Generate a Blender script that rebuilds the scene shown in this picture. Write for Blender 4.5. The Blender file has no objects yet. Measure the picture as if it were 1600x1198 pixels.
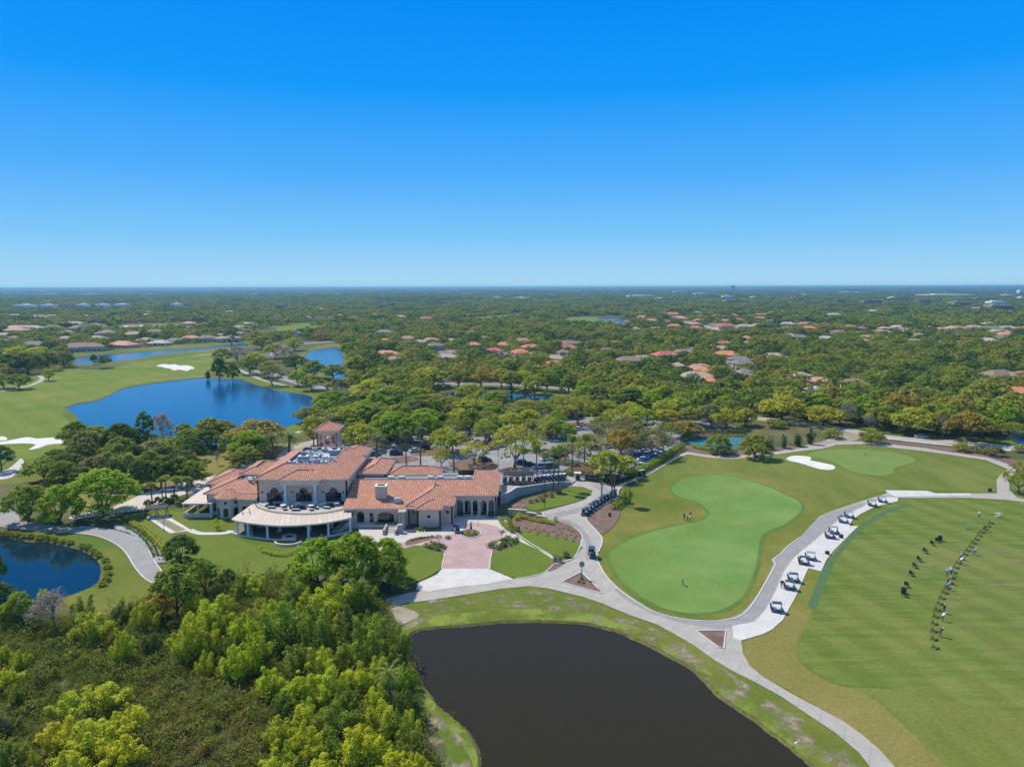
import bpy, bmesh, math, random
import numpy as np
from mathutils import Vector, Matrix
from mathutils.geometry import delaunay_2d_cdt
PI = math.pi
scene = bpy.context.scene
COL = scene.collection
rnd = random.Random(7)
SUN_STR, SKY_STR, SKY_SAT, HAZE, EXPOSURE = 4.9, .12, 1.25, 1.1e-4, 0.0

# ------------------------------------------------------------------ camera
H, F = 60.0, 1110.0
P, RO = math.radians(7.70), math.radians(0.14)
cam = bpy.data.cameras.new('camera')
cam.sensor_width = 36; cam.lens = 36 * F / 1600; cam.clip_start = 1; cam.clip_end = 60000
camo = bpy.data.objects.new('camera', cam); COL.objects.link(camo)
camo.matrix_world = Matrix.Translation((0, 0, H)) @ Matrix.Rotation(PI / 2 - P, 4, 'X') @ Matrix.Rotation(-RO, 4, 'Z')
scene.camera = camo

def ray(u, v):
    x = (u - 800) / F; y = -(v - 599) / F
    c, s = math.cos(RO), math.sin(RO)
    x, y = c * x + s * y, -s * x + c * y
    return x, math.cos(P) + y * math.sin(P), -math.sin(P) + y * math.cos(P)
def at(u, v, z=0.0):
    """the point of the place at height z that the survey pixel u, v shows"""
    dx, dy, dz = ray(u, v)
    t = (z - H) / dz
    return Vector((dx * t, dy * t, z))
def hgt(u, v, Y):
    dx, dy, dz = ray(u, v)
    return H + dz * Y / dy
def proj(x, y, z):
    c, s = math.cos(P), math.sin(P); Z = z - H
    d = y * c - Z * s; up = y * s + Z * c
    return 800 + F * x / d, 599 - F * up / d

# ------------------------------------------------------------------ materials
def new_mat(name):
    m = bpy.data.materials.new(name); m.use_nodes = True
    nt = m.node_tree; b = nt.nodes['Principled BSDF']
    return m, nt, b
def N(nt, t, **kw):
    n = nt.nodes.new(t)
    for k, v in kw.items():
        if k.startswith('_'): setattr(n, k[1:], v)
        else: n.inputs[k].default_value = v
    return n
def rgba(c): return (c[0], c[1], c[2], 1)
def ramp(nt, stops):
    r = nt.nodes.new('ShaderNodeValToRGB'); e = r.color_ramp.elements
    while len(e) < len(stops): e.new(0.5)
    for el, (p, c) in zip(e, stops): el.position = p; el.color = rgba(c)
    return r
def mixc(nt, a, b, f, mode='MIX'):
    m = nt.nodes.new('ShaderNodeMix'); m.data_type = 'RGBA'; m.blend_type = mode
    for sock, val in ((6, a), (7, b), (0, f)):
        if hasattr(val, 'links'): nt.links.new(val, m.inputs[sock])
        elif isinstance(val, (int, float)): m.inputs[sock].default_value = val
        else: m.inputs[sock].default_value = rgba(val)
    return m.outputs[2]
def noise(nt, scale, detail=4, rough=0.55, vec=None, stretch=None, rot=0):
    n = N(nt, 'ShaderNodeTexNoise', Scale=scale, Detail=detail, Roughness=rough)
    g = nt.nodes.new('ShaderNodeNewGeometry').outputs['Position'] if vec is None else vec
    if stretch or rot:
        mp = nt.nodes.new('ShaderNodeMapping'); nt.links.new(g, mp.inputs[0])
        if stretch: mp.inputs['Scale'].default_value = stretch
        mp.inputs['Rotation'].default_value = (0, 0, rot)
        g = mp.outputs[0]
    nt.links.new(g, n.inputs['Vector'])
    return n.outputs['Fac']
def con(nt, v, lo, hi):
    m = nt.nodes.new('ShaderNodeMapRange'); m.inputs[1].default_value = lo; m.inputs[2].default_value = hi
    nt.links.new(v, m.inputs[0]); return m.outputs[0]
def bump(nt, b, h, strength, dist=0.1):
    bn = N(nt, 'ShaderNodeBump', Strength=strength, Distance=dist)
    nt.links.new(h, bn.inputs['Height']); nt.links.new(bn.outputs[0], b.inputs['Normal'])

def ground_mat(name, a, b, c=None, bands=None, big=0.03, small=1.2, lo=.35, hi=.65, streak=None, rough=.95, bmp=.5, clo=.5, chi=.7, cscale=.012):
    """a..b mixed by a coarse noise, c by a still coarser one, fine grain over all"""
    m, nt, bs = new_mat(name)
    f = con(nt, noise(nt, big, 5, .62), lo, hi)
    col = mixc(nt, a, b, f)
    if c: col = mixc(nt, col, c, con(nt, noise(nt, cscale, 6, .65, rot=1.0), clo, chi))
    if streak:
        st = con(nt, noise(nt, streak[0], 3, .6, stretch=streak[1], rot=streak[2]), .35, .65)
        col = mixc(nt, col, streak[3], mathn(nt, 'MULTIPLY', st, streak[4]))
    if bands:
        gp = nt.nodes.new('ShaderNodeNewGeometry'); sp = nt.nodes.new('ShaderNodeSeparateXYZ'); nt.links.new(gp.outputs['Position'], sp.inputs[0])
        d = mathn(nt, 'ADD', mathn(nt, 'MULTIPLY', sp.outputs[0], math.cos(bands[1])), mathn(nt, 'MULTIPLY', sp.outputs[1], math.sin(bands[1])))
        d = mathn(nt, 'ADD', d, mathn(nt, 'MULTIPLY', noise(nt, .05, 2, .5), 5.0))
        bw = mathn(nt, 'SINE', mathn(nt, 'MULTIPLY', d, 2 * PI / bands[0]))
        col = mixc(nt, col, comb(nt, mathn(nt, 'MULTIPLY_ADD', con(nt, bw, -.5, .5), bands[2], 1 - bands[2] * .5)), 1.0, 'MULTIPLY')
    g = con(nt, noise(nt, small, 3, .7), .2, .8)
    k = mathn(nt, 'MULTIPLY_ADD', g, .5, .75)
    col = mixc(nt, col, comb(nt, k), 1.0, 'MULTIPLY')
    nt.links.new(col, bs.inputs['Base Color'])
    bs.inputs['Roughness'].default_value = rough; bs.inputs['Specular IOR Level'].default_value = .15
    bump(nt, bs, noise(nt, small * 2.5, 3, .7), bmp, .15)
    return m
def mathn(nt, op, a, b=None, c=None):
    m = nt.nodes.new('ShaderNodeMath'); m.operation = op
    for i, val in enumerate((a, b, c)):
        if val is None: continue
        if hasattr(val, 'links'): nt.links.new(val, m.inputs[i])
        else: m.inputs[i].default_value = val
    return m.outputs[0]
def comb(nt, v):
    c = nt.nodes.new('ShaderNodeCombineColor')
    for i in range(3): nt.links.new(v, c.inputs[i])
    return c.outputs[0]
def plain(name, c, rough=.7, metal=0, spec=.4, var=.12, vs=.8):
    m, nt, b = new_mat(name)
    g = con(nt, noise(nt, vs, 4, .6), .25, .75)
    k = mathn(nt, 'MULTIPLY_ADD', g, 2 * var, 1 - var)
    nt.links.new(mixc(nt, c, comb(nt, k), 1.0, 'MULTIPLY'), b.inputs['Base Color'])
    b.inputs['Roughness'].default_value = rough; b.inputs['Metallic'].default_value = metal
    b.inputs['Specular IOR Level'].default_value = spec
    return m
def object_paint(name, rough=.3, coat=.5, var=0.0):
    m, nt, b = new_mat(name)
    oi = nt.nodes.new('ShaderNodeObjectInfo')
    nt.links.new(oi.outputs['Color'], b.inputs['Base Color'])
    b.inputs['Roughness'].default_value = rough; b.inputs['Coat Weight'].default_value = coat
    return m

M = {}
M['forest_floor'] = ground_mat('forest_floor', (.075, .09, .028), (.15, .13, .06), (.06, .08, .028), big=.05, small=.6)
M['rough'] = ground_mat('rough_grass', (0.120, 0.151, 0.018), (0.221, 0.199, 0.042), (0.093, 0.142, 0.013), big=.05, small=1.5, clo=.45, chi=.6)
M['dry'] = ground_mat('dry_grass', (0.238, 0.197, 0.058), (0.176, 0.172, 0.037), (0.290, 0.226, 0.080), big=.09, small=1.6)
M['lawn'] = ground_mat('mown_lawn', (0.106, 0.160, 0.015), (0.134, 0.175, 0.023), (0.165, 0.175, 0.033), big=.12, small=2.5, clo=.55, chi=.75, bmp=.25)
M['fairway'] = ground_mat('fairway_grass', (0.114, 0.179, 0.017), (0.172, 0.201, 0.027), (0.213, 0.209, 0.044), bands=(14, .8, .08), big=.035, small=1.2, clo=.5, chi=.7, bmp=.25, cscale=.02)
M['range'] = ground_mat('range_grass', (0.073, 0.140, 0.012), (0.106, 0.158, 0.019), (0.158, 0.181, 0.039), big=.05, small=2.0, clo=.50, chi=.66, cscale=.022,
                        streak=(.3, (.22, 2.2, 1), .12, (.180, .195, .045), .75), bmp=.3, bands=(7.5, .25, .15))
M['outfield'] = ground_mat('range_outfield', (0.109, 0.148, 0.020), (0.148, 0.164, 0.027), (0.084, 0.140, 0.017), big=.06, small=1.6, streak=(.1, (1.5, .3, 1), -.5, (.22, .225, .06), .5))
M['green'] = ground_mat('putting_green_turf', (0.122, 0.232, 0.047), (0.186, 0.271, 0.072), (0.133, 0.204, 0.032), big=.07, small=3, clo=.45, chi=.65, cscale=.035, bmp=.1)
M['fringe'] = ground_mat('green_fringe', (0.081, 0.157, 0.030), (0.128, 0.183, 0.038), big=.2, small=3, bmp=.15)
M['green_light'] = ground_mat('chipping_green_turf', (0.145, 0.221, 0.047), (0.178, 0.238, 0.064), big=.08, small=3, bmp=.1)
M['sand'] = ground_mat('bunker_sand', (0.720, 0.693, 0.616), (0.630, 0.594, 0.502), big=.3, small=3, bmp=.3)
M['mulch'] = ground_mat('bark_mulch', (.17, .105, .075), (.24, .165, .125), (.12, .075, .05), big=.5, small=5, bmp=.8)
M['bare_soil'] = ground_mat('bare_sandy_soil', (.28, .23, .16), (.38, .33, .26), (.20, .18, .08), big=.25, small=2, lo=.3, hi=.6)
M['bank'] = ground_mat('pond_bank', (.16, .165, .05), (.13, .11, .055), big=.3, small=3)
def ragged_patch(name, c1, c2, scale, lo, hi):
    """thin patchy cover: c1..c2 where the noise is high, nothing elsewhere"""
    m, nt, b = new_mat(name)
    nt.links.new(mixc(nt, c1, c2, con(nt, noise(nt, 2.0, 4, .7), .3, .7)), b.inputs['Base Color'])
    b.inputs['Roughness'].default_value = .95
    nt.links.new(con(nt, noise(nt, scale, 5, .65), lo, hi), b.inputs['Alpha'])
    return m
M['soil_patch'] = ragged_patch('worn_soil', (.25, .205, .11), (.34, .28, .19), .3, .48, .66)
M['lush_patch'] = ragged_patch('wet_grass', (.15, .205, .014), (.22, .26, .03), .16, .36, .58)
def streaky(name, c, lo, hi, rot=.12):
    m, nt, b = new_mat(name); b.inputs['Base Color'].default_value = rgba(c); b.inputs['Roughness'].default_value = .95
    n1 = con(nt, noise(nt, .35, 4, .65, stretch=(.25, 2.0, 1), rot=rot), lo, hi); n2 = con(nt, noise(nt, .06, 4, .6), .44, .62)
    nt.links.new(mathn(nt, 'MULTIPLY', mathn(nt, 'MULTIPLY', n1, n2), .75), b.inputs['Alpha']); return m
M['dry_patch'] = streaky('worn_range_turf', (.31, .28, .12), .46, .66)
M['dry_patch2'] = streaky('divoted_range_turf', (.33, .30, .14), .48, .70)
def concrete(name, a, b_, tint=None, joint=3.0, crack=True, dark=.75):
    m, nt, b = new_mat(name)
    col = mixc(nt, a, b_, con(nt, noise(nt, .35, 6, .7), .3, .7))
    col = mixc(nt, col, comb(nt, mathn(nt, 'MULTIPLY_ADD', con(nt, noise(nt, 3, 4, .7), .2, .8), .24, .88)), 1.0, 'MULTIPLY')
    if crack:
        br = N(nt, 'ShaderNodeTexBrick', Scale=1.0); br.offset = 0
        br.inputs['Color1'].default_value = (1, 1, 1, 1); br.inputs['Color2'].default_value = (.94, .94, .94, 1)
        br.inputs['Mortar'].default_value = (dark, dark, dark, 1)
        br.inputs['Mortar Size'].default_value = .05; br.inputs['Brick Width'].default_value = joint; br.inputs['Row Height'].default_value = joint
        g = nt.nodes.new('ShaderNodeNewGeometry'); mp = nt.nodes.new('ShaderNodeMapping')
        mp.inputs['Rotation'].default_value = (0, 0, .5)
        nt.links.new(g.outputs['Position'], mp.inputs[0]); nt.links.new(mp.outputs[0], br.inputs['Vector'])
        col = mixc(nt, col, br.outputs['Color'], 1.0, 'MULTIPLY')
    nt.links.new(col, b.inputs['Base Color']); b.inputs['Roughness'].default_value = .85
    return m
M['path'] = concrete('path_concrete', (.34, .305, .26), (.45, .41, .345), joint=3.2)
M['path_grey'] = concrete('path_asphalt', (.25, .235, .215), (.33, .31, .285), joint=4.5, dark=.9)
M['white_conc'] = concrete('new_white_concrete', (.52, .49, .44), (.64, .61, .55), joint=4, dark=.85)
M['asphalt'] = concrete('parking_asphalt', (.20, .195, .20), (.29, .28, .275), crack=False)
M['kerb'] = plain('kerb_concrete', (.58, .56, .52), .85)
M['marking'] = plain('road_paint', (.75, .75, .72), .7)
M['beige_conc'] = concrete('beige_concrete', (.50, .44, .37), (.58, .53, .46), joint=2.5)
def brick(name):
    m, nt, b = new_mat(name)
    br = N(nt, 'ShaderNodeTexBrick', Scale=1.0)
    br.inputs['Color1'].default_value = (.36, .205, .185, 1); br.inputs['Color2'].default_value = (.45, .28, .25, 1)
    br.inputs['Mortar'].default_value = (.38, .27, .25, 1)
    br.inputs['Mortar Size'].default_value = .03; br.inputs['Brick Width'].default_value = .6; br.inputs['Row Height'].default_value = .3
    g = nt.nodes.new('ShaderNodeNewGeometry'); nt.links.new(g.outputs['Position'], br.inputs['Vector'])
    col = mixc(nt, br.outputs['Color'], (.50, .37, .35), con(nt, noise(nt, .3, 5, .7), .4, .8))
    nt.links.new(col, b.inputs['Base Color']); b.inputs['Roughness'].default_value = .85
    return m
M['brick'] = brick('driveway_pavers')
def water(name, deep, rough=.06, wscale=1.2, bstr=.12, ior=1.33):
    m, nt, b = new_mat(name)
    b.inputs['Base Color'].default_value = rgba(deep); b.inputs['Roughness'].default_value = rough
    b.inputs['IOR'].default_value = ior
    bn = N(nt, 'ShaderNodeBump', Strength=bstr, Distance=.08)
    nt.links.new(noise(nt, wscale, 4, .6, stretch=(1, 1.6, 1)), bn.inputs['Height']); nt.links.new(bn.outputs[0], b.inputs['Normal'])
    return m
M['water_brown'] = water('pond_water_brown', (.029, .022, .006), .08, bstr=.05, ior=1.24)
M['water_blue'] = water('pond_water_clear', (.004, .022, .040), .06, bstr=.07)
M['water_dark'] = water('pond_water_shaded', (.006, .022, .030), .07, bstr=.06)
M['water_lake'] = water('lake_water', (.002, .07, .19), .12, bstr=.35)
M['court'] = plain('court_surface', (.03, .17, .22), .8)
M['court_out'] = plain('court_surround', (.05, .16, .12), .8)

def roof_mat(name, a, b_, c_):
    m, nt, b = new_mat(name)
    uv = nt.nodes.new('ShaderNodeUVMap'); uv.uv_map = 'UVMap'
    sx = nt.nodes.new('ShaderNodeSeparateXYZ'); nt.links.new(uv.outputs[0], sx.inputs[0])
    wv = mathn(nt, 'SINE', mathn(nt, 'MULTIPLY', sx.outputs[0], 2 * PI / .62))
    rowp = mathn(nt, 'FRACT', mathn(nt, 'MULTIPLY', sx.outputs[1], 1 / .45))
    fx = mathn(nt, 'FLOOR', mathn(nt, 'MULTIPLY', sx.outputs[0], 1 / .31)); fy = mathn(nt, 'FLOOR', mathn(nt, 'MULTIPLY', sx.outputs[1], 1 / .45))
    cx = nt.nodes.new('ShaderNodeCombineXYZ'); nt.links.new(fx, cx.inputs[0]); nt.links.new(fy, cx.inputs[1])
    wn = nt.nodes.new('ShaderNodeTexWhiteNoise'); nt.links.new(cx.outputs[0], wn.inputs['Vector'])
    rp = ramp(nt, [(0, a), (.5, b_), (1, c_)]); nt.links.new(wn.outputs['Value'], rp.inputs[0])
    col = mixc(nt, rp.outputs[0], a, mathn(nt, 'MULTIPLY', con(nt, noise(nt, .25, 5, .7), .35, .75), .45))
    col = mixc(nt, col, comb(nt, mathn(nt, 'MULTIPLY_ADD', wv, .10, .9)), 1.0, 'MULTIPLY')
    nt.links.new(col, b.inputs['Base Color']); b.inputs['Roughness'].default_value = .8; b.inputs['Specular IOR Level'].default_value = .25
    bump(nt, b, mathn(nt, 'MULTIPLY_ADD', wv, .5, mathn(nt, 'MULTIPLY', rowp, -.4)), .8, .12)
    return m
M['tile'] = roof_mat('terracotta_tile', (.44, .178, .104), (.56, .26, .16), (.66, .36, .245))
M['ridge'] = plain('ridge_tile', (.60, .34, .24), .8, vs=2)
M['stucco'] = plain('stucco', (.76, .53, .39), .9, spec=.2, var=.07, vs=.5)
M['stucco_pale'] = plain('stucco_trim', (.70, .61, .50), .9, spec=.2, var=.05)
M['white_trim'] = plain('white_column', (.78, .79, .80), .6, var=.04)
M['stone_wall'] = concrete('wall_block', (.40, .34, .29), (.48, .42, .36), joint=.8)
M['deck_roof'] = plain('flat_roof_membrane', (.22, .23, .24), .8, vs=.4)
M['deck_white'] = plain('roof_white', (.58, .58, .56), .7, vs=.4)
M['glass'] = plain('window_glass', (.015, .018, .024), .08, spec=.8, var=.0)
M['dark'] = plain('dark_metal', (.02, .02, .024), .5)
M['black'] = plain('black_rubber', (.015, .015, .016), .8)
M['metal'] = plain('galvanised_metal', (.55, .58, .60), .4, metal=.6)
M['unit_grey'] = plain('air_handler_paint', (.36, .42, .43), .5)
def ribbed(name, a, period=.9):
    m, nt, b = new_mat(name)
    uv = nt.nodes.new('ShaderNodeUVMap'); uv.uv_map = 'UVMap'
    sx = nt.nodes.new('ShaderNodeSeparateXYZ'); nt.links.new(uv.outputs[0], sx.inputs[0])
    fr = mathn(nt, 'FRACT', mathn(nt, 'MULTIPLY', sx.outputs[0], 1 / period))
    edge = mathn(nt, 'GREATER_THAN', fr, .80)
    col = mixc(nt, a, (a[0] * .60, a[1] * .54, a[2] * .48), mathn(nt, 'MULTIPLY', edge, .5))
    pn = nt.nodes.new('ShaderNodeTexWhiteNoise'); pn.noise_dimensions = '1D'; nt.links.new(mathn(nt, 'FLOOR', mathn(nt, 'MULTIPLY', sx.outputs[0], 1 / period)), pn.inputs['W'])
    col = mixc(nt, col, (a[0] * .80, a[1] * .76, a[2] * .72), mathn(nt, 'MULTIPLY', pn.outputs['Value'], .7))
    col = mixc(nt, col, (a[0] * .85, a[1] * .8, a[2] * .74), con(nt, noise(nt, .35, 5, .6), .4, .7))
    nt.links.new(col, b.inputs['Base Color']); b.inputs['Roughness'].default_value = .5
    bump(nt, b, edge, .7, .08)
    return m
M['awning'] = ribbed('cream_awning_metal', (.68, .57, .46), 1.3)
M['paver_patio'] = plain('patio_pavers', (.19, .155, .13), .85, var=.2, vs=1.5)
M['bark'] = plain('bark', (.11, .085, .065), .95, vs=3)
M['bark_grey'] = plain('grey_bark', (.20, .18, .165), .95, vs=3)
M['palm_trunk'] = plain('palm_trunk', (.16, .135, .11), .95, vs=4)
M['skin'] = plain('skin', (.48, .29, .21), .6, var=.03)
M['trouser'] = plain('trouser_cloth', (.10, .11, .14), .9)
M['shirt'] = object_paint('shirt_cloth', .9, 0)
M['cap'] = plain('white_cap', (.75, .75, .74), .8)
M['paint'] = object_paint('vehicle_paint', .28, .6)
M['lamp_glass'] = plain('lamp_glass', (.6, .6, .58), .2)
M['tail_red'] = plain('tail_lamp', (.35, .01, .01), .3)
M['cream_plastic'] = plain('cream_plastic', (.72, .70, .64), .5, var=.03)
M['stone'] = plain('rip_rap_stone', (.42, .39, .36), .9, var=.3, vs=.6)
M['mat_green'] = ground_mat('range_mat', (0.068, 0.132, 0.050), (0.090, 0.161, 0.061), big=.6, small=6, bmp=.2)
M['blue_paint'] = plain('blue_paint', (.08, .22, .6), .5)
M['white_bldg'] = plain('white_wall', (.88, .87, .85), .7)

def foliage_mat(name, from_object=True, palette=None, trans=.42):
    m, nt, b = new_mat(name)
    out = nt.nodes['Material Output']
    oi = nt.nodes.new('ShaderNodeObjectInfo')
    if from_object:
        base = oi.outputs['Color']
    else:
        rp = ramp(nt, palette)
        nz = nt.nodes.new('ShaderNodeTexNoise'); nz.inputs['Scale'].default_value = .014; nz.inputs['Detail'].default_value = 3
        nt.links.new(oi.outputs['Location'], nz.inputs['Vector'])
        f = mathn(nt, 'ADD', mathn(nt, 'MULTIPLY', oi.outputs['Random'], .5), mathn(nt, 'MULTIPLY', con(nt, nz.outputs['Fac'], .32, .68), .5))
        nt.links.new(f, rp.inputs[0]); base = rp.outputs[0]
    tone = nt.nodes.new('ShaderNodeAttribute'); tone.attribute_name = 'tone'
    hs = nt.nodes.new('ShaderNodeHueSaturation')
    nt.links.new(mathn(nt, 'MULTIPLY_ADD', tone.outputs['Fac'], .03, .485), hs.inputs['Hue'])
    nt.links.new(mathn(nt, 'MULTIPLY_ADD', tone.outputs['Fac'], .75, .62), hs.inputs['Value'])
    nt.links.new(base, hs.inputs['Color'])
    nt.links.new(hs.outputs[0], b.inputs['Base Color'])
    b.inputs['Roughness'].default_value = .65; b.inputs['Specular IOR Level'].default_value = .25
    tr = nt.nodes.new('ShaderNodeBsdfTranslucent'); nt.links.new(hs.outputs[0], tr.inputs['Color'])
    mx = nt.nodes.new('ShaderNodeMixShader'); mx.inputs[0].default_value = trans
    nt.links.new(b.outputs[0], mx.inputs[1]); nt.links.new(tr.outputs[0], mx.inputs[2])
    nt.links.new(mx.outputs[0], out.inputs['Surface'])
    return m
M['leaf'] = foliage_mat('leaf', True)
M['leaf_wood'] = foliage_mat('woodland_leaf', False, [(0, (.040, .075, .016)), (.22, (.085, .14, .020)), (.40, (.175, .245, .024)), (.58, (.28, .32, .028)), (.76, (.36, .33, .036)), (.90, (.33, .24, .055)), (1, (.30, .26, .19))])
M['leaf_brush'] = foliage_mat('undergrowth_leaf', False, [(0, (.12, .15, .022)), (.3, (.20, .23, .028)), (.6, (.25, .25, .035)), (.8, (.29, .225, .07)), (1, (.22, .17, .11))])

# ------------------------------------------------------------------ object helpers
def tag(o, label=None, cat=None, group=None, kind=None):
    if label: o['label'] = label
    if cat: o['category'] = cat
    if group: o['group'] = group
    if kind: o['kind'] = kind
    return o
def empty(name, loc, rz=0, label=None, cat=None, group=None):
    o = bpy.data.objects.new(name, None); COL.objects.link(o); o.empty_display_size = .5
    o.location = loc; o.rotation_euler = (0, 0, rz)
    return tag(o, label, cat, group)
class MB:
    def __init__(s): s.v = []; s.f = []; s.m = []; s.uv = []
    def face(s, pts, mi=0, uv=None):
        n = len(s.v); s.v += [tuple(p) for p in pts]; s.f.append(tuple(range(n, n + len(pts)))); s.m.append(mi)
        s.uv.append(uv if uv else [(p[0], p[1]) for p in pts])
    def box(s, x0, x1, y0, y1, z0, z1, mi=0, rz=0, c=None, top=None):
        tx = top if top else 0
        P_ = [(x0, y0, z0), (x1, y0, z0), (x1, y1, z0), (x0, y1, z0), (x0 + tx, y0 + tx, z1), (x1 - tx, y0 + tx, z1), (x1 - tx, y1 - tx, z1), (x0 + tx, y1 - tx, z1)]
        if rz:
            cx, cy = c if c else ((x0 + x1) / 2, (y0 + y1) / 2); co, si = math.cos(rz), math.sin(rz)
            P_ = [(cx + (x - cx) * co - (y - cy) * si, cy + (x - cx) * si + (y - cy) * co, z) for x, y, z in P_]
        for q in ((0, 3, 2, 1), (4, 5, 6, 7), (0, 1, 5, 4), (1, 2, 6, 5), (2, 3, 7, 6), (3, 0, 4, 7)): s.face([P_[i] for i in q], mi)
        return s
    def prism(s, poly, z0, z1, mi=0, side=None):
        s.face([(x, y, z1) for x, y in poly], mi); s.face([(x, y, z0) for x, y in reversed(poly)], mi)
        for i in range(len(poly)):
            a, b = poly[i], poly[(i + 1) % len(poly)]
            s.face([(a[0], a[1], z0), (b[0], b[1], z0), (b[0], b[1], z1), (a[0], a[1], z1)], mi if side is None else side)
        return s
    def cyl(s, x, y, z0, z1, r0, r1=None, n=10, mi=0):
        r1 = r0 if r1 is None else r1
        A = [(x + r0 * math.cos(2 * PI * i / n), y + r0 * math.sin(2 * PI * i / n), z0) for i in range(n)]
        B = [(x + r1 * math.cos(2 * PI * i / n), y + r1 * math.sin(2 * PI * i / n), z1) for i in range(n)]
        for i in range(n): s.face([A[i], A[(i + 1) % n], B[(i + 1) % n], B[i]], mi)
        s.face(B, mi); s.face(A[::-1], mi); return s
    def tube(s, a, b, r0, r1=None, n=6, mi=0):
        a, b = Vector(a), Vector(b); r1 = r0 if r1 is None else r1
        d = (b - a).normalized(); x = d.orthogonal().normalized(); y = d.cross(x)
        A = [a + (x * math.cos(2 * PI * i / n) + y * math.sin(2 * PI * i / n)) * r0 for i in range(n)]
        B = [b + (x * math.cos(2 * PI * i / n) + y * math.sin(2 * PI * i / n)) * r1 for i in range(n)]
        for i in range(n): s.face([A[i], A[(i + 1) % n], B[(i + 1) % n], B[i]], mi)
        s.face(B, mi); s.face(A[::-1], mi); return s
    def build(s, name, mats, parent=None, smooth=False, tone=None):
        me = bpy.data.meshes.new(name); me.from_pydata(s.v, [], s.f)
        if not isinstance(mats, (list, tuple)): mats = [mats]
        for m in mats: me.materials.append(m)
        me.polygons.foreach_set('material_index', s.m)
        ul = me.uv_layers.new(name='UVMap'); ul.data.foreach_set('uv', [c for f in s.uv for p in f for c in p])
        if smooth: me.polygons.foreach_set('use_smooth', [True] * len(s.f))
        me.update()
        return link(name, me, parent)
def link(name, me, parent=None, loc=None):
    o = bpy.data.objects.new(name, me); COL.objects.link(o)
    if parent: o.parent = parent
    if loc is not None: o.location = loc
    return o
def local(parent, mb):
    """shift world-space geometry into the frame of an unrotated parent"""
    p = parent.location
    mb.v = [(x - p.x, y - p.y, z - p.z) for x, y, z in mb.v]
    return mb
KIDS = {}
def copy_tree(o, kids=None):
    c = o.copy(); COL.objects.link(c)
    for ch in KIDS[o.name]:
        d = ch.copy(); COL.objects.link(d); d.parent = c
        for g in KIDS.get(ch.name, []):
            e = g.copy(); COL.objects.link(e); e.parent = d
    return c
def register(root):
    KIDS[root.name] = [o for o in list(COL.objects) if o.parent == root]
    for k in KIDS[root.name]: KIDS[k.name] = [o for o in list(COL.objects) if o.parent == k]
def tint(root, color, names):
    for o in root.children_recursive if hasattr(root, 'children_recursive') else []:
        if o.name.split('.')[0] in names: o.color = rgba(color)

# ------------------------------------------------------------------ outlines and sheets
def smooth_loop(pts, k=4):
    out = []; n = len(pts)
    for i in range(n):
        p0, p1, p2, p3 = pts[i - 1], pts[i], pts[(i + 1) % n], pts[(i + 2) % n]
        for j in range(k):
            t = j / k
            out.append(tuple(.5 * ((2 * p1[a]) + (-p0[a] + p2[a]) * t + (2 * p0[a] - 5 * p1[a] + 4 * p2[a] - p3[a]) * t * t + (-p0[a] + 3 * p1[a] - 3 * p2[a] + p3[a]) * t ** 3) for a in (0, 1)))
    return out
def smooth_line(pts, k=5):
    out = []; n = len(pts)
    for i in range(n - 1):
        p0, p1, p2, p3 = pts[max(i - 1, 0)], pts[i], pts[i + 1], pts[min(i + 2, n - 1)]
        for j in range(k):
            t = j / k
            out.append(tuple(.5 * ((2 * p1[a]) + (-p0[a] + p2[a]) * t + (2 * p0[a] - 5 * p1[a] + 4 * p2[a] - p3[a]) * t * t + (-p0[a] + 3 * p1[a] - 3 * p2[a] + p3[a]) * t ** 3) for a in (0, 1)))
    out.append(tuple(pts[-1][:2])); return out
def px(pts, z=0): return [tuple(at(u, v, z)[:2]) for u, v in pts]
def inside(p, poly):
    x, y = p; c = False; n = len(poly); j = n - 1
    for i in range(n):
        xi, yi = poly[i]; xj, yj = poly[j]
        if (yi > y) != (yj > y) and x < (xj - xi) * (y - yi) / (yj - yi) + xi: c = not c
        j = i
    return c
def area(poly): return .5 * sum(poly[i - 1][0] * poly[i][1] - poly[i][0] * poly[i - 1][1] for i in range(len(poly)))
def offset(poly, d):
    """inward offset by d of a closed loop"""
    sgn = 1 if area(poly) > 0 else -1; out = []; n = len(poly)
    for i in range(n):
        a, b = Vector(poly[i - 1]), Vector(poly[(i + 1) % n]); t = (b - a)
        if t.length < 1e-6: out.append(poly[i]); continue
        t.normalize(); out.append((poly[i][0] - t.y * d * sgn, poly[i][1] + t.x * d * sgn))
    return out
PONDS = []
def cdt(outer, holes):
    vs = [Vector(p) for p in outer]; es = [(i, (i + 1) % len(outer)) for i in range(len(outer))]
    for h in holes:
        n = len(vs); vs += [Vector(p) for p in h]; es += [(n + i, n + (i + 1) % len(h)) for i in range(len(h))]
    V, E, Fc, *_ = delaunay_2d_cdt(vs, es, [], 0, 1e-5)
    keep = []
    boxes = [(min(p[0] for p in h), max(p[0] for p in h), min(p[1] for p in h), max(p[1] for p in h)) for h in holes]
    for f in Fc:
        c = ((V[f[0]].x + V[f[1]].x + V[f[2]].x) / 3, (V[f[0]].y + V[f[1]].y + V[f[2]].y) / 3)
        if not inside(c, outer): continue
        if any(b[0] < c[0] < b[1] and b[2] < c[1] < b[3] and inside(c, h) for b, h in zip(boxes, holes)): continue
        keep.append(f if ((V[f[1]] - V[f[0]]).cross(V[f[2]] - V[f[0]])) > 0 else f[::-1])
    return V, keep
NS = [0]
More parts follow.
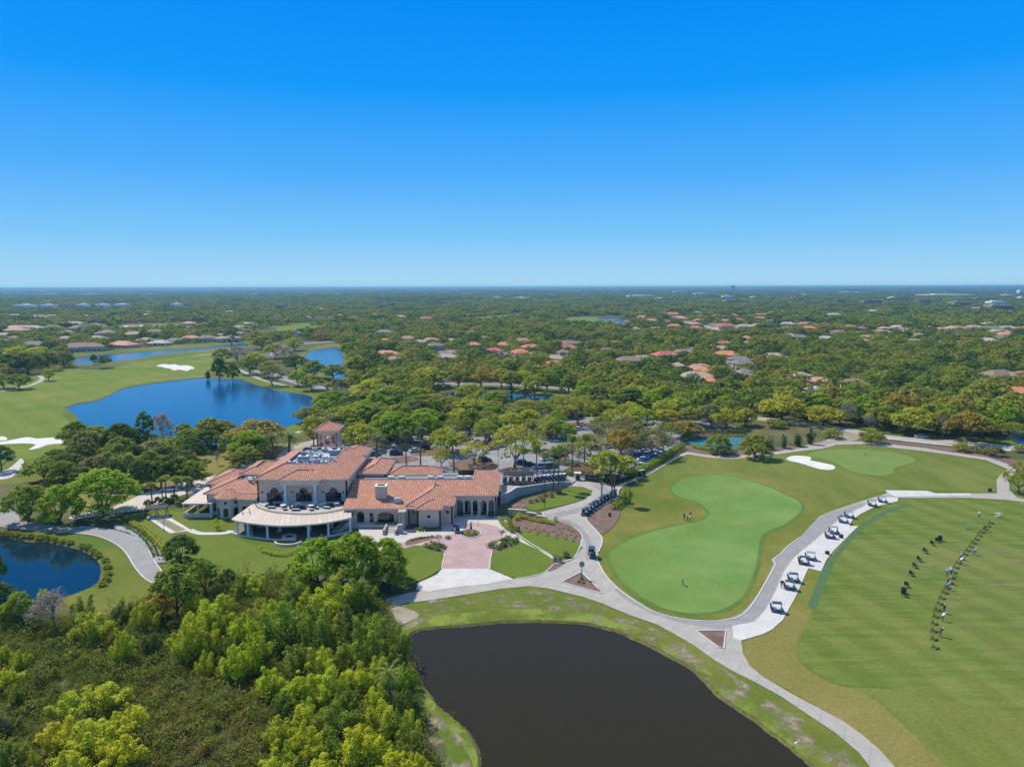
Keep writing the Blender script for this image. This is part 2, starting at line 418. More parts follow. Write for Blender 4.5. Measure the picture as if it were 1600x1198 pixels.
def sheet(name, poly, z, mat, label=None, kind='structure', holes=None, sm=4, cat=None):
    if sm: poly = smooth_loop(poly, sm)
    xs = [p[0] for p in poly]; ys = [p[1] for p in poly]; hs = []
    for h in (PONDS if holes is None else holes):
        if max(p[0] for p in h) > min(xs) and min(p[0] for p in h) < max(xs) and max(p[1] for p in h) > min(ys) and min(p[1] for p in h) < max(ys): hs.append(h)
    V, fs = cdt(poly, hs); NS[0] += 1; z = z + NS[0] * .00021 if z else 0
    me = bpy.data.meshes.new(name); me.from_pydata([(v.x, v.y, z) for v in V], [], fs); me.materials.append(mat)
    o = link(name, me); tag(o, label, cat, None, kind)
    return o
def ribbon(name, line, w, z, mat, h=0.0, sm=True, label=None):
    if sm: line = smooth_line(line)
    mb = MB(); L = []; R_ = []
    for i, p in enumerate(line):
        a, b = Vector(line[max(i - 1, 0)][:2]), Vector(line[min(i + 1, len(line) - 1)][:2]); t = (b - a).normalized()
        ww = w(i / (len(line) - 1)) if callable(w) else w
        L.append((p[0] - t.y * ww / 2, p[1] + t.x * ww / 2)); R_.append((p[0] + t.y * ww / 2, p[1] - t.x * ww / 2))
    for i in range(len(line) - 1):
        mb.face([(*R_[i], z + h), (*R_[i + 1], z + h), (*L[i + 1], z + h), (*L[i], z + h)])
        if h:
            mb.face([(*R_[i], z), (*R_[i + 1], z), (*R_[i + 1], z + h), (*R_[i], z + h)])
            mb.face([(*L[i + 1], z), (*L[i], z), (*L[i], z + h), (*L[i + 1], z + h)])
    o = mb.build(name, mat); tag(o, label, None, None, 'structure')
    return o

# ponds: outline at the top of the bank
POND_PX = {
 'near': [(636,997),(643,987),(661,981),(697,977),(740,974),(797,969),(855,969),(912,972),(941,978),(970,986),(999,999),(1027,1012),(1056,1028),(1085,1044),(1108,1067),(1128,1087),(1157,1107),(1183,1124),(1201,1138),(1226,1156),(1254,1179),(1277,1198),(1300,1225),(1290,1290),(1180,1350),(900,1370),(770,1340),(752,1270),(747,1198),(745,1176),(738,1158),(722,1135),(700,1117),(678,1098),(661,1072),(650,1053),(637,1022)],
 'left': [(-90,838),(0,838),(25,840),(50,844),(75,845),(100,850),(120,854),(135,860),(150,868),(160,880),(161,893),(158,905),(145,915),(120,926),(95,934),(50,942),(0,945),(-90,945)],
 'lake': [(101,637),(108,634),(120,630),(150,625),(170,617),(190,607),(225,600),(262,595),(312,590),(350,591),(378,592),(400,600),(434,609),(471,614),(490,620),(490,637),(476,656),(448,667),(425,680),(370,692),(315,694),(270,687),(200,676),(150,667),(122,662),(118,650)],
 'stream': [(117,559),(150,555),(200,551),(250,547),(300,544),(350,539),(385,536),(386,541),(350,544),(300,548),(250,554),(207,561),(175,565),(150,568),(120,569)],
 'canal': [(477,555),(490,547),(519,542),(530,543),(536,552),(538,567),(542,592),(524,590),(505,583),(482,578),(474,566)],
 'back': [(688,615),(720,611),(800,613),(860,620),(895,626),(892,638),(862,645),(780,645),(705,645),(684,637)],
 'far': [(952,503),(985,502),(992,507),(985,511),(958,509)],
 'far2': [(936,496),(972,496),(974,499),(940,500)],
 'mid': [(968,552),(988,551),(990,561),(970,562)],
 'east': [(1577,680),(1589,675),(1640,672),(1690,680),(1650,694),(1590,693)],
 'west_far': [(440,518),(500,515),(502,522),(445,524)],
}
PMAT = {'near': 'water_brown', 'left': 'water_blue', 'back': 'water_dark', 'mid': 'water_dark'}
for k, pts in POND_PX.items():
    PONDS.append(smooth_loop(px(pts), 4))
BIG = 20500
sheet('ground', [(-BIG, -300), (BIG, -300), (BIG, BIG), (-BIG, BIG)], 0, M['forest_floor'], sm=0)
for (k, pts), loop in zip(POND_PX.items(), PONDS):
    d = 1.3 if k in ('near', 'left') else 1.8
    ins = offset(loop, d); mb = MB(); n = len(loop)
    jit = [rnd.uniform(-.25, .25) for _ in range(n)]
    ins = [(p[0] + rnd.uniform(-.3, .3), p[1] + rnd.uniform(-.3, .3)) for p in ins]
    for i in range(n):
        j = (i + 1) % n
        mb.face([(*loop[i], 0), (*loop[j], 0), (*ins[j], -.75), (*ins[i], -.75)])
    o = mb.build('pond_bank', M['bank']); tag(o, kind='structure')
    V, fs = cdt(loop, [])
    me = bpy.data.meshes.new('water'); me.from_pydata([(v.x, v.y, -.28) for v in V], [], fs); me.materials.append(M[PMAT.get(k, 'water_lake')])
    o = link('water', me); tag(o, kind='structure')

# ---------------- grass, sand, greens
Z1 = .012
def S(name, pts, lvl, mat, sm=4, **kw): return sheet(name, px(pts), Z1 * lvl, M[mat], sm=sm, **kw)
S('rough_grass', [(-150,600),(0,592),(90,572),(160,577),(240,556),(300,548),(352,541),(368,560),(330,585),(400,605),(300,700),(150,740),(-200,740)], 1, 'rough')
S('fairway', [(-150,615),(0,606),(60,592),(84,590),(90,577),(160,577),(240,560),(300,550),(345,546),(350,566),(310,592),(230,602),(175,618),(100,638),(112,662),(150,680),(110,700),(20,720),(-150,720)], 2, 'fairway')
S('bunker_sand', [(247,570.5),(256,568.8),(266,569.6),(274,569),(280,571),(290,570.6),(299,572.4),(304,575.5),(297,577),(292,579.5),(280,577.4),(272,578.6),(266,576),(258,574.6),(252,573),(246,572.4)], 3, 'sand')
S('bunker_sand', [(-40,688),(0,690),(40,683),(58,685),(72,684),(98,683),(95,688),(108,692),(78,694),(60,700),(45,702),(55,694),(20,693),(-40,697)], 3, 'sand')
S('bunker_sand', [(0,682),(9,683),(11,687),(0,688),(-15,687)], 4, 'sand')
S('sandy_soil', [(-60,735),(0,736),(20,727),(33,716),(40,726),(46,731),(30,735),(10,748),(-60,752)], 3, 'beige_conc')
S('far_fairway', [(140,516),(190,508),(260,506),(330,506),(330,511),(280,513),(210,515),(160,519)], 2, 'fairway')
S('bunker_sand', [(192,509),(225,508),(228,510),(195,511)], 4, 'sand')
S('bunker_sand', [(158,512),(175,511),(178,514),(160,515)], 4, 'sand')
S('far_fairway', [(650,499),(720,497),(790,492),(815,491),(816,495),(760,499),(690,503)], 2, 'fairway')
S('far_fairway', [(873,499),(900,496),(960,496),(955,503),(935,507),(880,504)], 2, 'fairway')
S('far_fairway', [(430,508),(470,505),(492,506),(500,514),(470,521),(380,528),(370,524),(430,516)], 2, 'fairway')
S('far_fairway', [(1335,518),(1360,519),(1410,521),(1410,526),(1380,527),(1340,524)], 2, 'fairway')
S('bunker_sand', [(1392,523),(1410,522),(1411,525),(1394,526)], 4, 'sand')
S('far_fairway', [(1530,521),(1600,521),(1650,522),(1650,524),(1540,523)], 2, 'fairway')
S('far_fairway', [(860,533),(900,533),(925,537),(922,543),(905,538),(860,537)], 2, 'fairway')
S('far_fairway', [(1310,590),(1400,589),(1450,590),(1447,594),(1400,594),(1330,592)], 2, 'fairway')
S('rough_grass', [(200,812),(240,795),(300,795),(420,800),(620,800),(640,850),(590,880),(450,900),(300,905),(250,885),(215,850)], 1, 'rough')
S('lawn', [(205,812),(232,800),(300,800),(345,812),(352,830),(420,860),(520,868),(560,880),(500,892),(445,897),(380,907),(300,894),(268,880),(240,848)], 2, 'lawn')
S('rough_grass', [(118,826),(190,842),(215,890),(250,918),(300,960),(150,960),(95,933),(150,915),(162,890),(150,866),(110,850),(40,838),(38,826)], 1, 'rough')
S('rough_grass', [(150,700),(220,690),(320,700),(470,690),(520,690),(440,740),(380,745),(330,742),(250,765),(180,790),(120,800),(60,770),(90,720)], 1, 'dry')
S('lake_verge', [(350,592),(378,585),(420,592),(470,607),(520,612),(540,640),(520,660),(490,672),(440,690),(470,660),(500,640),(480,618)], 1, 'lawn')
S('lake_verge', [(430,672),(475,655),(495,640),(520,650),(510,662),(470,672),(440,690)], 2, 'lawn')
S('canal_verge', [(470,552),(500,540),(560,536),(575,560),(560,600),(520,600),(460,580)], 1, 'rough')
S('stream_verge', [(60,575),(110,570),(150,572),(260,560),(360,546),(420,536),(420,532),(350,534),(250,541),(150,550),(110,553)], 3, 'rough')
# course to the right
S('rough_grass', [(596,965),(610,940),(640,925),(800,915),(900,900),(930,830),(968,790),(1000,748),(1060,712),(1105,706),(1160,714),(1220,704),(1290,694),(1344,689),(1400,693),(1470,700),(1560,715),(1700,735),(1750,900),(1900,1400),(640,1400),(655,1198),(700,1180),(655,1090)], 1, 'rough')
for nm, pts in (('practice', [(1150,715),(1230,703),(1344,693),(1400,697),(1487,712),(1540,722),(1570,740),(1556,752),(1552,768),(1450,765),(1390,765),(1310,790),(1265,815),(1275,790),(1235,765),(1180,742),(1120,735),(1060,742),(1000,765),(1010,748),(1060,716)]),):
    S('mown_rough', pts, 2, 'outfield')
S('dry_grass', [(1165,1000),(1200,985),(1235,958),(1260,962),(1245,1005),(1250,1035),(1300,1068),(1345,1078),(1390,1110),(1440,1160),(1500,1215),(1560,1300),(1470,1300),(1400,1200),(1345,1148),(1277,1103),(1192,1055),(1165,1030)], 2, 'dry')
S('outfield', [(1325,1070),(1390,1074),(1460,1086),(1531,1103),(1620,1108),(1800,1130),(1900,1400),(1600,1400),(1540,1260),(1490,1205),(1440,1160),(1390,1112),(1350,1082)], 3, 'outfield')
S('driving_range', [(1395,781),(1366,800),(1340,822),(1318,852),(1300,885),(1285,918),(1272,948),(1262,973),(1248,1007),(1247,1026),(1260,1043),(1285,1057),(1325,1072),(1390,1076),(1460,1088),(1531,1105),(1600,1110),(1900,1125),(1900,800),(1700,788),(1600,785),(1500,780),(1430,778)], 4, 'range')
S('range_mat', [(1262,946),(1275,949),(1289,914),(1304,879),(1319,859),(1337,838),(1354,822),(1378,807),(1400,797),(1421,790),(1412,788),(1376,801),(1356,812),(1341,824),(1324,842),(1302,866),(1289,879),(1280,901),(1268,931)], 5, 'mat_green', sm=3)
PG = [(1045,762),(1052,754),(1063,748),(1090,741),(1125,740),(1150,743),(1170,749),(1200,758),(1226,770),(1248,780),(1258,789),(1256,800),(1246,810),(1232,820),(1215,827),(1200,835),(1194,846),(1192,862),(1189,881),(1184,901),(1176,920),(1168,933),(1151,947),(1128,957),(1085,962),(1042,955),(1013,943),(987,927),(964,907),(952,887),(946,870),(948,860),(975,843),(1000,833),(1025,826),(1050,820),(1075,815),(1094,811),(1101,803),(1099,795),(1085,785),(1065,780),(1050,773)]
pgw = smooth_loop(px(PG), 4)
sheet('green_fringe', offset(pgw, .1), Z1 * 3, M['fringe'], sm=0)
sheet('putting_green', offset(pgw, 1.0), Z1 * 4, M['green'], sm=0)
CG = [(1262,711),(1276,705),(1307,702),(1347,702),(1389,706),(1418,712),(1430,719),(1417,726),(1398,731),(1396,738),(1381,743),(1347,740),(1324,734),(1307,724),(1285,717)]
sheet('green_fringe', offset(smooth_loop(px(CG), 4), -1.2), Z1 * 3, M['lawn'], sm=0)
sheet('chipping_green', smooth_loop(px(CG), 4), Z1 * 4, M['green_light'], sm=0)
S('bunker_sand', [(1229,716),(1240,712),(1262,713),(1268,716),(1266,719),(1285,723),(1299,726),(1305,730),(1299,734),(1282,733),(1268,729),(1248,723),(1234,720)], 5, 'sand')
# verge of the near pond
S('pond_verge', [(625,985),(660,965),(720,958),(800,952),(880,952),(960,968),(1040,1000),(1110,1050),(1190,1110),(1290,1180),(1340,1240),(1280,1240),(1200,1150),(1100,1070),(1000,1010),(900,985),(780,980),(690,985),(650,1005),(660,1060),(740,1140),(775,1198),(775,1260),(745,1260),(738,1190),(700,1140),(640,1090),(620,1030)], 2, 'lush_patch')
S('worn_soil', [(600,940),(650,930),(740,935),(830,922),(880,930),(960,955),(1060,1000),(1130,1045),(1210,1095),(1300,1155),(1370,1220),(1340,1240),(1240,1160),(1150,1100),(1060,1040),(960,985),(900,965),(830,950),(760,950),(700,955),(660,975),(610,985),(595,965)], 3, 'soil_patch')
S('worn_soil', [(630,1060),(700,1130),(740,1180),(748,1240),(660,1260),(650,1150)], 3, 'soil_patch')
S('sandy_soil', [(598,965),(615,948),(640,952),(655,962),(630,975),(608,980)], 4, 'bare_soil')
S('worn_turf', [(1475,860),(1540,850),(1600,860),(1700,900),(1690,1040),(1600,1040),(1520,1020),(1478,960),(1465,900)], 6, 'dry_patch')
S('worn_turf', [(1350,860),(1420,840),(1460,850),(1450,900),(1400,930),(1340,930),(1320,900)], 6, 'dry_patch2')
# ---------------- paths
PATH = [(600,936),(640,926),(690,918),(745,912),(803,905),(846,897),(866,882),(884,876),(898,872),(903,862),(909,850),(909,836),(895,823),(875,815),(855,813),(846,800),(880,791),(910,782),(922,774),(926,767),(911,761),(895,760),(870,764),(862,756),(880,748),(900,746),(927,751),(944,754),(958,762),(970,756),(1000,744),(1010,740),(1040,723),(1063,709),(1075,706),(1100,710),(1133,713),(1173,710),(1200,707),(1250,700),(1285,697),(1307,691),(1344,689.5),(1389,694),(1445,700),(1487,707),(1544,715),(1580,727),(1588,735),(1577,750),(1577,766),(1590,778),(1620,783),(1620,787),(1572,781),(1516,778),(1454,778),(1403,778),(1403,783),(1367,792),(1345,803),(1332,812),(1327,822),(1341,822),(1302,861),(1291,875),(1283,893),(1263,888),(1243,933),(1223,969),(1206,984),(1192,991),(1158,1001),(1161,1021),(1172,1041),(1192,1057),(1235,1083),(1277,1105),(1319,1128),(1347,1148),(1376,1173),(1398,1198),(1440,1260),(1400,1260),(1359,1198),(1342,1176),(1305,1145),(1263,1117),(1220,1088),(1178,1065),(1142,1047),(1114,1030),(1085,1009),(1056,992),(1027,976),(984,961),(941,943),(912,933),(884,926),(855,919),(826,916),(783,920),(740,927),(690,935),(640,942),(608,948)]
PGHOLE = [(934,877),(947,900),(970,923),(999,943),(1027,958),(1071,968),(1114,971),(1137,968),(1150,966),(1167,955),(1183,933),(1198,907),(1211,883),(1207,875),(1219,866),(1232,853),(1250,840),(1263,825),(1280,807),(1296,800),(1319,792),(1352,781),(1386,771),(1383,766),(1448,767),(1462,771),(1516,771),(1558,771),(1557,750),(1563,742),(1575,733),(1540,719),(1487,711),(1445,705),(1389,699),(1344,694),(1307,695),(1285,701),(1250,705),(1200,712),(1173,715),(1150,717),(1133,717),(1100,714),(1075,710),(1063,714),(1050,720),(1025,735),(1010,743),(975,758),(966,768),(965,778),(950,786),(928,797),(916,803),(917,813),(928,825),(939,838),(941,848),(935,863)]
path_hole = px(PGHOLE)
sheet('path', px(PATH), Z1 * 7, M['path'], holes=[path_hole] + PONDS, sm=0)
ribbon('kerb', [at(*p) for p in PGHOLE[:17]], .22, Z1 * 7, M['kerb'], .10)
ribbon('kerb', [at(*p) for p in PGHOLE[-16:]], .22, Z1 * 7, M['kerb'], .10)
ribbon('kerb', [at(*p) for p in PATH[4:16]], .2, Z1 * 7, M['kerb'], .10)
S('asphalt_lane', [(1150,962),(1166,951),(1186,925),(1203,893),(1214,870),(1232,855),(1252,838),(1268,820),(1285,806),(1310,797),(1345,786),(1352,789),(1318,805),(1296,822),(1270,845),(1240,870),(1224,890),(1212,920),(1196,950),(1178,968),(1160,975),(1130,982),(1090,978),(1040,966),(990,945),(960,922),(975,925),(1020,955),(1075,968),(1120,970)], 8, 'path_grey', sm=2)
S('parking_apron', [(1144,978),(1180,972),(1198,950),(1214,920),(1226,892),(1242,870),(1272,846),(1298,823),(1320,806),(1352,790),(1385,777),(1403,778),(1403,783),(1367,792),(1345,803),(1332,812),(1327,822),(1341,822),(1302,861),(1291,875),(1283,893),(1263,888),(1243,933),(1223,969),(1206,984),(1192,991),(1158,1001),(1146,998)], 9, 'white_conc', sm=0)
S('path', [(1383,766),(1448,767),(1462,771),(1516,771),(1516,774),(1400,776),(1390,772)], 9, 'white_conc', sm=0)
S('junction_lane', [(875,905),(905,893),(925,880),(933,890),(915,900),(945,928),(960,940),(930,934),(890,920),(850,914),(830,908)], 8, 'path', sm=2)
S('asphalt_lane', [(860,812),(890,812),(912,828),(925,850),(924,872),(915,874),(915,850),(905,834),(884,822),(855,818),(850,805),(885,798),(915,790),(935,776),(938,768),(925,758),(940,757),(953,768),(950,778),(925,790),(900,802)], 8, 'path_grey', sm=2)
def bed(pts, lvl=10, mat='mulch', sm=2): return S('planting_bed', pts, lvl, mat, sm=sm)
TRI_A = [(908,894),(878,910),(941,928),(930,915)]; TRI_B = [(1087,986),(1134,986),(1131,1014),(1122,1012)]
bed(TRI_A, sm=0); bed(TRI_B, sm=0)
for T in (TRI_A, TRI_B): ribbon('kerb', [at(*p) for p in T + [T[0]]], .25, Z1 * 10, M['kerb'], .12, sm=False)
# loop island
S('lawn', [(820,786),(850,772),(879,764),(895,761),(911,762),(924,768),(921,774),(910,781),(879,790),(846,796),(830,797)], 10, 'lawn')
bed([(800,790),(817,783),(850,773),(892,760),(880,768),(850,780),(825,789),(812,797)], 11)
# right-hand mulch island
bed([(925,795),(950,787),(966,795),(970,803),(958,823),(942,835),(932,828),(918,815),(914,804)])
# plaza
S('beige_concrete_walk', [(700,800),(790,808),(795,815),(790,822),(800,832),(830,850),(866,870),(863,876),(818,850),(795,838),(788,845),(770,862),(766,892),(690,892),(693,862),(640,870),(600,862),(560,850),(560,815),(640,818)], 8, 'beige_conc', sm=0)
S('brick_driveway', [(690,889),(695,860),(660,861),(634,866),(612,860),(606,846),(630,848),(660,841),(690,838),(722,830),(728,819),(745,817),(775,822),(785,833),(780,845),(768,860),(764,889)], 9, 'brick', sm=2)
S('white_apron', [(690,889),(764,889),(803,905),(760,913),(705,919),(670,925),(650,922),(653,911),(672,903),(683,898)], 10, 'white_conc', sm=0)
def pave_l(pts): S('lawn', pts, 10, 'lawn', sm=2)
pave_l([(628,859),(668,853),(693,862),(690,880),(687,891),(662,905),(645,912),(620,915)])
pave_l([(769,862),(790,859),(814,847),(864,874),(858,888),(846,897),(810,904),(772,891)])
pave_l([(808,834),(818,828),(906,848),(903,863),(896,872),(866,868),(840,858),(820,846)])
bed([(800,812),(863,813),(891,818),(908,835),(907,848),(880,842),(822,830),(808,832),(798,822)], 11)
bed([(860,880),(872,876),(884,878),(870,889),(855,893)], 11)
bed([(665,855),(677,850),(696,857),(694,864),(680,862)], 11)
bed([(768,862),(772,856),(800,842),(812,846),(795,857),(775,863)], 11)
bed([(634,846),(650,840),(678,838),(682,841),(660,847),(636,853)], 11)
circ = [(735 + 16.5 * math.cos(a) * 1.0, 834 + 6.5 * math.sin(a)) for a in np.linspace(0, 2 * PI, 16, endpoint=False)]
bed(circ, 11, sm=0)
ribbon('kerb', [at(*p) for p in circ + [circ[0]]], .22, Z1 * 11, M['kerb'], .15)
for L in ([(690,890),(693,875),(696,861)], [(764,890),(766,876),(769,861)], [(783,810),(790,822),(806,834),(835,853),(864,870)], [(866,882),(884,878),(897,872),(906,855),(909,843)]):
    ribbon('kerb', [at(*p) for p in L], .2, Z1 * 11, M['kerb'], .12)
bed([(640,800),(706,805),(706,812),(660,827),(560,826),(545,815),(570,808)], 9)
# left-hand paths
S('cart_path', [(-60,788),(0,790),(26,800),(32,812),(60,818),(113,823),(150,824),(180,830),(205,838),(228,853),(242,878),(264,906),(252,916),(230,907),(213,890),(190,857),(155,839),(113,833),(60,831),(0,823),(-60,822)], 7, 'path_grey', sm=2)
ribbon('kerb', [at(*p) for p in [(115,833),(155,839),(190,857),(213,890),(230,907),(252,916)]], .25, Z1 * 8, M['kerb'], .1)
ribbon('kerb', [at(*p) for p in [(125,823),(170,828),(205,838),(228,853),(242,878),(264,906)]], .25, Z1 * 8, M['kerb'], .1)
S('entrance_road', [(110,806),(175,793),(220,773),(250,765),(290,752),(340,742),(375,722),(400,722),(385,738),(330,762),(290,772),(262,782),(225,797),(180,802),(120,812)], 7, 'beige_conc', sm=2)
S('patio_surround', [(227,807),(260,805),(300,829),(265,834)], 9, 'white_conc', sm=0)
S('patio_sand', [(241,812),(257,810),(291,828),(275,832)], 10, 'bare_soil', sm=0)
ribbon('path', [at(*p) for p in [(296,828),(306,832),(320,834),(352,833),(362,829)]], 1.8, Z1 * 9, M['white_conc'])
# parking and roads
S('parking_lot', [(380,752),(420,742),(440,712),(520,702),(560,704),(600,695),(640,680),(690,668),(760,652),(880,655),(960,648),(1100,650),(1152,668),(1075,690),(1052,702),(1000,735),(972,748),(890,748),(800,760),(690,745),(600,752),(560,760)], 5, 'asphalt', sm=0)
for pts in ([(700,722),(745,718),(778,726),(770,735),(720,735)], [(780,735),(800,730),(815,738),(790,742)], [(640,708),(700,700),(720,706),(660,713)], [(600,718),(640,712),(655,719),(610,726)],
            [(850,700),(890,712),(880,722),(840,712)], [(880,735),(915,722),(945,735),(900,745)], [(720,690),(790,688),(800,695),(730,697)], [(960,690),(1040,680),(1050,690),(975,705)],
            [(800,665),(900,660),(910,668),(810,672)], [(1080,668),(1140,672),(1120,680),(1070,682)]):
    bed(pts, 7)
S('lawn', [(690,738),(715,737),(722,743),(700,745)], 8, 'lawn', sm=0)
S('main_road', [(420,742),(440,705),(480,690),(520,680),(560,676),(560,690),(500,706),(450,724)], 6, 'path')
ribbon('kerb', [at(*p) for p in [(463,676),(480,671),(500,663),(512,657)]], 2.2, Z1 * 4, M['white_conc'])
for pts, w in (([(560,601),(650,599),(750,600),(800,601),(890,608),(941,616),(1000,626)], 9), ([(545,603),(569,617),(600,640),(620,670)], 8), ([(400,578),(448,592),(502,606),(545,603)], 9),
               ([(420,556),(451,540),(533,533),(620,531)], 12), ([(0,611),(40,604),(60,597),(66,591),(58,586),(45,585)], 3), ([(370,576),(406,592),(440,601),(457,603)], 3),
               ([(1150,652),(1200,655),(1268,664),(1319,671),(1380,682),(1459,689),(1510,692),(1620,704)], 8.5), ([(620,560),(650,566),(672,572)], 8), ([(300,556),(340,552),(380,548)], 3)):
    ribbon('road', [at(*p) for p in pts], w, Z1 * 6, M['path'] if w < 9 else M['asphalt'])
ribbon('road_median', [at(*p) for p in [(1378,684),(1440,691),(1500,697),(1580,704)]], 2.0, Z1 * 7, M['white_conc'])
S('gravel_verge', [(1255,697),(1290,688),(1310,676),(1345,680),(1335,689),(1300,693),(1275,699)], 5, 'bare_soil')
S('planting_bed', [(1380,688),(1450,695),(1520,705),(1580,716),(1600,740),(1580,728),(1500,711),(1400,697),(1370,694)], 5, 'mulch')
S('planting_bed', [(1050,700),(1075,692),(1100,700),(1180,705),(1230,697),(1250,701),(1200,706),(1150,712),(1100,709),(1070,705)], 6, 'mulch')
S('road_verge', [(1160,658),(1260,657),(1400,672),(1500,683),(1620,690),(1620,697),(1500,687),(1400,678),(1300,665),(1200,660)], 4, 'rough')
S('road_verge', [(700,601),(800,604),(900,613),(905,622),(860,618),(800,611),(700,608)], 4, 'rough')
# parking bay lines
def bays(p0, p1, n, d, name='parking_marking'):
    a, b = at(*p0), at(*p1); mb = MB(); t = (b - a).normalized(); nn = Vector((-t.y, t.x, 0))
    for i in range(n):
        c = a + (b - a) * (i / (n - 1)); w = t * .09
        mb.face([c - w, c + w, c + w + nn * d, c - w + nn * d])
    mb.v = [(x, y, Z1 * 6.5) for x, y, z in mb.v]
    o = mb.build(name, M['marking']); tag(o, kind='structure')
for a, b, n in (((655,724),(700,708),9), ((690,712),(745,708),9), ((765,712),(800,716),6), ((668,712),(690,716),4)): bays(a, b, n, -4.8)
# tennis court
S('court_surround', [(1064,690),(1090,682),(1165,682),(1168,692),(1150,702),(1100,703)], 8, 'court_out', sm=0)
for q in ([(1076,690),(1094,685),(1118,690),(1102,698)], [(1128,686),(1158,685),(1160,693),(1134,697)]):
    S('tennis_court', q, 9, 'court', sm=0)
    w = [at(*p) for p in q]; c = sum(w, Vector()) / 4
    for k in (1.0, .75):
        ww = [c + (p - c) * k * .9 for p in w]
        ribbon('court_marking', [tuple(p[:2]) for p in ww + [ww[0]]], .18, Z1 * 10, M['marking'], sm=False)
#@@PART2
# ------------------------------------------------------------------ the clubhouse
def slope_face(mb, pts, e0, e1, mi=0):
    """roof face: uv u runs along the eave e0->e1, v up the slope"""
    e0, e1 = Vector(e0), Vector(e1); ux = (e1 - e0).normalized()
    nrm = (Vector(pts[1]) - Vector(pts[0])).cross(Vector(pts[2]) - Vector(pts[1])).normalized(); vy = nrm.cross(ux)
    mb.face(pts, mi, [((Vector(p) - e0).dot(ux), (Vector(p) - e0).dot(vy)) for p in pts])
def hip(parent, x0, x1, y0, y1, z, sl, inset=None, name='roof', base=.35, top_mat='deck_roof', sides='swne', well=.5):
    mb = MB(); w = min(x1 - x0, y1 - y0) / 2; r = w if inset is None else inset; zt = z + r * sl
    a, b, c, d = (x0, y0, z), (x1, y0, z), (x1, y1, z), (x0, y1, z)
    A, B, C_, D = (x0 + r, y0 + r, zt), (x1 - r, y0 + r, zt), (x1 - r, y1 - r, zt), (x0 + r, y1 - r, zt)
    def q(p0, p1, p2, p3):
        pts = [p0, p1, p2] if (Vector(p2) - Vector(p3)).length < 1e-3 else [p0, p1, p2, p3]
        slope_face(mb, pts, p0, p1)
    if 's' in sides: q(a, b, B, A)
    if 'e' in sides: q(b, c, C_, B)
    if 'n' in sides: q(c, d, D, C_)
    if 'w' in sides: q(d, a, A, D)
    lo = z - base
    e = [(p[0], p[1], lo) for p in (a, b, c, d)]
    P4 = [a, b, c, d]
    for i in range(4): mb.face([e[i], e[(i + 1) % 4], P4[(i + 1) % 4], P4[i]], 1)
    mb.face(e[::-1], 1)
    if inset is not None:
        zi = zt - well; W = [(p[0], p[1], zi) for p in (A, B, C_, D)]; T = [A, B, C_, D]
        mb.face(W, 2)
        for i in range(4): mb.face([T[i], T[(i + 1) % 4], W[(i + 1) % 4], W[i]], 2)
    o = local(parent, mb).build(name, [M['tile'], M['stucco_pale'], M[top_mat]], parent)
    rb = MB()
    for p, t in ((a, A), (b, B), (c, C_), (d, D)):
        rb.tube((p[0], p[1], p[2] + .06), (t[0], t[1], t[2] + .06), .16, .16, 5)
    if inset is None and (Vector(A) - Vector(B)).length > .1: rb.tube((A[0], A[1], zt + .06), (B[0], B[1], zt + .06), .16, .16, 5)
    if inset is None and (Vector(B) - Vector(C_)).length > .1: rb.tube((B[0], B[1], zt + .06), (C_[0], C_[1], zt + .06), .16, .16, 5)
    if inset is not None:
        for i in range(4): rb.tube([A, B, C_, D][i], [B, C_, D, A][i], .14, .14, 5)
    rb.v = [(x - parent.location.x, y - parent.location.y, zz - parent.location.z) for x, y, zz in rb.v]
    rb.build('ridge_cap', M['ridge'], o)
    return o
def arch(cx, z0, w, h, n=8):
    """outline of an arched opening; h is to the crown of the arch"""
    r = w / 2; zs = z0 + h - r
    return [(cx - r, z0), (cx + r, z0)] + [(cx + r * math.cos(a), zs + r * math.sin(a)) for a in np.linspace(0, PI, n + 1)]
def rect(x0, x1, z0, z1): return [(x0, z0), (x1, z0), (x1, z1), (x0, z1)]
def disc(cx, cz, r, n=12): return [(cx + r * math.cos(2 * PI * i / n), cz + r * math.sin(2 * PI * i / n)) for i in range(n)]
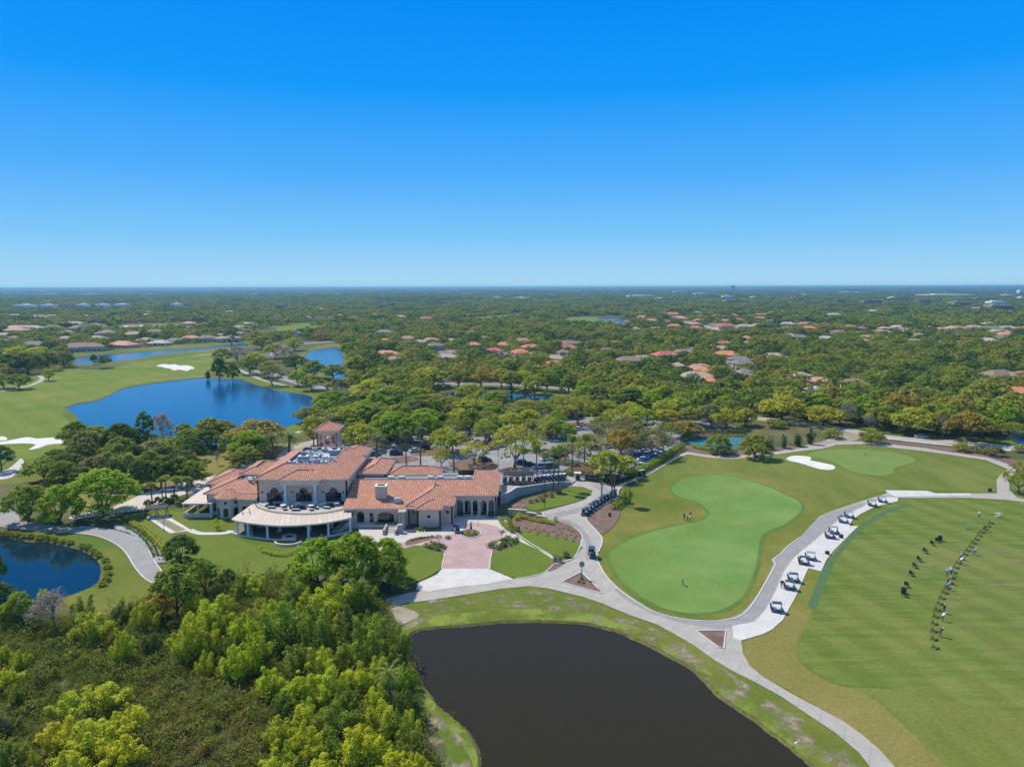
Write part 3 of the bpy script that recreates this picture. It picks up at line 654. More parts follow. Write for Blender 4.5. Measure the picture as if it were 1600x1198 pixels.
def wall(parent, p0, p1, z0, z1, holes=(), thick=.35, mat='stucco', name='wall', glass=True, frame=True, trim=True):
    """wall from p0 to p1 (its outside on the right hand walking p0->p1), openings as outlines in (along, z)"""
    a, b = Vector((p0[0], p0[1], 0)), Vector((p1[0], p1[1], 0)); L = (b - a).length; t = (b - a) / L; nn = Vector((t.y, -t.x, 0))
    W = lambda s, z, d=0: tuple(a + t * s + nn * d + Vector((0, 0, z)))
    mb = MB(); outer = rect(0, L, z0, z1)
    V, fs = cdt(outer, [list(h) for h in holes])
    for d, flip in ((0, False), (-thick, True)):
        for f in fs:
            g = f[::-1] if flip else f
            mb.face([W(V[i].x, V[i].y, d) for i in g])
    for s0, z_, s1, z2 in ((0, z0, L, z0), (L, z0, L, z1), (L, z1, 0, z1), (0, z1, 0, z0)):
        mb.face([W(s0, z_, 0), W(s0, z_, -thick), W(s1, z2, -thick), W(s1, z2, 0)])
    for h in holes:
        for i in range(len(h)):
            p, q = h[i], h[(i + 1) % len(h)]
            mb.face([W(p[0], p[1], 0), W(q[0], q[1], 0), W(q[0], q[1], -thick), W(p[0], p[1], -thick)])
    o = local(parent, mb).build(name, M[mat], parent)
    for h in holes:
        if glass:
            g = MB(); g.face([W(p[0], p[1], -thick * .7) for p in h]); wn = local(parent, g).build('window', M['glass'], parent)
            if frame:
                fr = MB(); xs = [p[0] for p in h]; zs = [p[1] for p in h]; cx = (min(xs) + max(xs)) / 2
                for s in ([cx] if max(xs) - min(xs) < 2.5 else [cx - (max(xs) - min(xs)) / 4, cx, cx + (max(xs) - min(xs)) / 4]):
                    fr.tube(W(s, min(zs), -thick * .6), W(s, min(zs) + (max(zs) - min(zs)) * (.97 if abs(s - cx) < .01 else .7), -thick * .6), .05, .05, 4)
                zz = min(zs) + (max(zs) - min(zs)) * .66
                fr.tube(W(min(xs), zz, -thick * .6), W(max(xs), zz, -thick * .6), .05, .05, 4)
                local(parent, fr).build('frame', M['dark'], wn)
        if trim:
            tr = MB(); n = len(h); c = Vector((sum(p[0] for p in h) / n, sum(p[1] for p in h) / n))
            og = offset(h, -.22)
            for i in range(n):
                j = (i + 1) % n
                if abs(h[i][1] - z0) < .05 and abs(h[j][1] - z0) < .05: continue
                tr.face([W(*h[i], .05), W(*og[i], .05), W(*og[j], .05), W(*h[j], .05)])
                tr.face([W(*og[i], .05), W(*og[i], 0), W(*og[j], 0), W(*og[j], .05)])
            local(parent, tr).build('window_surround' if glass else 'arch_surround', M['stucco_pale'], parent)
    return o
def column(parent, x, y, z0, z1, r=.28, mat='white_trim'):
    c = MB(); c.cyl(x, y, z0 + .3, z1 - .25, r, r * .86, 12); c.box(x - r * 1.5, x + r * 1.5, y - r * 1.5, y + r * 1.5, z0, z0 + .3)
    c.box(x - r * 1.35, x + r * 1.35, y - r * 1.35, y + r * 1.35, z1 - .25, z1)
    return local(parent, c).build('column', M[mat], parent, smooth=False)
CH = empty('clubhouse', (-45, 180, 0), 0, 'large beige clubhouse with terracotta tile roofs, tower and curved terrace above the lawn', 'clubhouse')
p = CH
TF = 4.1   # terrace floor
# main block
ops = []
for cx in (-62.4, -54.7, -46.9):
    c = cx + 66.9
    ops.append([(c - 2.1, TF + .02), (c + 2.1, TF + .02), (c + 2.1, TF + 2.5), (c + 1.15, TF + 2.5)] + [(c + 1.15 * math.cos(a), TF + 2.75 + 1.15 * math.sin(a)) for a in np.linspace(0, PI, 9)] + [(c - 1.15, TF + 2.5), (c - 2.1, TF + 2.5)])
wall(p, (-66.9, 180.6), (-43.3, 180.6), TF - .1, 10.1, ops)
wall(p, (-66.9, 181.2), (-43.3, 181.2), 0, TF - .12, [], trim=False)
wall(p, (-43.3, 180.6), (-43.3, 211), 0, 10.1, [rect(1.5, 2.3, 5, 8), rect(4.5, 5.3, 5, 8)])
wall(p, (-66.9, 211), (-66.9, 180.6), 0, 10.1, [rect(24, 26, 5, 8)])
wall(p, (-43.3, 211), (-66.9, 211), 0, 10.1, [rect(4, 6, 5, 8), rect(10, 12, 5, 8)])
hip(p, -67.5, -42.7, 179.7, 211.8, 10.45, .42, inset=6.2, well=.7)
# portico bay
hip(p, -60.9, -49.4, 178.5, 186.5, 10.52, .42, sides='swe', base=.3)
mb = MB(); mb.box(-60.2, -50.1, 179.0, 180.55, 9.0, 10.2); local(p, mb).build('entablature', M['stucco_pale'], p)
for x in (-59.2, -51.4): column(p, x, 179.4, TF, 9.0, .33)
# round wall lamps
for x in (-65.6, -60.2, -57.6, -51.9, -49.6, -44.2):
    mb = MB(); mb.tube((x, 180.6, TF + 2.6), (x, 180.35, TF + 2.6), .16, .16, 8); mb.tube((x, 180.3, TF + 2.4), (x, 180.3, TF + 2.85), .12, .18, 6)
    local(p, mb).build('wall_lamp', M['dark'], p)
# rooftop machinery in the well of the main roof
def unit(x, y, z, w, d, h, m):
    mb = MB(); mb.box(x - w / 2, x + w / 2, y - d / 2, y + d / 2, z, z + h); mb.box(x - w / 2 - .06, x + w / 2 + .06, y - d / 2 - .06, y + d / 2 + .06, z + h, z + h + .12, 1)
    o = local(p, mb).build('roof_unit', [M[m], M['deck_white']], p)
    f = MB(); f.cyl(x, y, z + h + .12, z + h + .3, min(w, d) * .32, None, 12)
    local(p, f).build('fan_cowl', M['dark'], o)
r2 = random.Random(4); zd = 12.35
for (x, y, w, d, h, m) in ((-57.6, 191.5, 3.2, 2.6, 2.0, 'unit_grey'), (-51.0, 199.5, 3.6, 2.8, 1.9, 'unit_grey'), (-53.6, 190.0, 1.7, 1.7, 1.2, 'deck_white'), (-60, 188.5, 2.2, 1.4, .9, 'deck_white'), (-51.2, 188.2, 2.0, 1.2, .9, 'deck_white'),
                          (-55, 195.5, 1.6, 4.2, 1.0, 'deck_white'), (-52.3, 195, 1.4, 4.4, 1.0, 'deck_white'), (-57.6, 198.5, 1.6, 1.6, 1.2, 'deck_white'), (-60, 200, 1.8, 1.4, 1.0, 'unit_grey'), (-50.4, 192.4, 1.5, 1.5, 1.1, 'deck_white'),
                          (-48.6, 189.4, 1.0, 1.0, .9, 'deck_white'), (-54.5, 203, 2.4, 1.6, 1.2, 'unit_grey'), (-48.9, 203.3, 1.2, 1.2, 1.0, 'deck_white'), (-56, 187.6, 1.3, 1.0, .7, 'unit_grey'), (-49.2, 187.0, .7, .7, .8, 'deck_white'), (-58, 204, 1.4, 1.0, 1.0, 'deck_white')):
    unit(x, y, zd, w * .85, d * .85, h * .75, m)
for a, b in (((-59, 194, zd + .7), (-52, 199, zd + .7)), ((-58, 190, zd + .5), (-50, 190.6, zd + .5)), ((-54, 197, zd + .9), (-50, 192, zd + .9))):
    mb = MB(); mb.tube(a, b, .28, .28, 6); local(p, mb).build('duct', M['metal'], p)
# inner ridge piece behind the machinery and screen hip
hip(p, -50.2, -42.6, 203.5, 213.5, 11.2, .42, base=.8)
# tower
zt0 = 0
for (a, b, hs) in (((-60.7, 216.2), (-54.5, 216.2), [arch(1.2, 10.8, 1.3, 4.0), arch(3.3, 11.6, 1.5, 3.1), arch(5.2, 11.6, 1.4, 3.1)]), ((-54.5, 216.2), (-54.5, 223), [arch(2, 11.6, 1.5, 3.1), arch(4.6, 11.6, 1.5, 3.1)]),
                   ((-54.5, 223), (-60.7, 223), [arch(1.6, 11.6, 1.6, 3.1), arch(4.2, 11.6, 1.6, 3.1)]), ((-60.7, 223), (-60.7, 216.2), [arch(2, 11.6, 1.5, 3.1), arch(4.6, 11.6, 1.5, 3.1)])):
    wall(p, a, b, zt0, 15.9, hs, glass=False, name='tower_wall')
hip(p, -61.6, -53.6, 215.3, 223.9, 16.2, .5)
mb = MB(); mb.box(-60.3, -54.9, 216.6, 222.6, 10.4, 10.6); local(p, mb).build('belfry_floor', M['deck_roof'], p)
mb = MB(); mb.box(-61.0, -54.2, 215.9, 223.3, 15.3, 15.75); local(p, mb).build('cornice', M['stucco_pale'], p)
# mid block east of the main block
wall(p, (-42.9, 193), (-35.4, 193), 0, 8.3, []); wall(p, (-35.4, 193), (-35.4, 208), 0, 8.3, [rect(5, 7, 4, 6)]); wall(p, (-35.4, 208), (-42.9, 208), 0, 8.3, [])
hip(p, -42.95, -34.8, 192.3, 208.6, 8.6, .36, inset=None)
# west wings
wall(p, (-74.6, 191), (-66.95, 191), 0, 8.8, []); wall(p, (-74.6, 203), (-74.6, 191), 0, 8.8, [rect(3, 5, 6, 8)])
hip(p, -75.3, -67.6, 190.2, 204, 9.1, .36, inset=3.2, well=.4)
wall(p, (-81.0, 182.2), (-67.0, 182.2), 0, 5.8, [rect(1.5, 3.5, 1, 3.4), rect(4.5, 6.2, 1, 3.4)]); wall(p, (-81.0, 191.2), (-81.0, 182.2), 0, 5.8, [rect(2, 4, 1, 3.4), rect(5.5, 7.5, 1, 3.4)])
hip(p, -81.7, -67.05, 181.5, 197.5, 6.1, .34, inset=6.2, well=.4)
wall(p, (-84.2, 191.4), (-81.2, 191.4), 0, 5.8, []); wall(p, (-84.2, 203.5), (-84.2, 191.4), 0, 5.8, [rect(2, 4, 1, 3.4), rect(6, 8, 1, 3.4)]); wall(p, (-75, 204), (-84.2, 204), 0, 5.8, [])
hip(p, -84.9, -74.9, 190.7, 204.6, 6.3, .36)
for x, y in ((-71.2, 187.5), (-70.2, 189), (-72.0, 189.2)): mb = MB(); mb.box(x - .6, x + .6, y - .4, y + .4, 7.6, 8.5); local(p, mb).build('roof_unit', M['deck_white'], p)
# low link roof between turret and main block
mb = MB(); slope_face(mb, [(-72, 179.6, 5.1), (-66.95, 179.6, 5.1), (-66.95, 183.5, 6.9), (-72, 183.5, 6.9)], (-72, 179.6, 5.1), (-66.95, 179.6, 5.1)); mb.face([(-72, 179.6, 4.9), (-72, 183.5, 4.9), (-66.95, 183.5, 4.9), (-66.95, 179.6, 4.9)], 1)
mb.face([(-72, 179.6, 4.9), (-66.95, 179.6, 4.9), (-66.95, 179.6, 5.1), (-72, 179.6, 5.1)], 1)
local(p, mb).build('roof', [M['tile'], M['stucco_pale']], p)
wall(p, (-72, 180.2), (-66.95, 180.2), 0, 4.9, [rect(1, 2.4, 1, 3)])
# octagonal turret
ox, oy, orr = -75.0, 182.6, 3.5
oc = [(ox + orr * math.cos(PI / 8 + i * PI / 4), oy + orr * math.sin(PI / 8 + i * PI / 4)) for i in range(8)]
for i in range(8):
    a, b = oc[i], oc[(i + 1) % 8]; L = math.dist(a, b)
    if (a[1] + b[1]) / 2 < oy + .5: wall(p, a, b, 0, 5.3, [arch(L / 2, .3, 1.35, 2.5), disc(L / 2, 4.1, .42)], thick=.25, name='turret_wall')
    else: wall(p, a, b, 0, 5.3, [], thick=.25, name='turret_wall')
ro = [(ox + 4.2 * math.cos(PI / 8 + i * PI / 4), oy + 4.2 * math.sin(PI / 8 + i * PI / 4), 5.4) for i in range(8)]; ap = (ox, oy, 7.3)
mb = MB(); rb = MB()
for i in range(8):
    slope_face(mb, [ro[i], ro[(i + 1) % 8], ap], ro[i], ro[(i + 1) % 8]); rb.tube(ro[i], ap, .1, .1, 4)
    mb.face([(ro[i][0], ro[i][1], 5.15), (ro[(i + 1) % 8][0], ro[(i + 1) % 8][1], 5.15), ro[(i + 1) % 8], ro[i]], 1)
mb.face([(q[0], q[1], 5.15) for q in ro[::-1]], 1)
o = local(p, mb).build('turret_roof', [M['tile'], M['stucco_pale']], p); local(p, rb).build('ridge_cap', M['ridge'], o)
# west porch with cream metal roof
wp = [(-86.8, 179.9), (-78.9, 179.9), (-78.9, 184.7), (-82.0, 194.0), (-86.4, 194.0)]
mb = MB(); mb.face([(x, y, 3.9 + (y - 180) * .03) for x, y in wp], 0, [(x, y) for x, y in wp]); mb.face([(x, y, 3.6 + (y - 180) * .03) for x, y in wp[::-1]], 1)
for i in range(5):
    a, b = wp[i], wp[(i + 1) % 5]; f = lambda q, h: (q[0], q[1], h + (q[1] - 180) * .03)
    mb.face([f(a, 3.6), f(b, 3.6), f(b, 3.9), f(a, 3.9)], 1)
local(p, mb).build('porch_roof', [M['awning'], M['stucco_pale']], p)
for x, y in ((-86.4, 180.3), (-82.7, 180.3), (-79.2, 180.3), (-86.3, 187), (-86.0, 193.6)): column(p, x, y, .1, 3.6, .16)
mb = MB(); mb.box(-86.7, -79.0, 180.1, 180.4, 0, 1.1); mb.box(-86.7, -86.4, 180.4, 193, 0, 1.1); local(p, mb).build('parapet', M['stucco'], p)
# terrace and its curved awning
TE = [(-67.2, 180.5), (-67.0, 178.6), (-65.4, 175.9), (-62, 173.2), (-57.9, 171.4), (-51.1, 170.4), (-45.4, 172.2), (-41.6, 175.6), (-41.2, 178), (-43.25, 180.5)]
te = [TE[0]] + smooth_line(TE[1:8], 4) + TE[8:]
mb = MB(); mb.prism([(x, y) for x, y in te], TF - .45, TF); local(p, mb).build('terrace_deck', M['beige_conc'], p)
ri = MB(); front = te[1:-1]
for i in range(len(front) - 1):
    a, b = front[i], front[i + 1]
    for z in (TF + .15, TF + 1.05): ri.tube((*a, z), (*b, z), .045, .045, 4)
    n = max(1, int(math.dist(a, b) / .35))
    for k in range(n): q = (a[0] + (b[0] - a[0]) * k / n, a[1] + (b[1] - a[1]) * k / n); ri.tube((*q, TF), (*q, TF + 1.05), .02, .02, 3)
local(p, ri).build('railing', M['dark'], p)
OUT = [at(u, v, 3.9)[:2] for u, v in [(360,812),(372,815.5),(400,819.5),(430,822),(455,822),(480,820.5),(505,818),(530,813.5),(549,809)]]
INN = [at(u, v, 3.95)[:2] for u, v in [(398,786),(405,792),(420,796.5),(440,799.5),(460,801),(482,801.5),(503,799.5),(527,796),(549,792)]]
uo, ui = smooth_line([tuple(q) for q in OUT], 4), smooth_line([tuple(q) for q in INN], 4)
mb = MB(); s = 0
for i in range(len(uo) - 1):
    ds = math.dist(uo[i], uo[i + 1])
    a, b, c, d = (*uo[i], 3.75), (*uo[i + 1], 3.75), (*ui[i + 1], 3.98), (*ui[i], 3.98)
    mb.face([a, b, c, d], 0, [(s, 0), (s + ds, 0), (s + ds, 9), (s, 9)])
    lw = lambda q, z: (q[0], q[1], q[2] - z)
    mb.face([lw(d, .2), lw(c, .2), lw(b, .3), lw(a, .3)], 1); mb.face([lw(a, .38), lw(b, .38), b, a], 1); s += ds
mb.face([lw((*uo[0], 3.75), .38), (*uo[0], 3.75), (*ui[0], 3.98), lw((*ui[0], 3.98), .2)], 1); mb.face([lw((*uo[-1], 3.75), .38), lw((*ui[-1], 3.98), .2), (*ui[-1], 3.98), (*uo[-1], 3.75)], 1)
local(p, mb).build('curved_awning', [M['awning'], M['stucco_pale']], p)
for u, v in ((366,841),(387,849),(414,851),(445,852),(479,847),(512,833),(545,829)):
    if u == 445: continue
    q = at(u, v); k = min(range(len(uo)), key=lambda i: abs(proj(uo[i][0], uo[i][1], 3.6)[0] - u)); q = uo[k]
    column(p, q[0], q[1] + .5, 0, 3.4, .3)
for x, y in ((-57.6, 169.2), (-50.2, 169.2), (-63.5, 172), (-45, 171)): column(p, x, y, 0, 3.6, .42)
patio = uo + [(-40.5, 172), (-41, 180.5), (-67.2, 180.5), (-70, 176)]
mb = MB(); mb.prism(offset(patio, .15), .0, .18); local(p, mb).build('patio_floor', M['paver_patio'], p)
lw_ = [(q[0], q[1] - .1) for q in uo]
mb = MB()
for i in range(len(lw_) - 1):
    if -52 < lw_[i][0] < -49.5: continue
    a, b = Vector((*lw_[i], 0)), Vector((*lw_[i + 1], 0)); t = (b - a).normalized(); nn = Vector((t.y, -t.x, 0)) * .18
    A, B = a - nn, b - nn; h = Vector((0, 0, .4))
    mb.face([a + nn, b + nn, b + nn + h, a + nn + h]); mb.face([B, A, A + h, B + h]); mb.face([a + nn + h, b + nn + h, B + h, A + h])
local(p, mb).build('patio_wall', M['stucco_pale'], p)
wl = [arch(x, .2, 2.2, 2.9) for x in (3, 7, 11.8, 16, 20)]
wall(p, (-66.2, 176.6), (-43, 176.6), .18, TF - .46, wl, mat='stucco')
# stairs from the terrace
def stair(p0, p1, z0, z1, w, n):
    a, b = Vector((*p0, 0)), Vector((*p1, 0)); t = (b - a).normalized(); nn = Vector((-t.y, t.x, 0)) * w / 2; mb = MB(); L = (b - a).length / n
    for i in range(n):
        z = z0 + (z1 - z0) * (i + 1) / n; q = a + t * L * i; r = q + t * L
        mb.prism([(q - nn)[:2], (r - nn)[:2], (r + nn)[:2], (q + nn)[:2]], 0, z)
    o = local(p, mb).build('stair', M['beige_conc'], p)
    hb = MB()
    for sg in (-1, 1):
        hb.tube(a + nn * sg + Vector((0, 0, z0 + 1)), b + nn * sg + Vector((0, 0, z1 + 1)), .06, .06, 5)
        for k in range(n + 1):
            q = a + (b - a) * k / n + nn * sg; hb.tube(q + Vector((0, 0, z0 + (z1 - z0) * k / n)), q + Vector((0, 0, z0 + (z1 - z0) * k / n + 1)), .025, .025, 3)
    local(p, hb).build('handrail', M['dark'], o)
stair((-43.8, 167.8), (-39.6, 175.2), 0, TF - .2, 1.9, 14)
stair((-63.5, 165.2), (-67.2, 172.6), 0, TF - .2, 1.7, 14)
# east wing: link, bays, arcade
ew = p
mb = MB(); R0 = 187.4; zr = 8.2
slope_face(mb, [(-42.7, 172.4, 4.8), (-20.6, 172.4, 4.8), (-20.6, R0, zr), (-42.7, R0, zr)], (-42.7, 172.4, 4.8), (-20.6, 172.4, 4.8))
slope_face(mb, [(-20.6, 180.2, 5.8), (-3.4, 180.2, 5.8), (-10.3, R0, zr), (-20.6, R0, zr)], (-20.6, 180.2, 5.8), (-3.4, 180.2, 5.8))
slope_face(mb, [(-3.4, 180.2, 5.8), (-3.4, 204.6, 5.8), (-10.3, 197.6, zr), (-10.3, R0, zr)], (-3.4, 180.2, 5.8), (-3.4, 204.6, 5.8))
slope_face(mb, [(-3.4, 204.6, 5.8), (-16, 204.6, 5.8), (-16, 197.6, zr), (-10.3, 197.6, zr)], (-3.4, 204.6, 5.8), (-16, 204.6, 5.8))
mb.face([(-42.7, R0, zr), (-10.3, R0, zr), (-10.3, R0, 7.5), (-42.7, R0, 7.5)][::-1], 1); mb.face([(-42.7, R0, 7.5), (-10.3, R0, 7.5), (-10.3, 193.6, 7.5), (-42.7, 193.6, 7.5)], 2); mb.face([(-42.2, 193.6, 5.5), (-10.3, 193.6, 5.5), (-10.3, 204.6, 5.5), (-42.2, 204.6, 5.5)], 2); mb.face([(-42.7, 193.62, 7.5), (-10.3, 193.62, 7.5), (-10.3, 193.62, 5.5), (-42.7, 193.62, 5.5)], 1)
mb.face([(-10.3, R0, zr), (-10.3, 197.6, zr), (-10.3, 197.6, 7.5), (-10.3, R0, 7.5)][::-1], 1); mb.face([(-10.3, 193.6, 7.8), (-35, 193.6, 7.8), (-35, 193.6, 7.5), (-10.3, 193.6, 7.5)], 1); mb.face([(-10.3, 193.6, 5.5), (-10.3, 197.6, 5.5), (-10.3, 197.6, zr), (-10.3, 193.6, zr)], 1)
for a, b in (((-42.7, 172.4, 4.8), (-20.6, 172.4, 4.8)), ((-20.6, 180.2, 5.8), (-3.4, 180.2, 5.8)), ((-3.4, 180.2, 5.8), (-3.4, 204.6, 5.8)), ((-3.4, 204.6, 5.8), (-16, 204.6, 5.8))):
    mb.face([(a[0], a[1], a[2] - .35), (b[0], b[1], b[2] - .35), b, a], 1)
mb.face([(-42.7, 172.4, 4.45), (-42.7, R0, 4.45), (-20.6, R0, 4.45), (-20.6, 172.4, 4.45)], 1); mb.face([(-20.6, 180.2, 5.45), (-20.6, 204.6, 5.45), (-3.4, 204.6, 5.45), (-3.4, 180.2, 5.45)], 1)
o = local(p, mb).build('roof', [M['tile'], M['stucco_pale'], M['deck_roof']], p)
rb = MB(); rb.tube((-3.4, 180.2, 5.88), (-10.3, R0, zr + .06), .16, .16, 5); rb.tube((-42.7, R0, zr + .06), (-10.3, R0, zr + .06), .16, .16, 5); rb.tube((-10.3, R0, zr + .06), (-10.3, 197.6, zr + .06), .16, .16, 5)
local(p, rb).build('ridge_cap', M['ridge'], o)
for x in (-33.5, -30.5, -22.5, -19.8, -14.3, -12.2):
    mb = MB(); mb.box(x - .8, x + .8, 190.6, 191.8, 7.5, 8.1); local(p, mb).build('roof_unit', M['deck_white'], p)
hip(p, -35.0, -19.8, 193.9, 201.2, 7.75, .45); wall(p, (-34.5, 194.4), (-20.3, 194.4), 5.6, 7.4, []); wall(p, (-20.3, 194.4), (-20.3, 200.8), 5.6, 7.4, [])
wall(p, (-42.5, 173.2), (-26.2, 173.2), 0, 4.45, [arch(1.3, .9, 1.9, 2.9), arch(4.2, .9, 1.9, 2.9), arch(7.0, .9, 1.1, 2.6), [(8.5, .9), (12.7, .9), (12.7, 2.9), (11.9, 3.5), (10.6, 3.7), (9.3, 3.5), (8.5, 2.9)], arch(14.2, .9, 1.1, 2.6)])
mb = MB(); mb.box(-42.3, -28.6, 171.2, 173.15, 0, .85); local(p, mb).build('raised_walk', M['beige_conc'], p)
# bays
hip(p, -26.9, -14.4, 173.3, 190, 5.25, .40, sides='swe', base=.3)
wall(p, (-26.3, 174), (-15.0, 174), 0, 4.95, [disc(1.3, 3.3, .5), disc(10.0, 3.3, .55)]); wall(p, (-15.0, 174), (-15.0, 181), 0, 4.95, [])
wall(p, (-26.3, 181), (-26.3, 174), 0, 4.95, [])
hip(p, -24.3, -17.2, 170.9, 178, 5.05, .40, sides='swe', base=.3)
wall(p, (-23.7, 171.6), (-17.8, 171.6), 0, 4.75, [disc(2.9, 2.9, .45)]); wall(p, (-17.8, 171.6), (-17.8, 173.9), 0, 4.75, []); wall(p, (-23.7, 173.9), (-23.7, 171.6), 0, 4.75, [])
# arcade
wall(p, (-15.0, 180.9), (-4.0, 180.9), 0, 5.4, [arch(1.35 + i * 2.1, .05, 1.55, 4.3) for i in range(5)], glass=False, thick=.45)
wall(p, (-4.0, 180.9), (-4.0, 204), 0, 5.4, [rect(6, 8, 1, 3.4), rect(12, 14, 1, 3.4)]); wall(p, (-4, 204), (-42, 204.5), 0, 5.4, [])
wall(p, (-15.0, 184.2), (-4.45, 184.2), 0, 5.4, [rect(1.6, 3.2, .1, 3), rect(4.4, 6.0, .1, 3), rect(7.4, 9, .1, 3)])
for i in range(4): mb = MB(); mb.cyl(-12.6 + i * 2.1, 180.7, 0, 3.6, .16, .14, 8); local(p, mb).build('column', M['stucco_pale'], p)
# chimney, roof vent, gate piers, entrance steps
mb = MB(); mb.box(-35.2, -32.4, 177.2, 179.4, 5, 8.9); mb.box(-35.45, -32.15, 176.95, 179.65, 8.9, 9.25, 1); mb.box(-34.7, -32.9, 177.7, 178.9, 9.25, 9.35, 2); local(p, mb).build('chimney', [M['stucco'], M['stucco_pale'], M['dark']], p)
mb = MB(); mb.box(-30.1, -28.3, 175.0, 176.4, 5.3, 6.6); local(p, mb).build('roof_unit', M['metal'], p)
mb = MB(); mb.box(-28.2, -26.5, 170.0, 172.0, 0, 4.4); mb.box(-28.35, -26.35, 169.85, 172.15, 4.4, 4.7); local(p, mb).build('gate_pier', M['stone_wall'], p)
mb = MB(); mb.box(-28.0, -26.8, 167.2, 168.4, 0, 2.2); mb.box(-31.5, -31.0, 166.2, 171.1, 0, 1.3); mb.box(-28.6, -28.1, 166.2, 171.1, 0, 1.3); local(p, mb).build('gate_pier', M['stone_wall'], p)
mb = MB()
for i in range(5): mb.box(-31.0, -28.6, 167 + i * .8, 171.15, 0 if i == 0 else .17 * i, .17 * (i + 1))
local(p, mb).build('entrance_stair', M['beige_conc'], p)

# furniture on the terrace and patio
def patio_table(x, y, z, label, r=.6):
    t = empty('patio_table', (x, y, z), 0, label, 'table', 'tables on the clubhouse terrace')
    mb = MB(); mb.cyl(0, 0, .70, .76, r, None, 12); mb.build('tabletop', M['cream_plastic'], t)
    mb = MB(); mb.cyl(0, 0, .05, .70, .06, None, 6); mb.cyl(0, 0, 0, .05, .3, .25, 8); mb.build('leg', M['dark'], t)
def seat_thing(kind, x, y, z, rz, w, label):
    t = empty(kind, (x, y, z), rz, label, 'sofa' if kind == 'patio_sofa' else 'chair', 'seats on the clubhouse terrace')
    mb = MB(); mb.box(-w / 2, w / 2, -.35, .35, .15, .42); mb.build('seat', M['dark'], t)
    mb = MB(); mb.box(-w / 2, w / 2, .28, .42, .42, .95); mb.build('backrest', M['dark'], t)
    mb = MB(); mb.box(-w / 2 + .06, w / 2 - .06, -.33, .26, .42, .52); mb.build('cushion', M['cream_plastic'], t)
    mb = MB()
    for sx in (-1, 1):
        for sy in (-1, 1): mb.box(sx * (w / 2 - .08) - .04, sx * (w / 2 - .08) + .04, sy * .28 - .04, sy * .28 + .04, 0, .15)
    mb.build('legs', M['dark'], t)
tt = [(-63.5, 177.0, 'westernmost'), (-58.6, 175.4, 'second from the west'), (-55.2, 176.8, 'in the middle'), (-51.4, 175.3, 'third from the east'), (-48.6, 176.6, 'second from the east'), (-45.2, 177.2, 'easternmost')]
for x, y, w in tt: patio_table(x, y, TF, f'round white table on the upper clubhouse terrace, {w}', .75)
k = 0
for x, y, rz, w in ((-61.4, 175.0, 0, 1.9), (-60.2, 176.8, PI, 1.9), (-57.4, 173.4, .2, 1.0), (-56.4, 175.1, PI / 2, 1.0), (-54.6, 173.0, 0, 2.0), (-53.4, 174.5, PI, 2.0), (-50.6, 173.1, -.1, 1.0), (-49.6, 174.4, PI / 2, 1.0), (-47.2, 174.7, -.3, 1.9), (-46.6, 176.3, PI, 1.9), (-62.6, 178.2, PI, 1.0), (-44.1, 178.4, PI, 1.0)):
    k += 1
    kd = 'patio_sofa' if w > 1.5 else 'patio_chair'
    od = ['first', 'second', 'third', 'fourth', 'fifth', 'sixth', 'seventh', 'eighth', 'ninth', 'tenth', 'eleventh', 'twelfth'][k - 1]
    od = {61.4: 'nearest the west end', 60.2: 'behind the western tables', 57.4: 'at the railing left of centre', 56.4: 'beside the middle table', 54.6: 'at the centre of the railing', 53.4: 'behind the central railing seat', 50.6: 'at the railing right of centre', 49.6: 'between the two eastern middle tables', 47.2: 'at the railing near the east end', 46.6: 'beside the second eastern table', 62.6: 'against the facade by the west column', 44.1: 'against the facade at the east corner'}[round(-x, 1)]
    seat_thing(kd, x, y, TF, rz, w, f"dark wicker {'sofa' if w > 1.5 else 'chair'} with pale cushion {od}")
q = at(445, 851)
fp = empty('fire_pit', (q.x, q.y + 3.2, .18), 0, 'round pale stone fire pit ring on the patio under the curved awning', 'fire pit')
mb = MB(); n = 24
for i in range(n):
    a, b = 2 * PI * i / n, 2 * PI * (i + 1) / n
    for r0, r1 in ((1.15, 1.75),):
        I = lambda r, t, z: (r * math.cos(t), r * math.sin(t), z)
        mb.face([I(r1, a, 0), I(r1, b, 0), I(r1, b, .5), I(r1, a, .5)]); mb.face([I(r0, b, 0), I(r0, a, 0), I(r0, a, .5), I(r0, b, .5)]); mb.face([I(r1, a, .5), I(r1, b, .5), I(r0, b, .5), I(r0, a, .5)])
mb.build('ring', M['stucco_pale'], fp); mb = MB(); mb.cyl(0, 0, .02, .3, 1.1, .9, 16); mb.build('basin', M['dark'], fp)
# curved seat bench in front of the fire pit
bq = at(445, 857); bn = empty('curved_bench', (bq.x, bq.y + 3.0, 0), 0, 'curved pale garden wall in front of the fire pit', 'bench wall'); mb = MB()
for i in range(16):
    a, b = PI + .25 + (PI - .5) * i / 16, PI + .25 + (PI - .5) * (i + 1) / 16
    I = lambda r, t, z: (r * math.cos(t) * 1.0, r * math.sin(t) * .85, z)
    mb.face([I(3.4, a, 0), I(3.4, b, 0), I(3.4, b, .6), I(3.4, a, .6)]); mb.face([I(3.0, b, 0), I(3.0, a, 0), I(3.0, a, .6), I(3.0, b, .6)]); mb.face([I(3.4, a, .6), I(3.4, b, .6), I(3.0, b, .6), I(3.0, a, .6)])
mb.build('coping', M['stucco_pale'], bn)

for o in list(COL.objects):
    if o.parent is None and o.name.split('.')[0] in ('clubhouse', 'patio_table', 'patio_sofa', 'patio_chair', 'fire_pit', 'curved_bench'): o.location.x -= .25; o.location.y += 1.1
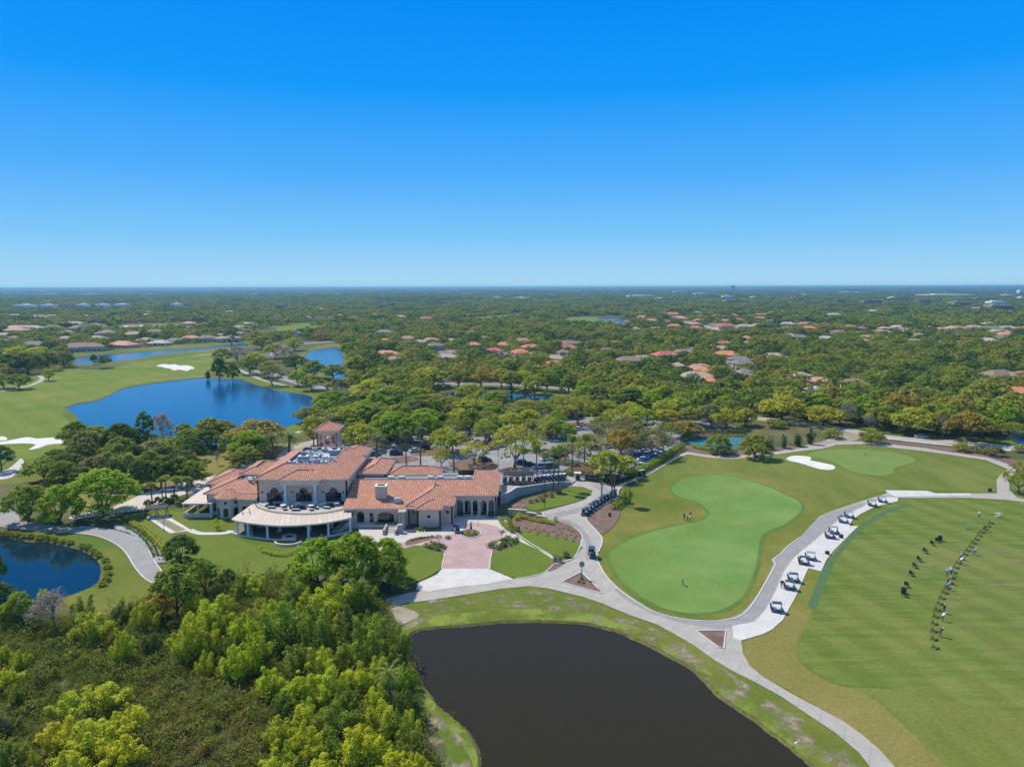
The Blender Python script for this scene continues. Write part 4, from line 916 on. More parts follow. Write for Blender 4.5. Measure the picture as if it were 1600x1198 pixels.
# ------------------------------------------------------------------ walls, yard, shelter
def line_wall(name, pts, zt, th, mat, label, cat='wall', z0=0):
    """wall thing along ground points; zt may be a list of top heights"""
    root = empty(name, (*pts[0][:2], 0), 0, label, cat); mb = MB(); cp = MB()
    for i in range(len(pts) - 1):
        a, b = Vector((*pts[i][:2], 0)), Vector((*pts[i + 1][:2], 0)); t = (b - a).normalized(); nn = Vector((-t.y, t.x, 0)) * th / 2
        ha, hb = (zt[i], zt[i + 1]) if isinstance(zt, (list, tuple)) else (zt, zt)
        A = [a - nn, b - nn, b + nn, a + nn]; hh = [ha, hb, hb, ha]
        T = [q + Vector((0, 0, h)) for q, h in zip(A, hh)]
        for j in range(4): k = (j + 1) % 4; mb.face([A[j], A[k], T[k], T[j]])
        n2 = nn * 1.25; C0 = [a - n2, b - n2, b + n2, a + n2]; C1 = [q + Vector((0, 0, h)) for q, h in zip(C0, hh)]; C2 = [q + Vector((0, 0, .14)) for q in C1]
        cp.face(C2); cp.face(C1[::-1])
        for j in range(4): k = (j + 1) % 4; cp.face([C1[j], C1[k], C2[k], C2[j]])
    local(root, mb).build('wall', M[mat], root); local(root, cp).build('coping', M['stucco_pale'], root)
    return root
YZ = 2.3
yl = [at(782, 776, YZ), at(794, 772, YZ), at(806, 765, YZ - .1), at(830, 761, 1.9), at(862, 757, 1.2), at(892, 755, .5)]
line_wall('retaining_wall', [q[:2] for q in yl], [YZ + .5, YZ + .5, YZ + .5, 2.4, 1.8, 1.0], .35, 'stone_wall', 'long beige retaining wall below the cart yard, sloping down to the right', 'retaining wall')
yb = [at(785, 748, YZ), at(820, 744, YZ), at(850, 742, 1.7), at(880, 742, .8), at(905, 748, .2)]
mb = MB(); n = len(yl)
lo = [Vector((q.x, q.y + .1, q.z)) for q in yl]
top = lo + yb[::-1]
V, fs = cdt([(q.x, q.y) for q in top], [])
zz = {(round(q.x, 2), round(q.y, 2)): q.z for q in top}
for f in fs: mb.face([(V[i].x, V[i].y, zz.get((round(V[i].x, 2), round(V[i].y, 2)), 1)) for i in f])
for i in range(len(top)):
    a, b = top[i], top[(i + 1) % len(top)]; mb.face([(a.x, a.y, 0), (b.x, b.y, 0), tuple(b), tuple(a)])
tag(mb.build('cart_yard', M['path']), kind='structure')
def yard_z(x, y):
    return max(.2, min(YZ, YZ - (x - 8) / 12 * 2.0)) if x > 8 else YZ
for nm, L, h, lb in (('garden_wall', [(794,806),(822,808)], 1.9, 'tan block planter wall beside the arcade, tall step at its west end'), ('garden_wall', [(822,808.5),(838,811)], 1.5, 'tan block planter wall, middle step beside the cart road'), ('garden_wall', [(838,811.5),(855,814)], 1.1, 'tan block planter wall, lowest step at the cart road')):
    line_wall(nm, [at(*q)[:2] for q in L], h, .4, 'stone_wall', lb, 'garden wall')
# shade canopy with carts
sc = at(800, 752, YZ); sh = empty('cart_shelter', (sc.x, sc.y, YZ), 0, 'long dark flat canopy on posts over parked carts beside the clubhouse', 'canopy')
mb = MB(); mb.box(-2.6, 6.4, -1.6, 2.2, 2.3, 2.5); mb.build('roof', M['dark'], sh)
for x in (-2.4, 0.5, 3.4, 6.2):
    for y in (-1.4, 2.0): mb = MB(); mb.box(x - .07, x + .07, y - .07, y + .07, 0, 2.3); mb.build('post', M['dark'], sh)
# small booth by the hedge
q = at(902.5, 750); bo = empty('starter_booth', (q.x, q.y, 0), 0, 'small tan starter booth at the end of the hedge by the cart loop', 'booth')
mb = MB(); mb.box(-.9, .9, -.7, .7, 0, 2.3); mb.build('wall', M['beige_conc'], bo)
mb = MB(); mb.box(-1.1, 1.1, -.9, .9, 2.3, 2.5); mb.build('roof', M['stucco_pale'], bo); mb = MB(); mb.box(-.5, .5, -.73, -.7, .1, 2.0); mb.build('door', M['dark'], bo)

# ------------------------------------------------------------------ houses
ROOFC = {'red': (.55, .16, .10), 'orange': (.68, .26, .11), 'salmon': (.66, .32, .22), 'tan': (.46, .36, .26), 'brown': (.30, .20, .15), 'grey': (.24, .215, .20), 'white': (.50, .46, .41), 'cream': (.44, .36, .26), 'dark': (.09, .085, .085), 'pink': (.44, .25, .19)}
def house_roof_mat(nm, c):
    m, nt, b = new_mat('roof_' + nm)
    uv = nt.nodes.new('ShaderNodeUVMap'); uv.uv_map = 'UVMap'
    nz = con(nt, noise(nt, .5, 5, .7), .3, .7)
    col = mixc(nt, c, tuple(x * .72 for x in c), nz)
    nt.links.new(col, b.inputs['Base Color']); b.inputs['Roughness'].default_value = .85
    return m
HM = {k: house_roof_mat(k, c) for k, c in ROOFC.items()}
DESC = {'red': 'red tiled', 'orange': 'orange tiled', 'salmon': 'salmon tiled', 'tan': 'tan tiled', 'brown': 'brown tiled', 'grey': 'grey', 'white': 'white', 'cream': 'cream', 'dark': 'dark', 'pink': 'pinkish tiled'}
HOUSES = [(50,546,34,'grey'),(127,549,50,'brown'),(190,543,38,'salmon'),(249,540,28,'white'),(273,536,24,'grey'),(297,534,24,'salmon'),(322,534,26,'brown'),(345,528,20,'white'),(375,527,20,'grey'),(240,523,30,'brown'),(207,528,26,'cream'),(150,532,22,'cream'),(102,535,20,'cream'),(35,516,50,'white'),(114,509,32,'white'),(80,515,24,'grey'),(22,534,16,'brown'),(3,537,18,'tan'),(58,499,22,'tan'),(22,496,26,'white'),(80,497,22,'cream'),(135,497,18,'tan'),(180,497,12,'white'),
 (430,500,22,'dark'),(457,500,18,'dark'),(480,500,12,'cream'),(499,500,18,'dark'),(519,501,20,'brown'),(554,499,20,'grey'),(625,498,22,'white'),(664,500,22,'red'),(583,494,12,'tan'),
 (603,559,42,'salmon'),(615,570,26,'pink'),(680,547,26,'grey'),(705,557,32,'pink'),(739,543,24,'orange'),(772,555,24,'red'),(636,535,26,'pink'),(655,541,20,'tan'),(600,525,30,'grey'),(737,522,18,'brown'),(757,532,20,'brown'),(793,569,20,'grey'),(690,561,20,'grey'),
 (816,539,30,'pink'),(830,547,30,'orange'),(832,560,18,'cream'),(812,560,16,'red'),(867,565,30,'tan'),(826,574,20,'brown'),(961,541,26,'red'),(1005,566,36,'tan'),(1040,563,40,'red'),(1070,558,30,'brown'),(1079,551,20,'tan'),(1113,547,20,'red'),(1133,543,20,'red'),(1149,533,12,'salmon'),(1169,541,18,'white'),(930,578,24,'orange'),(1098,588,24,'orange'),(1143,589,26,'grey'),(1166,588,24,'brown'),(1105,605,22,'orange'),(918,555,20,'brown'),(1060,581,20,'tan'),(992,519,16,'cream'),(880,555,18,'brown'),(1052,547,16,'tan'),
 (1003,498,20,'salmon'),(1016,504,26,'salmon'),(1052,494,20,'orange'),(1060,501,28,'salmon'),(1074,508,26,'pink'),(1086,509,18,'salmon'),(1096,497,18,'salmon'),(1118,498,20,'salmon'),(1146,496,12,'orange'),(1165,497,10,'salmon'),(1190,495,24,'orange'),(1207,492,12,'red'),(1134,514,32,'red'),(1116,512,16,'grey'),(1165,515,26,'tan'),(1186,512,24,'tan'),(1203,507,22,'grey'),
 (1245,497,16,'grey'),(1278,495,14,'grey'),(1303,496,24,'white'),(1325,498,12,'grey'),(1262,509,24,'pink'),(1264,518,22,'orange'),(1328,516,20,'orange'),(1346,516,16,'brown'),(1382,516,14,'salmon'),(1404,514,18,'white'),(1418,517,18,'tan'),(1450,516,24,'grey'),(1470,518,20,'salmon'),(1494,516,24,'tan'),(1522,516,18,'tan'),(1550,517,24,'grey'),(1576,516,22,'cream'),(1597,516,14,'orange'),(1291,535,22,'white'),(1353,532,28,'cream'),(1351,539,14,'orange'),(1384,533,15,'tan'),(1469,541,14,'white'),(1500,541,16,'cream'),(1167,534,14,'orange'),(1182,530,10,'cream'),(1232,527,18,'tan'),
 (1252,594,28,'tan'),(1281,603,30,'salmon'),(1337,606,36,'brown'),(1563,597,46,'brown'),(1600,592,22,'brown'),(1592,625,34,'orange'),(1164,591,26,'grey'),(1276,618,14,'white'),(1310,524,20,'brown'),(1213,519,18,'grey')]
hr_ = random.Random(91)
def estate(n, u0, u1, v0, v1, cols, dmin=9):
    k = 0; tries = 0
    while k < n and tries < 4000:
        tries += 1; u, v = hr_.uniform(u0, u1), hr_.uniform(v0, v1); w = (v - 446.5) * .26 * hr_.uniform(.8, 1.3) + 2
        if any(abs(u - a[0]) < (w + a[2]) * .52 and abs(v - a[1]) < 4.5 for a in HOUSES): continue
        HOUSES.append((round(u), round(v, 1), w, hr_.choice(cols))); k += 1
estate(20, 985, 1230, 489, 519, ['salmon', 'orange', 'salmon', 'red', 'tan', 'pink', 'grey'])
estate(6, 780, 990, 540, 580, ['salmon', 'orange', 'tan', 'red', 'brown'])
estate(5, 580, 800, 530, 572, ['salmon', 'pink', 'tan', 'grey', 'orange'])
estate(14, 1230, 1600, 510, 541, ['tan', 'salmon', 'cream', 'grey', 'orange', 'white'])
estate(16, 0, 400, 505, 536, ['tan', 'white', 'brown', 'cream', 'salmon', 'grey'])
estate(16, 0, 620, 479, 500, ['white', 'cream', 'tan', 'white'])
estate(14, 1180, 1600, 470, 492, ['cream', 'tan', 'grey', 'white'])
estate(7, 1060, 1240, 545, 600, ['salmon', 'grey', 'tan', 'orange'])
HB = []      # occupied ground: (x, y, radius)
LANDM = [(60, 560, 'beside the far stream'), (127, 549, 'beside the far stream'), (430, 498, 'beyond the far fairway'), (605, 555, 'near the canal pond'), (740, 545, 'among the woods behind the car park'), (1030, 560, 'in the woods beyond the tennis court'), (870, 565, 'behind the boulevard oaks'), (1100, 500, 'in the distant red roofed estate'), (1450, 516, 'in the far right row of houses'), (1290, 530, 'in the woods behind the chipping green'), (1280, 600, 'in the woods right of the boulevard'), (1590, 610, 'at the right edge of the woods'), (40, 510, 'on the far left horizon side')]
ORD = ['first', 'second', 'third', 'fourth', 'fifth', 'sixth', 'seventh', 'eighth', 'ninth', 'tenth', 'eleventh', 'twelfth', 'thirteenth', 'fourteenth', 'fifteenth', 'sixteenth', 'seventeenth', 'eighteenth', 'nineteenth', 'twentieth'] + [f'{t}-{o}' if o else t for t in ('twenty', 'thirty', 'forty', 'fifty', 'sixty') for o in ('first', 'second', 'third', 'fourth', 'fifth', 'sixth', 'seventh', 'eighth', 'ninth')]
def name_unique(items):
    """items: (u, label_base, obj, group). Where labels repeat, tell them apart by their order from the left"""
    d = {}
    for it in items: d.setdefault(it[1], []).append(it)
    for base, L in d.items():
        L.sort(key=lambda t: t[0])
        for i, (u, b, o, g) in enumerate(L):
            o['label'] = b if len(L) == 1 else (f'{b}, {ORD[i]} from left' if i < len(L) - 1 or i == 0 else f'{b}, rightmost')
            if g: o['group'] = g
named_houses = []
for i, (u, v, w, c) in enumerate(HOUSES):
    q = at(u, v); D = math.hypot(q.x, q.y); W = max(9, w / F * D); rr = random.Random(i * 7 + 1)
    dp = min(max(10, W * .62), 17); h = 3.0 + (1.6 if rr.random() < .35 else 0)
    wob = rr.uniform(-.35, .35)
    hs = empty('house', (q.x, q.y + dp * .2, 0), wob, None, 'house')
    if v < 560 and W > 26 and False: pass
    mb = MB(); mb.box(-W / 2, W / 2, -dp / 2, dp / 2, 0, h); 
    wing = rr.choice((-1, 1)); wx = wing * W * .25
    mb.box(wx - W * .2, wx + W * .2, -dp / 2 - 3.5, -dp / 2 + .01, 0, h - .05)
    mb.build('wall', M['stucco'], hs)
    def hr(x0, x1, y0, y1, z, nm):
        mb = MB(); r = min(x1 - x0, y1 - y0) / 2; sl = .42; zt = z + r * sl; b = [(x0, y0, z), (x1, y0, z), (x1, y1, z), (x0, y1, z)]
        if x1 - x0 >= y1 - y0: t = [(x0 + r, y0 + r, zt), (x1 - r, y0 + r, zt)]; fs = [[b[0], b[1], t[1], t[0]], [b[2], b[3], t[0], t[1]], [b[1], b[2], t[1]], [b[3], b[0], t[0]]]
        else: t = [(x0 + r, y0 + r, zt), (x0 + r, y1 - r, zt)]; fs = [[b[1], b[2], t[1], t[0]], [b[3], b[0], t[0], t[1]], [b[0], b[1], t[0]], [b[2], b[3], t[1]]]
        for f in fs: mb.face(f)
        mb.face(b[::-1]); mb.build('roof', HM[c], hs)
    hr(-W / 2 - .6, W / 2 + .6, -dp / 2 - .6, dp / 2 + .6, h, 'roof')
    hr(wx - W * .2 - .5, wx + W * .2 + .5, -dp / 2 - 4.1, dp / 2 - .5, h - .1, 'roof')
    if D < 1500:
        n = max(2, int(W / 4))
        for k in range(n):
            x = -W / 2 + (k + .5) * W / n; inw = abs(x - wx) < W * .2; y = -dp / 2 - (3.52 if inw else .02)
            mb = MB(); mb.box(x - .8, x + .8, y - .03, y + .03, .9, 2.3); mb.build('window', M['glass'], hs)
    HB.append((q.x, q.y, W / 2 + 2.5, dp))
    lm = min(LANDM, key=lambda t: (t[0] - u) ** 2 + ((t[1] - v) * 4) ** 2)[2]
    size = 'large ' if W > 24 else ('small ' if W < 14 else '')
    named_houses.append((u, f'{size}{DESC[c]} roofed house {lm}', hs, 'houses among the trees'))
name_unique(named_houses)
# far commercial buildings: long pale boxes with parapet
far_b = []
for i, (u, v, w, hpx, c) in enumerate([(1477,464,60,4,'white'),(1327,459,22,3,'white'),(1341,459,14,3,'white'),(1178,454,60,2,'white'),(1001,465,36,3,'white'),(1031,470,13,3,'white'),(1137,468,15,6,'white'),(1096,462,20,4,'white'),(1062,458,18,3,'white'),(777,468,14,4,'white'),(815,469,20,4,'white'),(650,457,18,3,'white'),(632,458,10,3,'tan'),(315,459,15,4,'white'),(300,463,12,3,'tan'),(140,462,30,3,'white'),(105,462,18,3,'cream'),(75,462,32,3,'white'),(45,458,12,3,'tan'),(40,483,24,5,'white'),(76,483,17,4,'white'),(104,482,12,3,'cream'),(130,482,12,3,'white'),(161,482,13,4,'white'),(191,482,16,4,'white'),(276,481,11,4,'white'),(295,480,8,3,'cream'),(398,462,10,3,'white'),(420,471,12,3,'cream'),(480,460,12,3,'white'),(440,458,10,2,'tan'),(530,461,10,2,'white'),(1178,468,10,3,'white'),(1210,469,14,5,'cream'),(1245,469,16,4,'cream'),(1258,463,9,3,'white'),(1360,475,24,4,'grey'),(1310,474,12,3,'grey'),(1396,469,12,3,'white'),(1440,475,18,4,'grey'),(1500,478,26,4,'cream'),(1555,477,20,4,'white'),(1575,464,16,3,'white'),(1596,461,10,8,'white'),(1596,469,8,3,'white'),(860,463,10,2,'white'),(905,466,14,3,'cream'),(935,467,8,3,'grey'),(1140,474,16,3,'cream'),(690,468,10,2,'cream'),(730,462,12,2,'white'),(558,470,8,2,'cream'),(602,474,8,3,'cream'),(350,476,10,3,'tan'),(233,462,20,2,'white'),(265,473,10,3,'cream'),(440,483,10,3,'tan'),(600,482,8,2,'tan'),(1560,484,30,4,'tan'),(1530,470,12,3,'tan')]):
    q = at(u, v); D = q.y; W = w / F * D * 1.15; h = hpx / F * D; h = min(max(h, 13), 60); dp = max(min(W * .6, 220), 30)
    b = empty('warehouse', (q.x, q.y, 0), 0, None, 'warehouse')
    mb = MB(); mb.box(-W / 2, W / 2, -dp / 2, dp / 2, 0, h); mb.box(-W * .2, W * .1, dp * .1, dp * .4, h, h + 2.5); mb.build('wall', HM[c] if c in ('tan', 'grey', 'cream') else M['white_bldg'], b)
    mb = MB(); n = max(3, int(w / 3))
    for k in range(n): x = -W / 2 + (k + .5) * W / n; mb.box(x - W / n * .3, x + W / n * .3, -dp / 2 - .3, -dp / 2 + .1, h * .25, h * .55)
    mb.build('window_band', M['glass'], b)
    HB.append((q.x, q.y - 30, W / 2 + 14, dp + 60))
    side = 'left part' if u < 400 else 'centre left' if u < 700 else 'centre' if u < 900 else 'centre right' if u < 1200 else 'right part'
    dist = 'on the horizon' if v < 466 else 'in the distant woods'
    far_b.append((u, f'{"long " if W > 150 else ""}{"white" if c == "white" else c} flat roofed building {dist}, {side}', b, 'pale buildings on the far plain'))
name_unique(far_b)
# blue water tower and radio masts
q = at(1145, 455); wt = empty('water_tower', (q.x, q.y, 0), 0, 'tall blue water tower standing on the horizon', 'water tower')
s_ = q.y / F; mb = MB(); mb.cyl(0, 0, 0, 5 * s_, 1.1 * s_, 1.1 * s_, 12); mb.build('shaft', M['blue_paint'], wt); mb = MB(); mb.cyl(0, 0, 5 * s_, 8.4 * s_, 3.4 * s_, 3.4 * s_, 16); mb.cyl(0, 0, 8.4 * s_, 9.2 * s_, 3.4 * s_, .6 * s_, 16); mb.build('tank', M['blue_paint'], wt)
for u, h, lb in ((618.6, 8.5, 'thin radio mast left of the middle of the horizon'), (1234, 7, 'thin radio mast right of the blue water tower'), (31.5, 7, 'thin radio mast at the far left of the horizon')):
    q = at(u, 455); s_ = q.y / F; ms = empty('radio_mast', (q.x, q.y, 0), 0, lb, 'mast')
    mb = MB(); hm = 66; mb.cyl(0, 0, 0, hm, .16 * s_, .1 * s_, 4); mb.build('mast', M['dark'], ms)
    mb = MB(); mb.cyl(0, 0, hm * .9, hm * .94, .4 * s_, .4 * s_, 5); mb.build('antenna', M['metal'], ms)
#@@PART3
# ------------------------------------------------------------------ foliage geometry
def leaf_arrays(rng, blobs, per, size, up=.6, inner=.55, jit=.5):
    C, Nn, Sz, T = [], [], [], []
    for (x, y, z, r, rz) in blobs:
        d = rng.normal(size=(per, 3)); d /= np.linalg.norm(d, axis=1)[:, None]
        d[:, 2] = np.where(d[:, 2] < -.45, -d[:, 2], d[:, 2])
        rad = rng.uniform(inner, 1.06, size=(per, 1)); rad += (rng.uniform(size=(per, 1)) < .12) * rng.uniform(0, .35, size=(per, 1))
        c = np.array([x, y, z]) + d * rad * np.array([r, r, rz])
        n = d + rng.normal(size=(per, 3)) * jit + np.array([0, 0, up]); n /= np.linalg.norm(n, axis=1)[:, None]
        C.append(c); Nn.append(n); Sz.append(size * rng.uniform(.6, 1.3, size=per)); T.append(np.clip(rng.uniform(.1, .9) * .55 + rng.uniform(0, 1, size=per) * .45, 0, 1))
    return np.concatenate(C), np.concatenate(Nn), np.concatenate(Sz), np.concatenate(T)
def quads_mesh(name, rng, C, Nn, S_, T, mat, aspect=1.0, extra=None):
    n = len(C); a = rng.normal(size=(n, 3)); x = np.cross(Nn, a); x /= (np.linalg.norm(x, axis=1)[:, None] + 1e-9); y = np.cross(Nn, x)
    s = S_[:, None] * .5; X = x * s; Y = y * s * aspect
    # a folded, four-pointed leaf spray
    lift = Nn * s * .35
    V = np.stack([C - X, C - Y * .8 + lift * 0, C + X, C + Y * 1.1], axis=1); V[:, 0] -= lift; V[:, 2] -= lift
    V = V.reshape(-1, 3); me = bpy.data.meshes.new(name)
    nv, nf = n * 4, n
    me.vertices.add(nv); me.vertices.foreach_set('co', V.astype(np.float32).ravel())
    me.loops.add(nv); me.loops.foreach_set('vertex_index', np.arange(nv, dtype=np.int32))
    me.polygons.add(nf); me.polygons.foreach_set('loop_start', np.arange(0, nv, 4, dtype=np.int32))
    at_ = me.attributes.new('tone', 'FLOAT', 'POINT'); at_.data.foreach_set('value', np.repeat(T, 4).astype(np.float32))
    me.materials.append(mat); me.update(calc_edges=True); return me
def raw_mesh(mb, name, mat):
    me = bpy.data.meshes.new(name); me.from_pydata(mb.v, [], mb.f)
    for m in (mat if isinstance(mat, (list, tuple)) else [mat]): me.materials.append(m)
    me.polygons.foreach_set('material_index', mb.m); me.update(); return me
def dome_blobs(rng, n, R, z0, z1, r0, r1, flat=1.0, pw=.5):
    B = []
    for i in range(n):
        a = 2.399963 * i + rng.uniform(-.3, .3); q = ((i + .5) / n) ** pw
        rr = R * q * rng.uniform(.85, 1.05); r = rng.uniform(r0, r1); rr = min(rr, R - r * .6)
        top = z0 + (z1 - z0) * math.sqrt(max(0, 1 - (rr / R) ** 2)) ** flat
        z = top - r * .8 if rng.uniform() < .72 else rng.uniform(z0 + r * .5, max(z0 + r * .6, top - r))
        B.append((rr * math.cos(a), rr * math.sin(a), z, r, r * rng.uniform(.62, .85)))
    return B
def trunk_mb(rng, zb, blobs, r, limbs=6, lean=.3):
    mb = MB(); fx, fy = rng.uniform(-lean, lean), rng.uniform(-lean, lean)
    mb.tube((0, 0, -.1), (fx * .5, fy * .5, zb * .5), r * 1.25, r, 7); mb.tube((fx * .5, fy * .5, zb * .5), (fx, fy, zb), r, r * .85, 7)
    for k in rng.choice(len(blobs), min(limbs, len(blobs)), replace=False):
        b = blobs[k]; m = ((fx + b[0] * .55), (fy + b[1] * .55), zb + (b[2] - zb) * .45)
        mb.tube((fx, fy, zb), m, r * .6, r * .4, 5); mb.tube(m, b[:3], r * .4, r * .12, 5)
    return mb
TPL = {}
def template(kind, seeds, fn): TPL[kind] = [fn(np.random.default_rng(s)) for s in seeds]
def t_oak(rng, n=32, per=70, leaf=.55, R=5, H_=8.5, z0=1.9, bark='bark', r=(1.0, 1.75), flat=1.0, aspect=1.0, inner=.5):
    B = dome_blobs(rng, n, R, z0, H_, *r, flat=flat)
    C, Nn, S_, T = leaf_arrays(rng, B, per, leaf, inner=inner)
    return dict(R=R, H=H_, crown=quads_mesh('crown', rng, C, Nn, S_, T, M['leaf'], aspect), trunk=raw_mesh(trunk_mb(rng, z0 * .8, B, R * .055), 'trunk', M[bark]))
template('oak', (1, 2, 3, 4), t_oak)
template('thin', (11, 12, 13), lambda g: t_oak(g, n=32, per=48, leaf=.42, inner=.6, r=(.9, 1.6), bark='bark_grey'))
template('lush', (21, 22, 23), lambda g: t_oak(g, n=60, per=120, leaf=.42, R=6, H_=9.5, z0=1.2, r=(.9, 1.6), inner=.45))
template('tall', (31, 32, 33, 34), lambda g: t_oak(g, n=26, per=55, leaf=.55, R=3.6, H_=9.5, z0=1.6, r=(.8, 1.4), flat=.75))
def t_wild(g, spread=2.5, stems=7, H_=7.2, puff=False, per=95):
    B = []; mb = MB()
    for k in range(stems):
        a = k * 2.4 + g.uniform(-.4, .4); rr = spread * math.sqrt((k + .3) / stems); x, y = rr * math.cos(a), rr * math.sin(a); top = H_ * (1 - .45 * (rr / spread) ** 1.5) * g.uniform(.72, 1.0)
        lx, ly = g.uniform(-.5, .5, 2); n = 9
        mb.tube((x * .25, y * .25, -.1), (x * .8, y * .8, top * .35), .09, .06, 5); mb.tube((x * .8, y * .8, top * .35), (x + lx, y + ly, top * .95), .06, .02, 4)
        for i in range(n):
            f = (i + .6) / n; r = (1.2 - .65 * f) * g.uniform(.6, 1.1) + .12; w_ = (1 - f) * .9 + .35
            if puff: r = (.45 + .5 * math.sin(PI * min(1, f * 1.05))) * g.uniform(.6, 1.15); w_ = .55 + .5 * math.sin(PI * f)
            B.append((x * (.7 + .3 * f) + lx * f + g.normal() * .35 * w_, y * (.7 + .3 * f) + ly * f + g.normal() * .35 * w_, max(.4, top * (.12 + .86 * f) - .1), r, r * g.uniform(.7, 1.2)))
    C, Nn, S_, T = leaf_arrays(g, B, per, .21, inner=.4, jit=.6)
    return dict(R=spread + .9, H=H_, crown=quads_mesh('crown', g, C, Nn, S_, T, M['leaf'], .8), trunk=raw_mesh(mb, 'trunk', M['bark']))
template('wild', (46, 47, 48, 49), t_wild)
template('brush', (41, 42, 43, 44, 45), lambda g: t_wild(g, 2.7, 12, 6.6, True, 80))
template('column', (51, 52), lambda g: t_wild(g, .95, 5, 6.2, True, 70))
template('shrub', (61, 62, 63), lambda g: t_oak(g, n=9, per=60, leaf=.16, R=1.0, H_=1.2, z0=.15, r=(.3, .45), inner=.7))
template('bigshrub', (64, 65), lambda g: t_oak(g, n=16, per=80, leaf=.3, R=2.2, H_=2.8, z0=.3, r=(.55, .9), inner=.7))
def t_bare(g, red=False):
    mb = MB(); C = []; D = []
    def grow(p, d, L, r, lv):
        q = p + d * L; mb.tube(p, q, r, r * .65, 5 if lv > 2 else 3)
        if lv <= 1:
            for _ in range(5): C.append(np.array(q) + g.normal(size=3) * .35); D.append(g.normal(size=3))
        if lv == 0: return
        for _ in range(4 if lv > 2 else 3):
            nd = (d + Vector(g.normal(size=3)) * .55 + Vector((0, 0, .15))).normalized(); grow(q, nd, L * g.uniform(.6, .82), r * .6, lv - 1)
    grow(Vector((0, 0, -.1)), Vector((0, 0, 1)), 2.6, .2, 4)
    C = np.array(C); D = np.array(D); D /= np.linalg.norm(D, axis=1)[:, None]
    z = max(v[2] for v in mb.v); R = max(abs(v[0]) for v in mb.v)
    return dict(R=max(R, 2), H=z, crown=quads_mesh('crown', g, C, D, np.full(len(C), .55), g.uniform(size=len(C)), M['leaf'], .18), trunk=raw_mesh(mb, 'trunk', M['bark_grey']))
template('bare', (71, 72, 73), t_bare)
def blade(mb, a, b, w, up=Vector((0, 0, 1))):
    a, b = Vector(a), Vector(b); t = (b - a); s = t.cross(up)
    s = (s if s.length > 1e-4 else Vector((1, 0, 0))).normalized() * w / 2; m = a + t * .4
    mb.face([a, m + s, b, m - s])
def t_palm(g, H_=10, fan=True):
    tr = MB(); p = Vector((0, 0, -.1)); bend = Vector((g.uniform(-.5, .5), g.uniform(-.5, .5), 0)); n = 6; R = .17 if fan else .32
    for i in range(n):
        q = Vector((bend.x * ((i + 1) / n) ** 2, bend.y * ((i + 1) / n) ** 2, H_ * (i + 1) / n)); tr.tube(p, q, R * (1.25 - .3 * i / n), R * (1.2 - .3 * (i + 1) / n), 7); p = q
    mb = MB(); top = p
    for i in range(46 if fan else 54):
        az = 2.399963 * i; el = math.radians(75 - 105 * (i / (46 if fan else 54)) ** (1.0 if fan else .8)) ; d = Vector((math.cos(az) * math.cos(el), math.sin(az) * math.cos(el), math.sin(el)))
        if fan:
            s = top + d * g.uniform(.7, 1.0); side = d.cross(Vector((0, 0, 1))).normalized(); u2 = side.cross(d)
            mb.tube(top, s, .03, .02, 3)
            for k in range(9):
                th = (k - 4) / 4 * 1.25; e = (d * math.cos(th) + side * math.sin(th)).normalized(); L = g.uniform(.8, 1.05) * (1.0 - .15 * abs(k - 4) / 4)
                blade(mb, s, s + e * L + Vector((0, 0, -.18 - .08 * abs(k - 4))), .17, u2)
        else:
            prev = top; dd = d.copy(); L = g.uniform(3.0, 3.8)
            for k in range(9):
                dd = (dd + Vector((0, 0, -.16))).normalized(); q = prev + dd * L / 9; mb.tube(prev, q, .035, .025, 3)
                side = dd.cross(Vector((0, 0, 1))); side = (side if side.length > .01 else Vector((1, 0, 0))).normalized()
                for sg in (-1, 1):
                    for f in (.25, .75):
                        o = prev + (q - prev) * f; blade(mb, o, o + (side * sg * .75 + dd * .45 + Vector((0, 0, .12))).normalized() * (.62 - .04 * k), .09)
                prev = q
    me = raw_mesh(mb, 'crown', M['leaf']); a = me.attributes.new('tone', 'FLOAT', 'POINT'); a.data.foreach_set('value', np.random.default_rng(3).uniform(size=len(me.vertices)).astype(np.float32))
    return dict(R=1.9 if fan else 3.4, H=H_ + (1.4 if fan else 2.2), crown=me, trunk=raw_mesh(tr, 'trunk', M['palm_trunk']))
template('palm', (81, 82, 83), lambda g: t_palm(g, 10.5, True))
template('date', (91, 92), lambda g: t_palm(g, 6.5, False))
template('cycad', (95, 96), lambda g: t_palm(g, 2.4, False))

LEAFK = 2.05
LEAF = {'oak': (.160, .170, .018), 'yoak': (.225, .225, .018), 'rust': (.190, .145, .020), 'green': (.125, .165, .012), 'lush': (.150, .210, .010), 'dark': (.070, .105, .014), 'dull': (.125, .125, .035),
        'lime': (.250, .270, .010), 'yellow': (.33, .31, .012), 'grey': (.17, .145, .11), 'palm': (.15, .185, .030), 'datec': (.11, .125, .055), 'redtwig': (.22, .10, .08), 'goldc': (.32, .29, .022), 'box': (.06, .10, .014)}
CDESC = {'oak': 'olive green', 'yoak': 'yellow-green', 'rust': 'rusty orange-green', 'green': 'mid green', 'lush': 'bright green', 'dark': 'dark green', 'dull': 'dull grey-green', 'lime': 'lime green', 'yellow': 'golden yellow', 'grey': 'bare grey', 'palm': 'green', 'datec': 'blue-green', 'redtwig': 'bare reddish', 'goldc': 'golden', 'box': 'deep green'}
KDESC = {'oak': 'round crowned tree', 'thin': 'thin leaved spreading tree', 'lush': 'dense spreading tree', 'tall': 'tall oval tree', 'brush': 'bushy thicket tree', 'wild': 'ragged upright thicket tree', 'column': 'narrow columnar tree', 'bare': 'leafless tree', 'palm': 'tall slim fan palm', 'date': 'stout feather palm', 'cycad': 'small feather palm', 'shrub': 'low shrub', 'bigshrub': 'rounded bush'}
